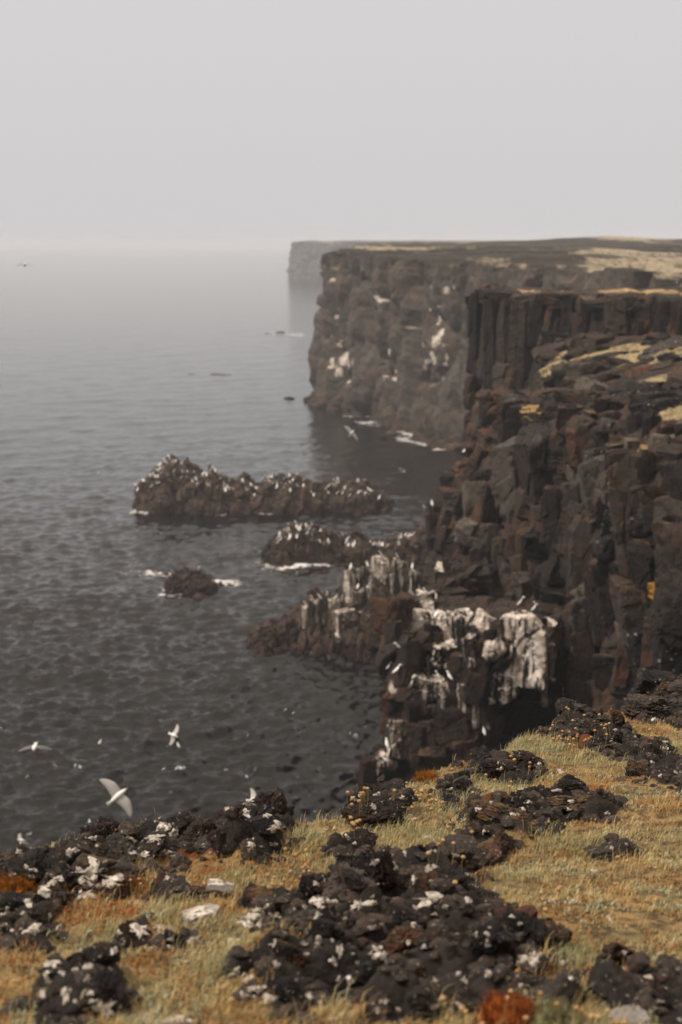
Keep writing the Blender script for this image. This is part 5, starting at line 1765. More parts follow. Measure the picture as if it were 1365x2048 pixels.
M['islet'] = rock_mat('islet_rock', (.028, .020, .015), (.066, .045, .033), 1.2, red=.2, guano='attr', glo=.5, ghi=.66, vary=False, bump=.7, weed=((.040, .021, .014), .5))
M['weed'] = rock_mat('weedy_rock', (.024, .015, .011), (.055, .031, .021), .8, red=.35, bump=.8, weed=((.05, .025, .015), .4))
M['islet_column'] = rock_mat('islet_column', (.04, .03, .022), (.075, .055, .038), .9, guano='all', glo=.47, ghi=.60, weed=((.10, .07, .02), 1.9))
M['lava'] = rock_mat('lava_clinker', (.0105, .0082, .0065), (.034, .0265, .0212), .085, red=.14, specks=.9, bump=1.0, moss=(.12, .06, .02), mlo=1.05, mhi=1.3, rough=.75)
M['lava_moss'] = rock_mat('lava_mossy', (.013, .0095, .0072), (.030, .0225, .0175), .09, red=.5, specks=.8, bump=1.0, moss=(.15, .085, .03), mlo=.8, mhi=1.15)
M['lava_crumb'] = rock_mat('lava_crumbs', (.0105, .0082, .0065), (.038, .0295, .0235), .05, red=.15, specks=.8, bump=.6, vary=False)
M['stone_pale'] = rock_mat('stone_pale', (.14, .12, .105), (.30, .26, .23), .12, bump=.5)
M['stone_brown'] = rock_mat('stone_brown', (.028, .021, .017), (.055, .041, .034), .14, bump=.7)

def lichen_mat():
    b = MB('crust_lichen')
    n = b.noise(30, 5, .6); n2 = b.noise(95, 4, .7)
    col = b.mix(b.step(n, .35, .7), (.36, .315, .26), (.64, .565, .50))
    col = b.mix(b.math('MULTIPLY', b.step(n2, .52, .64), .85), col, (.07, .055, .042))
    b.bump(b.math('ADD', n2, b.vor(60)), .6, .01)
    return b.fin(col, .95, .1)
M['lichen'] = lichen_mat()

def plain(name, col, rough=.6, spec=.3, n=0.0, sc=10):
    b = MB(name)
    if n: col = b.mix(b.math('MULTIPLY', b.noise(sc, 4), n), col, tuple(x * .5 for x in col))
    return b.fin(col, rough, spec)
M['feather_white'] = plain('feather_white', (.80, .77, .73), .7, .2, .2, 30)
M['feather_grey'] = plain('feather_grey', (.46, .43, .405), .7, .2, .4, 30)
M['feather_dark'] = plain('feather_dark', (.13, .12, .11), .7, .2, .3, 30)
M['beak'] = plain('beak', (.45, .30, .06), .5)

def grass_mat():
    b = MB('grass_blades')
    col = b.attr('tint', False)
    b.put(b.p.inputs['Base Color'], col); b.p.inputs['Roughness'].default_value = .65; b.p.inputs['Specular IOR Level'].default_value = .2
    t = b.n.new('ShaderNodeBsdfTranslucent'); b.put(t.inputs[0], col)
    mx = b.n.new('ShaderNodeMixShader'); mx.inputs[0].default_value = .3
    b.l.new(b.p.outputs[0], mx.inputs[1]); b.l.new(t.outputs[0], mx.inputs[2]); b.l.new(mx.outputs[0], b.out.inputs[0])
    return b.m
M['grass'] = grass_mat()

def ground_mat():
    b = MB('clifftop_turf')
    n1 = b.noise(3.0, 6, .6); n2 = b.noise(18, 6, .65, off=4); n3 = b.noise(70, 4, .7, off=9)
    turf = b.mix(b.step(n1, .35, .65), (.27, .17, .066), (.19, .15, .068))
    turf = b.mix(b.step(n2, .42, .62), turf, (.065, .040, .020))
    turf = b.mix(b.math('MULTIPLY', b.math('MULTIPLY', b.attr('rust'), .7), b.step(n2, .36, .62)), turf, (.21, .068, .016))
    lava = b.mix(b.step(n2, .35, .65), (.012, .0095, .008), (.030, .0235, .019))
    lava = b.mix(b.math('MULTIPLY', b.attr('rust'), b.step(n1, .4, .6)), lava, (.12, .04, .012))
    lava = b.mix(b.step(n3, .66, .72), lava, (.13, .11, .09))
    f = b.step(b.math('ADD', b.attr('lava'), b.math('MULTIPLY', b.math('SUBTRACT', n2, .5), .5)), .35, .6)
    b.bump(b.math('ADD', n2, b.math('MULTIPLY', n3, .6)), .8, .03)
    return b.fin(b.mix(f, turf, lava), .92, .2)
M['turf'] = ground_mat()

def plateau_mat():
    b = MB('plateau_moor')
    n1 = b.noise(.035, 7, .62, v=b.scl(b.pos, (1.0, .55, 1.0))); n2 = b.noise(.35, 6, .65, off=4); n3 = b.noise(1.6, 5, .65, off=9)
    col = b.mix(b.step(b.math('ADD', n1, b.math('MULTIPLY', b.math('SUBTRACT', n2, .5), .35)), .52, .60), (.034, .028, .022), (.30, .245, .165))
    col = b.mix(b.math('MULTIPLY', b.step(n3, .5, .66), .8), col, (.06, .045, .033))
    b.bump(b.math('ADD', n2, n3), .6, .6)
    return b.fin(col, .95, .15)
M['plateau'] = plateau_mat()

def sea_mat():
    b = MB('sea_water')
    n1 = b.noise(.55, 6, .6, off=3); n2 = b.noise(2.6, 5, .65, dist=.6); n3 = b.noise(9, 3, .6, off=7)
    fa = b.attr('foam')
    fo = b.math('ADD', b.math('ADD', b.math('ADD', b.math('MULTIPLY', n2, .8), b.math('MULTIPLY', n1, 1.1)), -.48), b.math('MULTIPLY', b.math('SUBTRACT', fa, 1.0), .45))
    f = b.math('MULTIPLY', b.step(fo, .40, .68), b.step(fa, .06, .3))
    col = b.mix(f, (.0035, .0032, .0025), (.62, .59, .56))
    b.p.inputs['IOR'].default_value = 1.333
    b.bump(b.math('ADD', b.noise(3.2, 4, .6, v=b.scl(b.pos, (1, 1, 0))), b.math('MULTIPLY', n3, .35)), .20, .14)
    b.fin(col, b.math('ADD', .08, b.math('MULTIPLY', f, .6)), .42)
    return b.m
M['sea'] = sea_mat()

# ------------------------------------------------------------------ rock meshes
_ico = {}
def ico(sub):
    if sub not in _ico:
        bm = bmesh.new(); bmesh.ops.create_icosphere(bm, subdivisions=sub, radius=1.0)
        V = np.array([v.co[:] for v in bm.verts]); Fc = np.array([[v.index for v in f.verts] for f in bm.faces]); bm.free()
        _ico[sub] = (V / np.linalg.norm(V, axis=1, keepdims=True), Fc)
    return _ico[sub]
def rock_mesh(kind, seed, sub=4):
    r = np.random.RandomState(seed * 7 + 3); D, Fc = ico(sub)
    if kind == 'clinker':
        N = r.normal(size=(13, 3)); N /= np.linalg.norm(N, axis=1, keepdims=True); Hh = r.uniform(.7, 1.05, 13)
        dn = D @ N.T; pr = np.where(dn > .05, Hh / np.maximum(dn, .05), 40.0); pr = -np.log(np.exp(-12 * np.minimum(pr, 3)).sum(1)) / 12
        f1, f2, cid = worley(D * 2.3 + seed * 5, seed)
        g1, g2, _ = worley(D * 5.5 + seed * 3, seed + 9); h1, _, _ = worley(D * 13 + seed * 3, seed + 19)
        rr = pr * (1 + .16 * fbm(D * 1.8 + seed * 9, 3, seed) + .16 * (cid - .5) + .06 * (.5 - g1) + .16 * fbm(D * 4.5 + seed, 3, seed + 8, .6, True) + .05 * (.5 - h1) + .20 * fbm(D * 11 + seed, 4, seed + 3, .75) - .09 * sstep(.10, 0, f2 - f1))
        V = D * rr[:, None]
    else:
        if kind == 'column':
            k = r.randint(5, 7); a0 = r.rand() * 6.28
            N = [[math.cos(a0 + 6.283 * (i + r.uniform(-.22, .22)) / k), math.sin(a0 + 6.283 * (i + r.uniform(-.22, .22)) / k), r.uniform(-.06, .06)] for i in range(k)]
            Hh = [r.uniform(.62, .85) for i in range(k)]
            N += [[r.uniform(-.2, .2), r.uniform(-.2, .2), 1], [r.uniform(-.2, .2), r.uniform(-.2, .2), -1], [r.uniform(-1, 1), r.uniform(-1, 1), .8]]; Hh += [1.0, 1.0, .98]
        elif kind == 'block':
            N, Hh = [], []
            for ax in range(3):
                for sg in (-1, 1):
                    v = np.zeros(3); v[ax] = sg; v += r.uniform(-.24, .24, 3); N.append(v); Hh.append(r.uniform(.72, .95))
            for i in range(5):
                v = r.normal(size=3); N.append(v); Hh.append(r.uniform(.9, 1.12))
        else:
            N = [v for v in r.normal(size=(15, 3))]; Hh = [r.uniform(.72, 1.0) for i in range(15)]
        N = np.array(N); N /= np.linalg.norm(N, axis=1, keepdims=True); Hh = np.array(Hh)
        dn = D @ N.T; rr = np.where(dn > .04, Hh / np.maximum(dn, .04), 40.0)
        rr = -np.log(np.exp(-70 * np.minimum(rr, 3)).sum(1)) / 70
        rr = np.minimum(rr, 1.7)
        V = D * rr[:, None]
        Q = V * 1.4 + seed * 4.3
        V = V * (1 + .035 * fbm(Q, 3, seed) + .028 * fbm(Q * 5, 4, seed + 5, .65) + facet(V * 1.15 + seed * 2.1, seed, .13, .10, .07, .07) + facet(V * 3.2 + seed * 1.3, seed + 2, .02, .035, .02, .07))[:, None]
    lo, hi = V.min(0), V.max(0); V = (V - (lo + hi) / 2) / ((hi - lo) / 2)
    return raw_mesh('rock_' + kind, V, [Fc], None, False)
VAR = {k: [rock_mesh(k, i + j * 20, 4 if k == 'boulder' else 5) for i in range(n)] for j, (k, n) in enumerate((('block', 8), ('boulder', 9), ('column', 6), ('clinker', 9)))}
for k in VAR:
    for me in VAR[k]: me.materials.append(M['rock'])
rng = random.Random(11)
def rock(name, kind, mat, loc, size, rot=(0, 0, 0), parent=None, var=None):
    me = VAR[kind][rng.randrange(len(VAR[kind])) if var is None else var]
    o = bpy.data.objects.new(name, me); C.objects.link(o)
    o.location = loc; o.scale = size; o.rotation_euler = rot
    if parent: o.parent = parent
    o.material_slots[0].link = 'OBJECT'; o.material_slots[0].material = M[mat]
    return o

# ------------------------------------------------------------------ sea
def ocean_tile(n, L, wind, vw, small, seed, spread=2):
    r = np.random.RandomState(seed); k1 = np.fft.fftfreq(n, L / n) * 2 * np.pi
    kx, ky = np.meshgrid(k1, k1); k = np.hypot(kx, ky); k[0, 0] = 1e-6
    Lw = vw * vw / 9.81; c = (kx * wind[0] + ky * wind[1]) / k
    Ph = np.exp(-1 / (k * Lw) ** 2) / k ** 3.75 * (np.abs(c) ** spread) * np.where(c < 0, .25, 1) * np.exp(-(k * small) ** 2); Ph[0, 0] = 0
    h = (r.normal(size=(n, n)) + 1j * r.normal(size=(n, n))) * np.sqrt(Ph)
    return kx, ky, k, h
def tile_maps(t, cut, rms, norm=None):
    kx, ky, k, h = t; hf = h * np.exp(-(k * cut) ** 2)
    z = np.fft.ifft2(hf).real; dx = np.fft.ifft2(-1j * kx / k * hf).real; dy = np.fft.ifft2(-1j * ky / k * hf).real
    norm = norm or rms / z.std()
    return z * norm, dx * norm, dy * norm, norm
def samp(Z, x, y, L):
    n = Z.shape[0]; u = (x / L * n) % n; v = (y / L * n) % n
    i = np.floor(u).astype(int); j = np.floor(v).astype(int); f = u - i; g = v - j; i %= n; j %= n; i2 = (i + 1) % n; j2 = (j + 1) % n
    return (Z[j, i] * (1 - f) + Z[j, i2] * f) * (1 - g) + (Z[j2, i] * (1 - f) + Z[j2, i2] * f) * g
def build_sea():
    dep = np.concatenate([np.radians([80, 70, 60, 50, 42, 36]), np.arctan(np.linspace(math.tan(rad(31)), math.tan(rad(.75)), 760)), np.radians(np.linspace(.72, .23, 26))])
    R = 24 / np.tan(dep)
    ang = np.radians(np.concatenate([np.linspace(-180, -24, 26), np.linspace(-23, -16.5, 20), np.linspace(-16, 12, 500), np.linspace(13, 30, 24), np.linspace(36, 180, 24)]))
    A, RR = np.meshgrid(ang, R); X = np.sin(A) * RR; Y = np.cos(A) * RR
    x, y, rr = X.ravel(), Y.ravel(), RR.ravel()
    tiles = [(41.0, ocean_tile(512, 41.0, (.18, -.984), 1.40, .04, 3, 2.4), .092, 0.12), (13.0, ocean_tile(256, 13.0, (.05, -1.0), .85, .03, 5, 2.0), .012, .1), (173.0, ocean_tile(512, 173.0, (.7, -.7), 3.6, .3, 8), .05, .8)]
    z = np.zeros_like(x); ox = np.zeros_like(x); oy = np.zeros_like(x)
    dr = np.abs(np.gradient(R)); sp = np.repeat(dr, len(ang)) * .55
    for L, t, rms, chop in tiles:
        nm = None; lev = []
        for cut in (.03, .12, .3, .8, 2.0, 6.0):
            a = tile_maps(t, cut, rms, nm); nm = a[3]; lev.append((cut, a))
        cuts = np.log([c_ for c_, _ in lev]); t_ = np.clip(np.interp(np.log(sp), cuts, np.arange(len(lev))) - .9, 0, len(lev) - 1)
        rot = .4 if L > 100 else (-.5 if L < 20 else 0); ca, sa = math.cos(rot), math.sin(rot)
        u = x * ca - y * sa; v = x * sa + y * ca; dxr = np.zeros_like(x); dyr = np.zeros_like(x)
        for q in range(len(lev)):
            wq = np.clip(1 - np.abs(t_ - q), 0, 1); s_ = wq > 0
            if s_.any():
                a = lev[q][1]; z[s_] += wq[s_] * samp(a[0], u[s_], v[s_], L)
                dxr[s_] += wq[s_] * samp(a[1], u[s_], v[s_], L); dyr[s_] += wq[s_] * samp(a[2], u[s_], v[s_], L)
        ox -= chop * 1.3 * (dxr * ca + dyr * sa); oy -= chop * 1.3 * (-dxr * sa + dyr * ca)
    f = np.zeros_like(x)
    for fx, fy, rx, ry, st in FOAM:
        d2 = ((x - fx) / rx) ** 2 + ((y - fy) / ry) ** 2
        f += (.58 if fy < 140 else 1.0) * st * np.exp(-d2 * 1.1)
    cand = np.where((np.abs(A.ravel()) < rad(17)) & (rr > 60) & (rr < 260) & (x > -22))[0]
    for c0 in range(0, len(cand), 4000):
        cc = cand[c0:c0 + 4000]; bx = (SHORE[:, 0] > x[cc].min() - 4) & (SHORE[:, 0] < x[cc].max() + 4) & (SHORE[:, 1] > y[cc].min() - 4) & (SHORE[:, 1] < y[cc].max() + 4)
        if not bx.any(): continue
        sh = SHORE[bx]; dm = np.sqrt(((x[cc][:, None] - sh[None, :, 0]) ** 2 + (y[cc][:, None] - sh[None, :, 1]) ** 2).min(1))
        pat = sstep(.0, .35, fbm(np.c_[x[cc] * .22, y[cc] * .22, 0 * x[cc]], 2, 33) + .12)
        f[cc] += .72 * np.exp(-(dm / .75) ** 2) * (.45 + .55 * pat) + .30 * np.exp(-(dm / 2.4) ** 2) * pat
    inside = (np.abs(A.ravel()) < rad(30)) & (rr > 26)
    k = np.where(inside, 1, .0)
    V = np.c_[x + ox * k, y + oy * k, z * k]
    me = raw_mesh('sea', V, [quads(len(R), len(ang))], M['sea'], True, {'foam': np.clip(f, 0, 1.2)})
    tag(obj('sea', me), 'choppy dark grey sea fading into the fog', 'sea', kind='structure')
# ------------------------------------------------------------------ far coast: cliff face + moor behind
def build_coast(name, pts, label, step, nz, inland, spots=(), topmat='plateau', amp=1.0, capture=None, facemat='far'):
    p = np.array(pts, float); seg = np.r_[0, np.cumsum(np.hypot(*np.diff(p[:, :2], axis=0).T))]
    n = int(seg[-1] / step); s = np.linspace(0, seg[-1], n)
    cx, cy, cz = (np.interp(s, seg, p[:, i]) for i in range(3))
    k = max(1, int(1.5 / step)); ker = np.ones(2 * k + 1) / (2 * k + 1)
    cx = np.convolve(np.pad(cx, k, mode='edge'), ker, 'valid'); cy = np.convolve(np.pad(cy, k, mode='edge'), ker, 'valid')
    tx, ty = np.gradient(cx), np.gradient(cy); tl = np.hypot(tx, ty); nx, ny = -ty / tl, tx / tl    # outward (sea) side: left of travel
    rq = np.stack([cx, cy, 0 * cx], -1); cz = cz + .35 * fbm(rq * .12, 3, 71) + facet(rq * .35, 72, .7, .5, .5, .2) * min(1, amp)
    t = np.linspace(0, 1, nz)[:, None]                       # 0 base .. 1 lip
    z = -1.5 + (cz[None] + 1.5) * t
    out = .8 * (1 - t) ** 1.5 + 1.6 * np.exp(-((t - .02) / .06) ** 2)
    Pm = np.stack([cx + nx * out, cy + ny * out, z + 0 * out], -1)
    q = Pm.reshape(-1, 3)
    d = facet(q * np.array([.22, .22, .05]), 4, 2.6, 1.5, 1.2, .12) + facet(q * np.array([.62, .62, .20]), 7, .8, .8, .4, .12) + 2.2 * fbm(q * np.array([.07, .07, .045]), 4, 5) + .3 * fbm(q * .9, 3, 6) + .5 * vnoise(np.stack([q[:, 0] * .03, q[:, 1] * .03, q[:, 2] * .42], -1), 8) * .6
    d = (d * amp).reshape(nz, n) * (1 - .35 * np.clip((t - .9) / .1, 0, 1))
    face = Pm + np.stack([nx * d, ny * d, .25 * d * (t < .97)], -1)
    m_ = inland[2]
    w = inland[0] * (np.linspace(0, 1, m_ + 1)[1:] ** 2.4)[:, None]
    X = face[-1, :, 0][None] + w * np.ones((1, n)); Yv = face[-1, :, 1][None] + w * inland[1]
    qq = np.stack([X, Yv, 0 * X], -1).reshape(-1, 3)
    fall = sstep(0, 6, w)
    Z = cz[None] + fall * (.75 * fbm(qq * .035, 4, 15).reshape(X.shape) + .35 * fbm(qq * .16, 4, 16).reshape(X.shape)) + .22 * fbm(qq * .9, 3, 17).reshape(X.shape) 
    hill = 1.6 * np.exp(-((X - 115) / 26) ** 2 - ((Yv - 420) / 60) ** 2) + 1.6 * np.exp(-((X - 62) / 22) ** 2 - ((Yv - 330) / 40) ** 2)
    Z = Z + hill * fall
    top = np.stack([X, Yv, Z], -1)
    g = np.zeros(nz * n); fq = face.reshape(-1, 3)
    wob = .75 * fbm(fq * np.array([1.1, .6, .55]), 4, 91, .6) if len(spots) else 0
    for sx_, sy_, sz_, r_ in spots:
        dd = np.sqrt(((fq[:, 0] - sx_) / 1.0) ** 2 + ((fq[:, 1] - sy_) / 3.0) ** 2 + ((fq[:, 2] - sz_) / 1.15) ** 2) / r_ + wob
        g = np.maximum(g, 1.0 * sstep(1.35, .35, dd))
    if capture is not None: capture.append((fq.reshape(nz, n, 3), np.stack([nx, ny], -1)))
    me = raw_mesh(name, fq, [quads(nz, n, flip=True)], M[facemat], True, {'guano': g})
    o = tag(obj(name, me), label[0], 'cliff', kind='structure')
    allp = np.concatenate([face[-1:], top]); me2 = raw_mesh(label[1], allp.reshape(-1, 3), [quads(m_ + 1, n, flip=True)], M[topmat], True)
    tag(obj(label[1], me2), label[2], 'moor', kind='structure')
    return o
cap = []
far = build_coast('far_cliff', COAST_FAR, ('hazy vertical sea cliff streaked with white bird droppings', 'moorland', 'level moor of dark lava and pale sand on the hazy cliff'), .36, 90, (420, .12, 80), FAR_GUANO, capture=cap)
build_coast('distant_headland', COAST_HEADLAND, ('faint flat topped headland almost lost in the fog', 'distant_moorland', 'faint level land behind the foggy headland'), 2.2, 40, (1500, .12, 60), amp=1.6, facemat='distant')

# ------------------------------------------------------------------ near cliff
def sheet(name, G, nr, nc, mat, label, amp=1.0, cell=1.0, seed=0, spots=(), turf=()):
    P = catmull(catmull(G, nr, 0), nc, 1); N = grid_normals(P); q = P.reshape(-1, 3)
    if (N[nr // 2, nc // 2] @ np.array([0, -1, .2])) < 0: N = -N; flip = True
    else: flip = False
    up = np.abs(N[..., 2].ravel())
    rough = 1 - .75 * sstep(.55, .9, up)
    d = rough * (facet(q * np.array([.46, .36, .13]) / cell, seed, 1.7, .8, 1.0, .13) + facet(q * np.array([1.0, .9, .42]) / cell, seed + 3, .7, .42, .5, .10)) + .4 * fbm(q * .35, 4, seed) + .05 * fbm(q * 2.1, 3, seed + 7)
    V = q + N.reshape(-1, 3) * (d * amp)[:, None]
    g = np.zeros(len(V))
    for sx_, sy_, sz_, r_ in spots:
        dd = np.sqrt(((V[:, 0] - sx_)) ** 2 + ((V[:, 1] - sy_) / 2.5) ** 2 + ((V[:, 2] - sz_) / 1.4) ** 2) / r_
        g = np.maximum(g, .62 * sstep(1.5, .3, dd))
    tf = np.zeros(len(V))
    for sx_, sy_, sz_, rx_, ry_ in turf:
        tf = np.maximum(tf, sstep(1.5, .5, np.sqrt(((V[:, 0] - sx_) / rx_) ** 2 + ((V[:, 1] - sy_) / ry_) ** 2)))
    me = raw_mesh(name, V, [quads(nr, nc, flip=flip)], M[mat], False, {'guano': g, 'turf': tf})
    o = tag(obj(name, me), label, 'cliff', kind='structure')
    return o, V.reshape(nr, nc, 3), N
promo, PV, PN = sheet('promontory', GRID_PROMONTORY, 150, 260, 'cliff', 'dark flat topped promontory of basalt columns with straw grass strips', .5, 1.3, 2, (), PROMONTORY_TURF)
shelf, SV, SN = sheet('near_cliff', GRID_SHELF, 300, 300, 'shelf', 'dark broken basalt cliff with grassy boulder shelf filling the right side', .42, 1.0, 5, (), SHELF_TURF)
butt, BV, BN = sheet('buttress', GRID_BUTTRESS, 220, 190, 'buttress', 'lower cliff buttress whitened by bird droppings', .4, .7, 9, BUTTRESS_GUANO)
def put_blocks(tab, parent, jit=5):
    for (x, y, z, sx_, sy_, sz_, kind, mat, tilt) in tab:
        nm = {'column': 'rock_column', 'block': 'rock_block', 'boulder': 'boulder'}[kind]
        rz = rng.uniform(-25, 25) if kind == 'block' else rng.uniform(0, 360)
        f = 1.0 if kind == 'block' else 1.0
        s = (sx_ * 1.08, sy_ * 1.05, sz_ * 1.08)
        if kind != 'block': s = ((s[0] + .0), s[0] * .9 + s[1] * .1, s[2])
        rock(nm, kind, mat, (x, y, z), s, (rad(rng.uniform(-jit, jit)), rad(-tilt + rng.uniform(-jit, jit) * .6), rad(rz)), parent)
put_blocks(BLOCKS_PROMONTORY, promo, 2); put_blocks(BLOCKS_SHELF, shelf); put_blocks(BLOCKS_BUTTRESS, butt)
def scatter(Vg, Ng, parent, n, smin, smax, mats, u0=.12, u1=.98, v0=.05, v1=.8):
    nr, nc = Vg.shape[:2]; k = 0
    for i in range(n):
        a = int((v0 + (v1 - v0) * rng.random()) * (nr - 1)); b = int((u0 + (u1 - u0) * rng.random()) * (nc - 1))
        p = Vg[a, b]; nn = Ng[a, b]; s = smin + (smax - smin) * rng.random() ** 2.2
        flat = abs(nn[2]) > .7
        kind = rng.choice(['boulder', 'boulder', 'block'] if flat else ['block', 'column', 'column', 'block'])
        if flat: s *= .72
        sz = s * (rng.uniform(.55, .8) if flat else rng.uniform(.8, 1.5) * (1.5 if kind == 'column' else 1))
        loc = p - nn * s * (.1 if flat else .15)
        rock({'column': 'rock_column', 'block': 'rock_block', 'boulder': 'boulder'}[kind], kind, rng.choice(mats), loc, (s, s * rng.uniform(.8, 1.1), sz), (rad(rng.uniform(-10, 10)), rad(rng.uniform(-10, 10)), rng.uniform(0, 6.28)), parent)
scatter(PV, PN, promo, 24, .4, 1.1, ['rock', 'rock', 'rust', 'slab'], u0=.27, v0=.32, v1=.7)
scatter(SV, SN, shelf, 120, .4, 1.15, ['rock', 'rock', 'rock', 'pale', 'rust', 'speck', 'slab'], u0=.26, v0=.36, v1=.78)
scatter(SV, SN, shelf, 150, .14, .42, ['rock', 'rock', 'pale', 'rust', 'speck'], u0=.26, v0=.3, v1=.78)
scatter(SV, SN, shelf, 150, .35, 1.3, ['rock', 'rock', 'rock', 'speck'], u0=.24, v0=.03, v1=.42)
scatter(BV, BN, butt, 60, .25, .75, ['rock', 'rock', 'pale', 'guano', 'rust'], v0=.08, v1=.75)

# ------------------------------------------------------------------ skerries
SK = {}
def skerry(key, name, label, seed, n=(260, 110), cell=1.0, guano=0.0, mat='islet'):
    Yc, dep, prof = SKERRIES[key]; px = np.array([a for a, _ in prof]); pz = np.array([b for _, b in prof])
    x = np.linspace(px[0] - .8, px[-1] + .8, n[0]); v = np.linspace(-1.15, 1.15, n[1])
    hz = np.interp(x, px, pz, left=-.8, right=-.8)
    endf = np.clip(np.minimum(x - x[0], x[-1] - x) / (.14 * (x[-1] - x[0])), .12, 1) ** .5
    X, Vv = np.meshgrid(x, v); Yw = Yc + Vv * dep * endf[None]
    q = np.stack([X, Yw, 0 * X], -1).reshape(-1, 3)
    blk = (facet(q * np.array([.55, .5, 1]) / cell, seed, .75 * cell, .55 * cell, .35, .13) + facet(q * np.array([1.6, 1.4, 1]) / cell, seed + 4, .26 * cell, .32 * cell, .14, .12) + facet(q * np.array([4.2, 3.6, 1]) / cell, seed + 8, .12, .2, .07, .12)).reshape(X.shape)
    prof_y = np.clip(1 - np.abs(Vv + .12 * np.sin(X * .9)) ** 3.4, -1, 1)
    base = (hz[None] + 1.0) * prof_y - 1.0
    up = np.clip((base + .6) / 1.5, 0, 1)
    z = base + up * (blk - .1) + .3 * up * fbm(q * .5, 4, seed).reshape(X.shape) + .14 * fbm(q * 2.2, 4, seed + 2).reshape(X.shape)
    P = np.stack([X, Yw, z], -1); Nn = grid_normals(P); Nn = np.where(Nn[..., 2:] < 0, -Nn, Nn); pq = P.reshape(-1, 3)
    P = P + Nn * ((facet(pq * np.array([.9, .8, .9]) / cell, seed + 21, .5, .4, .22, .12) + facet(pq * 2.4 / cell, seed + 24, .16, .18, .08, .12)).reshape(X.shape) * np.clip(up + .2, 0, 1) * .8)[..., None]
    g = np.clip(guano * sstep(.9, 2.4, z) , 0, 1).ravel() if guano else np.zeros(X.size)
    me = raw_mesh(name, P.reshape(-1, 3), [quads(n[1], n[0])], M[mat], False, {'guano': g})
    o = tag(obj(name, me), label, 'sea rock'); SK[key] = (o, P)
    return o
skerry('long', 'skerry', 'long brown skerry crowded with white seabirds, farthest of the low rocks', 3, (300, 120), 1.1, .36)
skerry('second', 'skerry', 'low reddish skerry with a row of white seabirds, reaching the cliff foot', 13, (240, 100), .9, .18)
skerry('small', 'skerry', 'small dark rock standing alone in the sea with one white bird', 23, (120, 80), .7)
plat = skerry('platform', 'rock_platform', 'weedy rock platform with guano topped columns at the foot of the cliff', 33, (260, 110), 1.0)
for (x, y, z, w, h) in PLATFORM_COLUMNS:
    rock('rock_column', 'column', 'islet_column', (x, y, z - .55), (w * 1.1, w * 1.1, h + .3), (rad(rng.uniform(-5, 5)), rad(rng.uniform(-5, 5)), rng.uniform(0, 6)), plat)
for i, (x, y, w, h, lab) in enumerate(SEA_ROCKS):
    o = rock('sea_rock', 'boulder' if i % 3 else 'clinker', 'weed', (x, y + w * .3, -.12), (w, w * .75, min(h, w * .5)), (0, 0, rng.uniform(0, 6)))
    tag(o, lab, 'sea rock', 'rocks awash in the sea')

SHORE = []
for key_ in ('long', 'second', 'small', 'platform'):
    Pm = SK[key_][1]; k_ = np.abs(Pm[..., 2]) < .16; SHORE.append(Pm[k_][::3, :2])
for x, y, w, h, lab in SEA_ROCKS:
    a_ = np.linspace(0, 6.28, 14); SHORE.append(np.c_[x + w * np.cos(a_), y + w * .3 + w * .75 * np.sin(a_)])
fc = cap[0][0]; k_ = np.abs(fc[..., 2] - .1) < .25; SHORE.append(fc[k_][::2, :2])
SHORE = np.concatenate(SHORE)
build_sea()

# ------------------------------------------------------------------ clifftop under the camera
EX = np.array([a for a, _ in EDGE]); EY = np.array([b for _, b in EDGE])
def zones(x, y, tab, soft=.35, seed=0):
    q = np.stack([x * 5, y * 5, 0 * x], -1); w = fbm(q, 4, 40 + seed) * .42
    m = np.zeros_like(x); h = np.zeros_like(x)
    for cx, cy, rx, ry, a in tab:
        d = np.sqrt(((x - cx) / rx) ** 2 + ((y - cy) / ry) ** 2) + w
        k = sstep(1.0 + soft * .5, 1.0 - soft, d); m = np.maximum(m, k); h = np.maximum(h, a * np.sqrt(np.clip(1.05 - d * d, 0, 1)))
    return m, h
def ground(x, y):
    q = np.stack([x, y, 0 * x], -1)
    ey = np.interp(x, EX, EY) + .16 * fbm(q * 2.2, 4, 60)
    z = 23.0 - .2 * np.clip(y, .6, 60) - .05 * np.clip(.6 - y, 0, 3)
    m, h = zones(x, y, LAVA_ZONES)
    z = z + .045 * fbm(q * 1.6, 3, 61) + .018 * fbm(q * 7, 3, 62)
    f1, f2, cid = worley(q * 9 + np.array([0, 0, .5]), 63); g1, g2, gid = worley(q * 24 + np.array([0, 0, .5]), 64)
    z = z + m * (h * .32 + .05 * (.55 - f1) + .05 * (cid - .5) + .028 * (.5 - g1) + .03 * (gid - .5) + .026 * fbm(q * 26, 3, 65))
    s = np.clip(y - ey, 0, None); s = s / np.sqrt(1 + .6)
    drop = np.where(s < .25, 1.6 * s * s * 2, .2 + (s - .25) * 5.5)
    drop = drop + sstep(.1, 1.5, s) * .8 * fbm(np.stack([x * .8, y * .8, z * 0], -1), 3, 66)
    return np.maximum(z - drop, -2.5), m, s
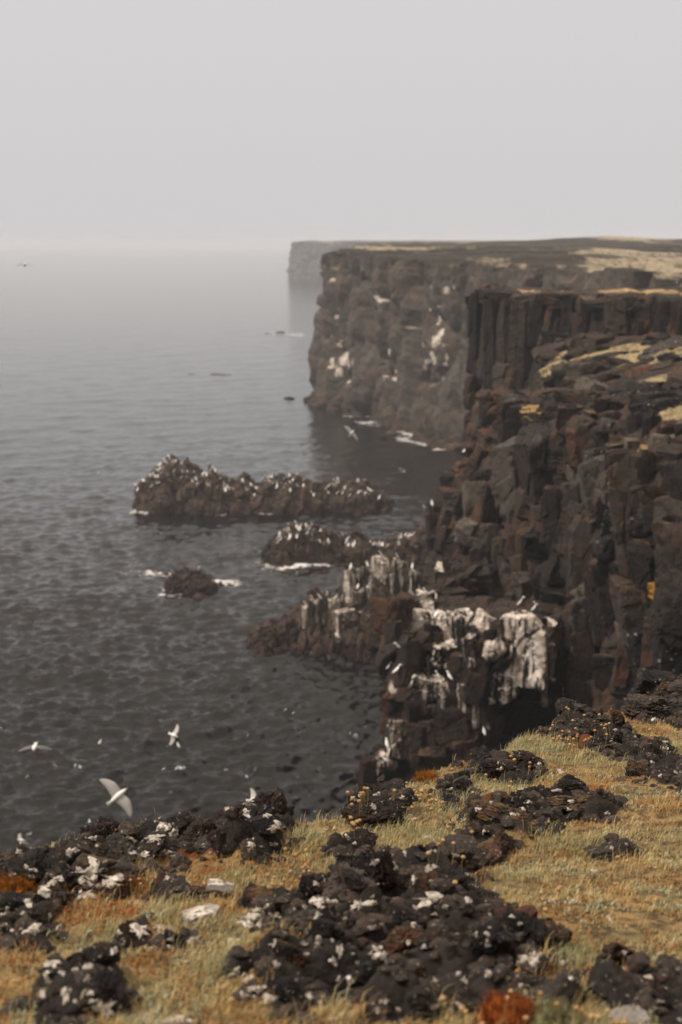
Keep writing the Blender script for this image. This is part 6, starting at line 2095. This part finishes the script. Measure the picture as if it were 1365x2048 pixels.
def build_ground():
    xs = np.r_[np.linspace(-30, -4, 18)[:-1], np.linspace(-4, -1.5, 50)[:-1], np.linspace(-1.5, 2.7, 270)[:-1], np.linspace(2.7, 6, 60)[:-1], np.linspace(6, 24, 20)]
    ys = np.r_[np.linspace(-14, -1, 10)[:-1], np.linspace(-1, 1.9, 40)[:-1], np.linspace(1.9, 6, 310)[:-1], np.linspace(6, 10, 110)[:-1], np.linspace(10, 16, 60)[:-1], np.linspace(16, 40, 40)]
    X, Y = np.meshgrid(xs, ys); z, m, s = ground(X.ravel(), Y.ravel())
    ru, _ = zones(X.ravel(), Y.ravel(), RUST_ZONES, .6, 5)
    V = np.c_[X.ravel(), Y.ravel(), z]
    lava = np.maximum(m, sstep(.05, .4, s))
    me = raw_mesh('clifftop', V, [quads(len(ys), len(xs))], M['turf'], True, {'lava': lava, 'rust': ru})
    return tag(obj('clifftop', me), 'sloping clifftop of turf and black lava in the foreground', 'ground', kind='structure')
top = build_ground()
def gz(x, y):
    return float(ground(np.array([x]), np.array([y]))[0][0])
LR = []
for i, (x, y, w, h, kind, label) in enumerate(LAVA_ROCKS):
    zp = 23.0 - .2 * y; z = zp + .35 * (gz(x, y) - zp)
    mat = 'stone_pale' if ('whitish' in label or 'pale' in label and 'stone' in label) else ('stone_brown' if 'brown' in label and kind == 'boulder' else ('lava_moss' if 'moss' in label else 'lava'))
    dd = w * rng.uniform(.75, .95); hh = .8 * max(h, w * (.3 if 'outcrop' in label else .42))
    o = rock('lava_rock' if kind == 'clinker' else 'stone', kind, mat, (x, y + dd * .7, z + hh * (-.25 if 'outcrop' in label else .05)), (w * 1.08, dd, hh), (rad(rng.uniform(-10, 10)), rad(rng.uniform(-10, 10)), rng.uniform(0, 6.28)), None, i % 9)
    tag(o, label, 'rock'); LR.append(o)
# loose clinker pieces of the outcrops: part of the ground
ar = np.array([z_[2] * z_[3] for z_ in LAVA_ZONES]); ar = ar / ar.sum()
n_piece = 0; tries = 0
while n_piece < 290 and tries < 4000:
    tries += 1
    q = rng.random(); zi = int(np.searchsorted(np.cumsum(ar), q)); zi = min(zi, len(ar) - 1); cx, cy, rx, ry, a = LAVA_ZONES[zi]
    th = rng.uniform(0, 6.283); rr_ = math.sqrt(rng.random()) * 1.02; x = cx + rx * rr_ * math.cos(th); y = cy + ry * rr_ * math.sin(th)
    if x < -.30 * y - .1 or x > .36 * y + .1 or y < 2.3: continue
    zz, mm, ss = ground(np.array([x]), np.array([y]))
    if ss[0] > .12: continue
    s = .018 + .055 * rng.random() ** 1.8
    o = rock('lava_rock', 'clinker' if rng.random() < .8 else 'boulder', 'lava_moss' if rng.random() < .2 else ('stone_brown' if rng.random() < .12 else 'lava'), (x, y, float(zz[0]) + s * .2), (s * rng.uniform(.9, 1.3), s, s * rng.uniform(.6, .95)), (rng.uniform(-.4, .4), rng.uniform(-.4, .4), rng.uniform(0, 6.28)), top)
    n_piece += 1

def gravel(n=3600, seed=21):
    r = np.random.RandomState(seed); D, Fc = ico(2); base = []
    for k in range(6):
        N = r.normal(size=(9, 3)); N /= np.linalg.norm(N, axis=1, keepdims=True); pr = np.where(D @ N.T > .1, r.uniform(.6, 1.1, 9) / np.maximum(D @ N.T, .1), 9).min(1)
        base.append(D * np.minimum(pr, 1.5)[:, None] * (1 + .16 * r.normal(size=(len(D), 1)) * .6))
    ar_ = np.array([z_[2] * z_[3] for z_ in LAVA_ZONES]); zi = r.choice(len(ar_), n, p=ar_ / ar_.sum()); Z = np.array(LAVA_ZONES)[zi]
    th = r.rand(n) * 6.283; q_ = np.sqrt(r.rand(n)) * 1.15; x = Z[:, 0] + Z[:, 2] * q_ * np.cos(th); y = Z[:, 1] + Z[:, 3] * q_ * np.sin(th)
    z, m, s_ = ground(x, y); ok = (x > -.34 * y - .1) & (x < .48 * y + .1) & (y > 2.2) & (s_ < .15); x, y, z = x[ok], y[ok], z[ok]; n = len(x)
    sz = .007 + .020 * r.rand(n) ** 2.2; V = np.zeros((n, len(D), 3))
    a = r.rand(n) * 6.283; ca, sa = np.cos(a), np.sin(a)
    for i in range(n):
        v = base[i % 6] * sz[i] * np.array([1.2, 1, .75]); V[i, :, 0] = v[:, 0] * ca[i] - v[:, 1] * sa[i] + x[i]; V[i, :, 1] = v[:, 0] * sa[i] + v[:, 1] * ca[i] + y[i]; V[i, :, 2] = v[:, 2] + z[i] + sz[i] * .25
    Fa = (Fc[None] + (np.arange(n) * len(D))[:, None, None]).reshape(-1, 3)
    o = obj('lava_gravel', raw_mesh('lava_gravel', V.reshape(-1, 3), [Fa], M['lava_crumb'], False), top); o['kind'] = 'stuff'
gravel()
# lichen crusts, laid over whatever rock lies there
bpy.context.view_layer.update()
dg = bpy.context.evaluated_depsgraph_get()
def drop_ray(x, y, z0=25.0):
    hit, loc, nor, idx, ob, mtx = S.ray_cast(dg, Vector((x, y, z0)), Vector((0, 0, -1)))
    return (loc, nor, ob) if hit else (None, None, None)
OBL = Vector((0, .88, -.475)).normalized(); OBU = Vector((0, .475, .88)).normalized()
def crust(x, y, z, rx, rz, seed):
    """irregular crust grown over the rock surface around a point; follows the rock and stops at its edges"""
    r = np.random.RandomState(seed); nr_, na = 7, 24; ph = r.rand(5) * 6.28; rk = r.uniform(-1, 1, 24)
    c = Vector((x, y, z)) - OBL * 1.2
    def cast(u, w):
        hit, loc, nor, idx, ob, mtx = S.ray_cast(dg, c + Vector((u, 0, 0)) + OBU * w, OBL)
        return (loc, nor) if hit and (loc - c).length < 2.6 else (None, None)
    l0, n0 = cast(0, 0)
    if l0 is None: return
    V = [l0 + n0 * .006]; prev = [(l0, n0)] * na; live = [True] * na
    for i in range(1, nr_ + 1):
        t = i / nr_
        for j in range(na):
            a = 6.2832 * j / na
            k = .95 + .3 * rk[j] + .26 * math.sin(2 * a + ph[0]) + .22 * math.sin(3 * a + ph[1]) + .18 * math.sin(5 * a + ph[2]) + .16 * math.sin(8 * a + ph[3]) + .12 * math.sin(11 * a + ph[4])
            loc, nor = cast(rx * t * k * math.cos(a), rz * t * k * math.sin(a))
            if not live[j] or loc is None or (loc - prev[j][0]).length > 3.2 * max(rx, rz) / nr_ + .004:
                live[j] = False; loc, nor = prev[j]
            else: prev[j] = (loc, nor)
            th = (.0045 * (1 - t ** 4) * (.3 + r.rand()) if t < 1 else -.003)
            V.append(loc + nor * th)
    V = np.array([v[:] for v in V])
    tr = np.array([[0, 1 + j, 1 + (j + 1) % na] for j in range(na)])
    qd = np.array([[1 + (i - 1) * na + j, 1 + i * na + j, 1 + i * na + (j + 1) % na, 1 + (i - 1) * na + (j + 1) % na] for i in range(1, nr_) for j in range(na)])
    obj('lichen_crust', raw_mesh('lichen_crust', V, [tr, qd], M['lichen'], True), top)
for i, (x, y, z, rx, rz) in enumerate(LICHEN):
    crust(x, y, z, rx, rz, i)

# ------------------------------------------------------------------ thrift
def ball(n=2):
    D, Fc = ico(n); return D, Fc
def thrift_meshes(seed, tall):
    r = np.random.RandomState(seed); D, Fc = ico(3)
    f1, f2, cid = worley(D * 4 + seed, seed)
    V = D * (1 + .22 * (.5 - f1) + .1 * r.normal(size=(len(D), 1)) * .3)[:, :1] if False else D * (1 + .3 * (.45 - f1))[:, None]
    V[:, 2] *= .85
    head = raw_mesh('head', V, [Fc], M['thrift_head'])
    n, k = 8, 5; bend = r.uniform(-.25, .25, 2); P = []
    for i in range(n):
        t = i / (n - 1); c = np.array([bend[0] * math.sin(t * 2.2), bend[1] * math.sin(t * 2.2), t])
        for j in range(k): P.append(c + .018 * np.array([math.cos(j * 6.283 / k), math.sin(j * 6.283 / k), 0]))
    q = np.array([[i * k + j, i * k + (j + 1) % k, (i + 1) * k + (j + 1) % k, (i + 1) * k + j] for i in range(n - 1) for j in range(k)])
    stem = raw_mesh('stem', np.array(P), [q], M['thrift_stem'])
    return head, stem, (bend[0] * math.sin(2.2), bend[1] * math.sin(2.2))
def thrift_mat():
    b = MB('thrift_head')
    col = b.mix(b.rnd(), (.30, .17, .07), (.38, .25, .13)); col = b.mix(b.step(b.noise(260, 3), .5, .7), col, (.20, .10, .035))
    return b.fin(col, .9, .1)
M['thrift_head'] = thrift_mat(); M['thrift_stem'] = plain('thrift_stem', (.20, .15, .055), .8)
TV = [thrift_meshes(i, 1) for i in range(6)]
for i, (x, y, r_, h, lab) in enumerate(THRIFT):
    hd, st, bd = TV[i % 6]
    loc, nor, ob = drop_ray(x, y)
    z = loc.z if loc else gz(x, y)
    e_ = empty('thrift_flower', (x, y, z - .01)); hh = h + .01
    s_ = obj('stem', st, e_); s_.scale = (min(hh, .06), min(hh, .06), hh)
    k_ = obj('head', hd, e_); k_.scale = (r_ * .85, r_ * .85, r_ * .8); k_.location = (bd[0] * min(hh, .06), bd[1] * min(hh, .06), hh + r_ * .5)
    e_.rotation_euler = (rng.uniform(-.15, .15), rng.uniform(-.15, .15), rng.uniform(0, 6.28))
    tag(e_, lab, 'flower', 'dried thrift seed heads on the clifftop')

# rust moss cushion at the bottom, with its pale green neighbour
def moss_cushion(px, py, rx, ry, h, col, col2, label, seed):
    D, Fc = ico(5); f = fbm(D * 2.2 + seed, 4, seed, .6); f1, f2, cid = worley(D * 7 + seed, seed)
    V = D * (1 + .42 * f + .22 * (.5 - f1) + .08 * fbm(D * 22, 3, seed))[:, None] * np.array([rx, ry, h])
    b = MB('moss_' + str(seed)); c = b.mix(b.step(b.noise(45, 6, .65), .38, .62), col, col2); c = b.mix(b.step(b.noise(110, 4, .7, off=3), .52, .68), c, (.05, .03, .014)); b.bump(b.noise(190, 4, .7), 1.0, .01)
    m_ = b.fin(c, .95, .1)
    o = obj('moss_cushion', raw_mesh('moss_cushion', V, [Fc], m_)); o.location = (px, py, gz(px, py) + h * .1)
    r = np.random.RandomState(seed); k = r.choice(np.where(D[:, 2] > -.1)[0], 1500); P = V[k] + r.normal(size=(1500, 3)) * .0015; n = D[k] * .6 + np.array([0, 0, .6]) + r.normal(size=(1500, 3)) * .35
    L = r.uniform(.006, .02, (1500, 1)); sd_ = np.cross(n, r.normal(size=(1500, 3))); sd_ /= np.linalg.norm(sd_, axis=1, keepdims=True) + 1e-9
    T3 = np.stack([P - sd_ * .0012, P + sd_ * .0012, P + n * L], 1).reshape(-1, 3)
    fo = obj('fronds', raw_mesh('fronds', T3, [np.arange(4500).reshape(-1, 3)], m_), o); fo['kind'] = 'stuff'
    tag(o, label, 'moss')
cr_ = RUST_ZONES[0]
moss_cushion(cr_[0], cr_[1] - .06, .062, .06, .045, (.40, .105, .02), (.20, .05, .012), 'bright rust red moss cushion at the bottom edge', 3)
moss_cushion(cr_[0] + .085, cr_[1] - .10, .045, .05, .036, (.30, .28, .15), (.19, .17, .08), 'pale green moss cushion right of the rust red one', 5)
c2 = RUST_ZONES[1]; moss_cushion(c2[0], c2[1] - .1, .04, .055, .014, (.40, .15, .02), (.25, .09, .012), 'small orange moss cushion at the brink of the middle slope', 7)
c3 = RUST_ZONES[2]; moss_cushion(c3[0] - .01, c3[1], .055, .05, .022, (.42, .15, .02), (.16, .06, .01), 'orange moss cushion at the left edge beside white crusted rocks', 9)

# ------------------------------------------------------------------ grass
def blades(name, n, seed, xr, yr, hrange, wrange, colours, label, keep):
    r = np.random.RandomState(seed)
    y = yr[0] + (yr[1] - yr[0]) * r.rand(n) ** 1.25; x = y * (xr[0] + (xr[1] - xr[0]) * r.rand(n))
    z, m, s = ground(x, y)
    q = np.stack([x, y, 0 * x], -1)
    clump = fbm(q * 9, 3, seed) * .5 + .5; big = np.clip(fbm(q * 3.4, 4, 77, .6) * .95 + .5, 0, 1)
    ru, _ = zones(x, y, RUST_ZONES, .8, 5)
    ok = keep(x, y, m, s, clump, big, ru, r.rand(n)); x, y, z, clump, big, ru = (a[ok] for a in (x, y, z, clump, big, ru)); n = len(x)
    h = (hrange[0] + (hrange[1] - hrange[0]) * r.rand(n) ** 1.5) * (.55 + .9 * clump); w = wrange[0] + (wrange[1] - wrange[0]) * r.rand(n)
    a = r.rand(n) * 6.283; lean = .25 + .75 * r.rand(n); d = np.stack([np.cos(a), np.sin(a)], -1) * .8 + np.array([.35, .05]); sd_ = np.stack([-np.sin(a), np.cos(a)], -1)
    b0 = np.c_[x, y, z - .004]
    mid = b0 + np.c_[d * (h * lean * .35)[:, None], h * .62]; tip = b0 + np.c_[d * (h * lean * .95)[:, None], h * (1 - .3 * lean)]
    sw = np.c_[sd_ * w[:, None], np.zeros(n)]
    V = np.stack([b0 - sw, b0 + sw, mid + sw * .7, mid - sw * .7, tip], 1).reshape(-1, 3)
    i = np.arange(n) * 5
    Q = np.stack([i, i + 1, i + 2, i + 3], -1); Tt = np.stack([i + 3, i + 2, i + 4], -1)
    cs = np.array(colours); t = np.clip(big + .3 * (r.rand(n) - .5), 0, .999) * (len(cs) - 1); k = t.astype(int); f = (t - k)[:, None]
    col = cs[k] * (1 - f) + cs[np.minimum(k + 1, len(cs) - 1)] * f
    rc = np.array([.34, .115, .022]); col = col * (1 - (ru * (r.rand(n) < .75))[:, None]) + rc * (ru * (r.rand(n) < .75))[:, None] if False else np.where(((ru * .5) > r.rand(n))[:, None], rc, col)
    col = col * (.7 + .6 * r.rand(n))[:, None]
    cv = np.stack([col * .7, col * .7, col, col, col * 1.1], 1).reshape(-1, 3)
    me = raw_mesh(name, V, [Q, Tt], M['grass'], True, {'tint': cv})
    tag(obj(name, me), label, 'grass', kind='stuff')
straw = [(.28, .28, .16), (.40, .36, .19), (.55, .43, .215), (.54, .39, .17), (.42, .24, .085), (.28, .165, .065), (.50, .35, .145), (.60, .48, .25), (.40, .37, .21), (.28, .28, .16)]
blades('grass', 520000, 5, (-.36, .48), (2.2, 9.0), (.009, .024), (.0006, .0014), straw, 'short straw and green grass covering the clifftop between the rocks',
       lambda x, y, m, s, c, b, ru, u: (m < .58) & (s < .12) & (u < 2.6 * (c - .34)))
blades('grass', 54000, 9, (-.36, .48), (2.2, 9.0), (.025, .06), (.0005, .0010), straw[:4] + straw[6:], 'taller wispy grass tufts scattered over the clifftop',
       lambda x, y, m, s, c, b, ru, u: (m < .75) & (s < .1) & (c > .58))
tz = np.array(TUSSOCK_ZONES)
def in_tuss(x, y):
    return np.max(np.exp(-(((x[:, None] - tz[:, 0]) / tz[:, 2]) ** 2 + ((y[:, None] - tz[:, 1]) / tz[:, 3]) ** 2)), 1)
blades('grass', 240000, 31, (-.30, .29), (2.2, 8.5), (.022, .052), (.0007, .0014), [(.30, .30, .165), (.40, .37, .19), (.25, .26, .14), (.46, .36, .16), (.34, .33, .18)], 'grey green grass tussocks along the brink and around the rocks',
       lambda x, y, m, s, c, b, ru, u: (m < .8) & (s < .16) & (u < 1.3 * in_tuss(x, y) * (c > .40)))
herb = [(.28, .30, .18), (.38, .39, .25), (.24, .13, .05), (.36, .16, .045), (.20, .12, .055), (.33, .35, .21), (.40, .22, .08)]
blades('leafy_turf', 270000, 13, (-.36, .48), (2.2, 8.0), (.008, .024), (.0018, .0042), herb, 'low leafy herbs and moss mixed into the clifftop turf',
       lambda x, y, m, s, c, b, ru, u: (m < .80) & (s < .1) & (u < 3 * (.62 - c)))

# ------------------------------------------------------------------ seabirds
def loft(rings, k=10):
    V = []; 
    for (y, z, rx, rz) in rings:
        for j in range(k): a = 6.2832 * j / k; V.append((rx * math.cos(a), y, z + rz * math.sin(a)))
    q = [[i * k + j, i * k + (j + 1) % k, (i + 1) * k + (j + 1) % k, (i + 1) * k + j] for i in range(len(rings) - 1) for j in range(k)]
    return np.array(V), np.array(q)
def body_mesh():
    V, q = loft([(.245, .008, .002, .002), (.225, .010, .010, .011), (.20, .016, .027, .028), (.17, .020, .036, .036), (.135, .014, .046, .048), (.09, .002, .064, .066), (.03, -.006, .074, .076), (-.05, -.006, .066, .066), (-.12, .002, .044, .044), (-.18, .010, .020, .018), (-.20, .012, .016, .012)])
    return raw_mesh('body', V, [q], M['feather_white'])
def tail_mesh():
    V = [(-.02, -.17, .018), (.02, -.17, .018), (.055, -.275, .014), (0, -.285, .014), (-.055, -.275, .014)]
    V += [(a, b, c - .006) for a, b, c in V]
    return raw_mesh('tail', np.array(V), [np.array([[0, 1, 2, 3], [8, 7, 6, 5]]), np.array([[0, 3, 4], [9, 8, 5]]), np.array([[2, 1, 6, 7], [3, 2, 7, 8], [4, 3, 8, 9]])], M['feather_white'])
def wing_mesh(side, di, do, mat):
    st = [(.03, .11, -.10), (.10, .125, -.10), (.18, .14, -.085), (.25, .135, -.075), (.32, .11, -.075), (.39, .075, -.08), (.45, .03, -.08), (.49, -.015, -.08), (.515, -.055, -.082)]
    V = []; z = .02; x = .03; px = .03
    for i, (xs, le, te) in enumerate(st):
        ang = rad(di if xs < .26 else do); dx = xs - px; px = xs; x += dx * math.cos(ang); z += dx * math.sin(ang)
        th = .012 * (1 - xs / .6)
        for t in (0, .25, .6, 1):
            y = le + (te - le) * t; V.append((side * x, y, z + th * (math.sin(math.pi * min(1, t * .9 + .1)) + .25)))
        for t in (1, .6, .25, 0):
            y = le + (te - le) * t; V.append((side * x, y, z - th * .35 * math.sin(math.pi * t)))
    k = 8; n = len(st)
    q = [[i * k + j, i * k + (j + 1) % k, (i + 1) * k + (j + 1) % k, (i + 1) * k + j] for i in range(n - 1) for j in range(k)]
    cap_ = [[(n - 1) * k + 0, (n - 1) * k + 1, (n - 1) * k + 6, (n - 1) * k + 7], [(n - 1) * k + 1, (n - 1) * k + 2, (n - 1) * k + 5, (n - 1) * k + 6], [(n - 1) * k + 2, (n - 1) * k + 3, (n - 1) * k + 4, (n - 1) * k + 5]]
    return raw_mesh('wing', np.array(V), [np.array(q + cap_)], M[mat])
bm_, tm_ = body_mesh(), tail_mesh()
Vb, qb = loft([(.285, .004, .001, .001), (.27, .006, .005, .006), (.235, .010, .009, .010)], 6)
beak_me = raw_mesh('beak', Vb, [qb], M['beak'])
for (loc, fw, wr, upv, di, do, span, label) in FLYING:
    e_ = empty('seagull', loc); dark = 'dark' in label
    e_.matrix_world = Matrix(((wr[0], fw[0], upv[0], loc[0]), (wr[1], fw[1], upv[1], loc[1]), (wr[2], fw[2], upv[2], loc[2]), (0, 0, 0, 1))) @ Matrix.Scale(span, 4)
    obj('body', bm_, e_); obj('tail', tm_, e_); obj('beak', beak_me, e_)
    for s_ in (1, -1): obj('wing', wing_mesh(s_, di, do, 'feather_dark' if dark else 'feather_grey'), e_)
    tag(e_, label, 'gull', 'gulls in flight')
def perched_mesh():
    # upright kittiwake shape: body, neck, head, tail in one closed loft, facing +Y
    rings = [(-.15, .03, .003, .003), (-.125, .055, .024, .022), (-.08, .10, .056, .048), (-.03, .15, .074, .066), (.01, .20, .072, .066), (.035, .25, .056, .050), (.045, .285, .040, .036), (.055, .32, .042, .040), (.075, .345, .038, .036), (.11, .345, .018, .018), (.15, .335, .003, .003)]
    V, q = loft(rings, 10); return raw_mesh('seabird', V, [q], M['feather_white'])
pm = perched_mesh()
def perch(loc, s, label, group):
    o = obj('seabird', pm); o.location = (loc[0], loc[1], loc[2] - .07 * s); o.scale = (s, s * rng.uniform(.9, 1.35), s * rng.uniform(.72, 1.0)); o.rotation_euler = (0, 0, rng.uniform(0, 6.28)); tag(o, label, 'seabird', group)
for key, x, lab in PERCHED:
    Yc, dep, _ = SKERRIES[key]; Pm = SK[key][1]
    i = int(np.argmin(np.abs(Pm[0, :, 0] - x))); col_ = Pm[:, i]; sel = [j for j in range(len(col_)) if col_[j, 2] > .6 * col_[:, 2].max() and col_[j, 1] < Yc + .3]
    if not sel: continue
    j = rng.choice(sel); perch(col_[j], rng.uniform(.95, 1.15), lab, 'seabirds resting on the skerries')
Pm = SK['small'][1]
for x in (PERCHED_SMALL[0][0],):
    i = int(np.argmin(np.abs(Pm[0, :, 0] - x))); j = int(np.argmax(Pm[:, i, 2])); perch(Pm[j, i], 1.15, 'single white seabird on the small lone rock', 'seabirds resting on the skerries')
for (x, y, z, w, h) in PLATFORM_COLUMNS[:15]:
    perch((x, y, z + h - .28), 1.0, 'white seabird standing on a column of the rock platform', 'seabirds on the platform columns')
for (x, y) in FLOATING:
    o = obj('seabird', pm); o.location = (x, y, -.08); o.scale = (.7, .9, .6); o.rotation_euler = (0, 0, rng.uniform(0, 6.28)); tag(o, 'tiny white seabird floating on the open water', 'seabird', 'seabirds floating on the water')
bpy.context.view_layer.update(); dg = bpy.context.evaluated_depsgraph_get()
for (x, y, z, s_, lab) in PERCHED_CLIFF:
    perch((x, y, z), s_, lab, 'seabirds on the near cliff')

# ------------------------------------------------------------------ fog
def build_haze():
    bm = bmesh.new(); bmesh.ops.create_cube(bm, size=1.0); me = bpy.data.meshes.new('haze'); bm.to_mesh(me); bm.free()
    o = obj('haze', me); o.scale = (13000, 13000, 34.0); o.location = (0, 0, -3.5 + 17.0)
    m_ = bpy.data.materials.new('haze'); m_.use_nodes = True; n = m_.node_tree.nodes; n.clear()
    out = n.new('ShaderNodeOutputMaterial'); v = n.new('ShaderNodeVolumePrincipled'); m_.node_tree.links.new(v.outputs[0], out.inputs['Volume'])
    v.inputs['Color'].default_value = (.80, .83, .88, 1); v.inputs['Density'].default_value = .00047; v.inputs['Anisotropy'].default_value = 0.0
    me.materials.append(m_); tag(o, 'pale sea fog thickening with distance', 'fog', kind='stuff')
build_haze()
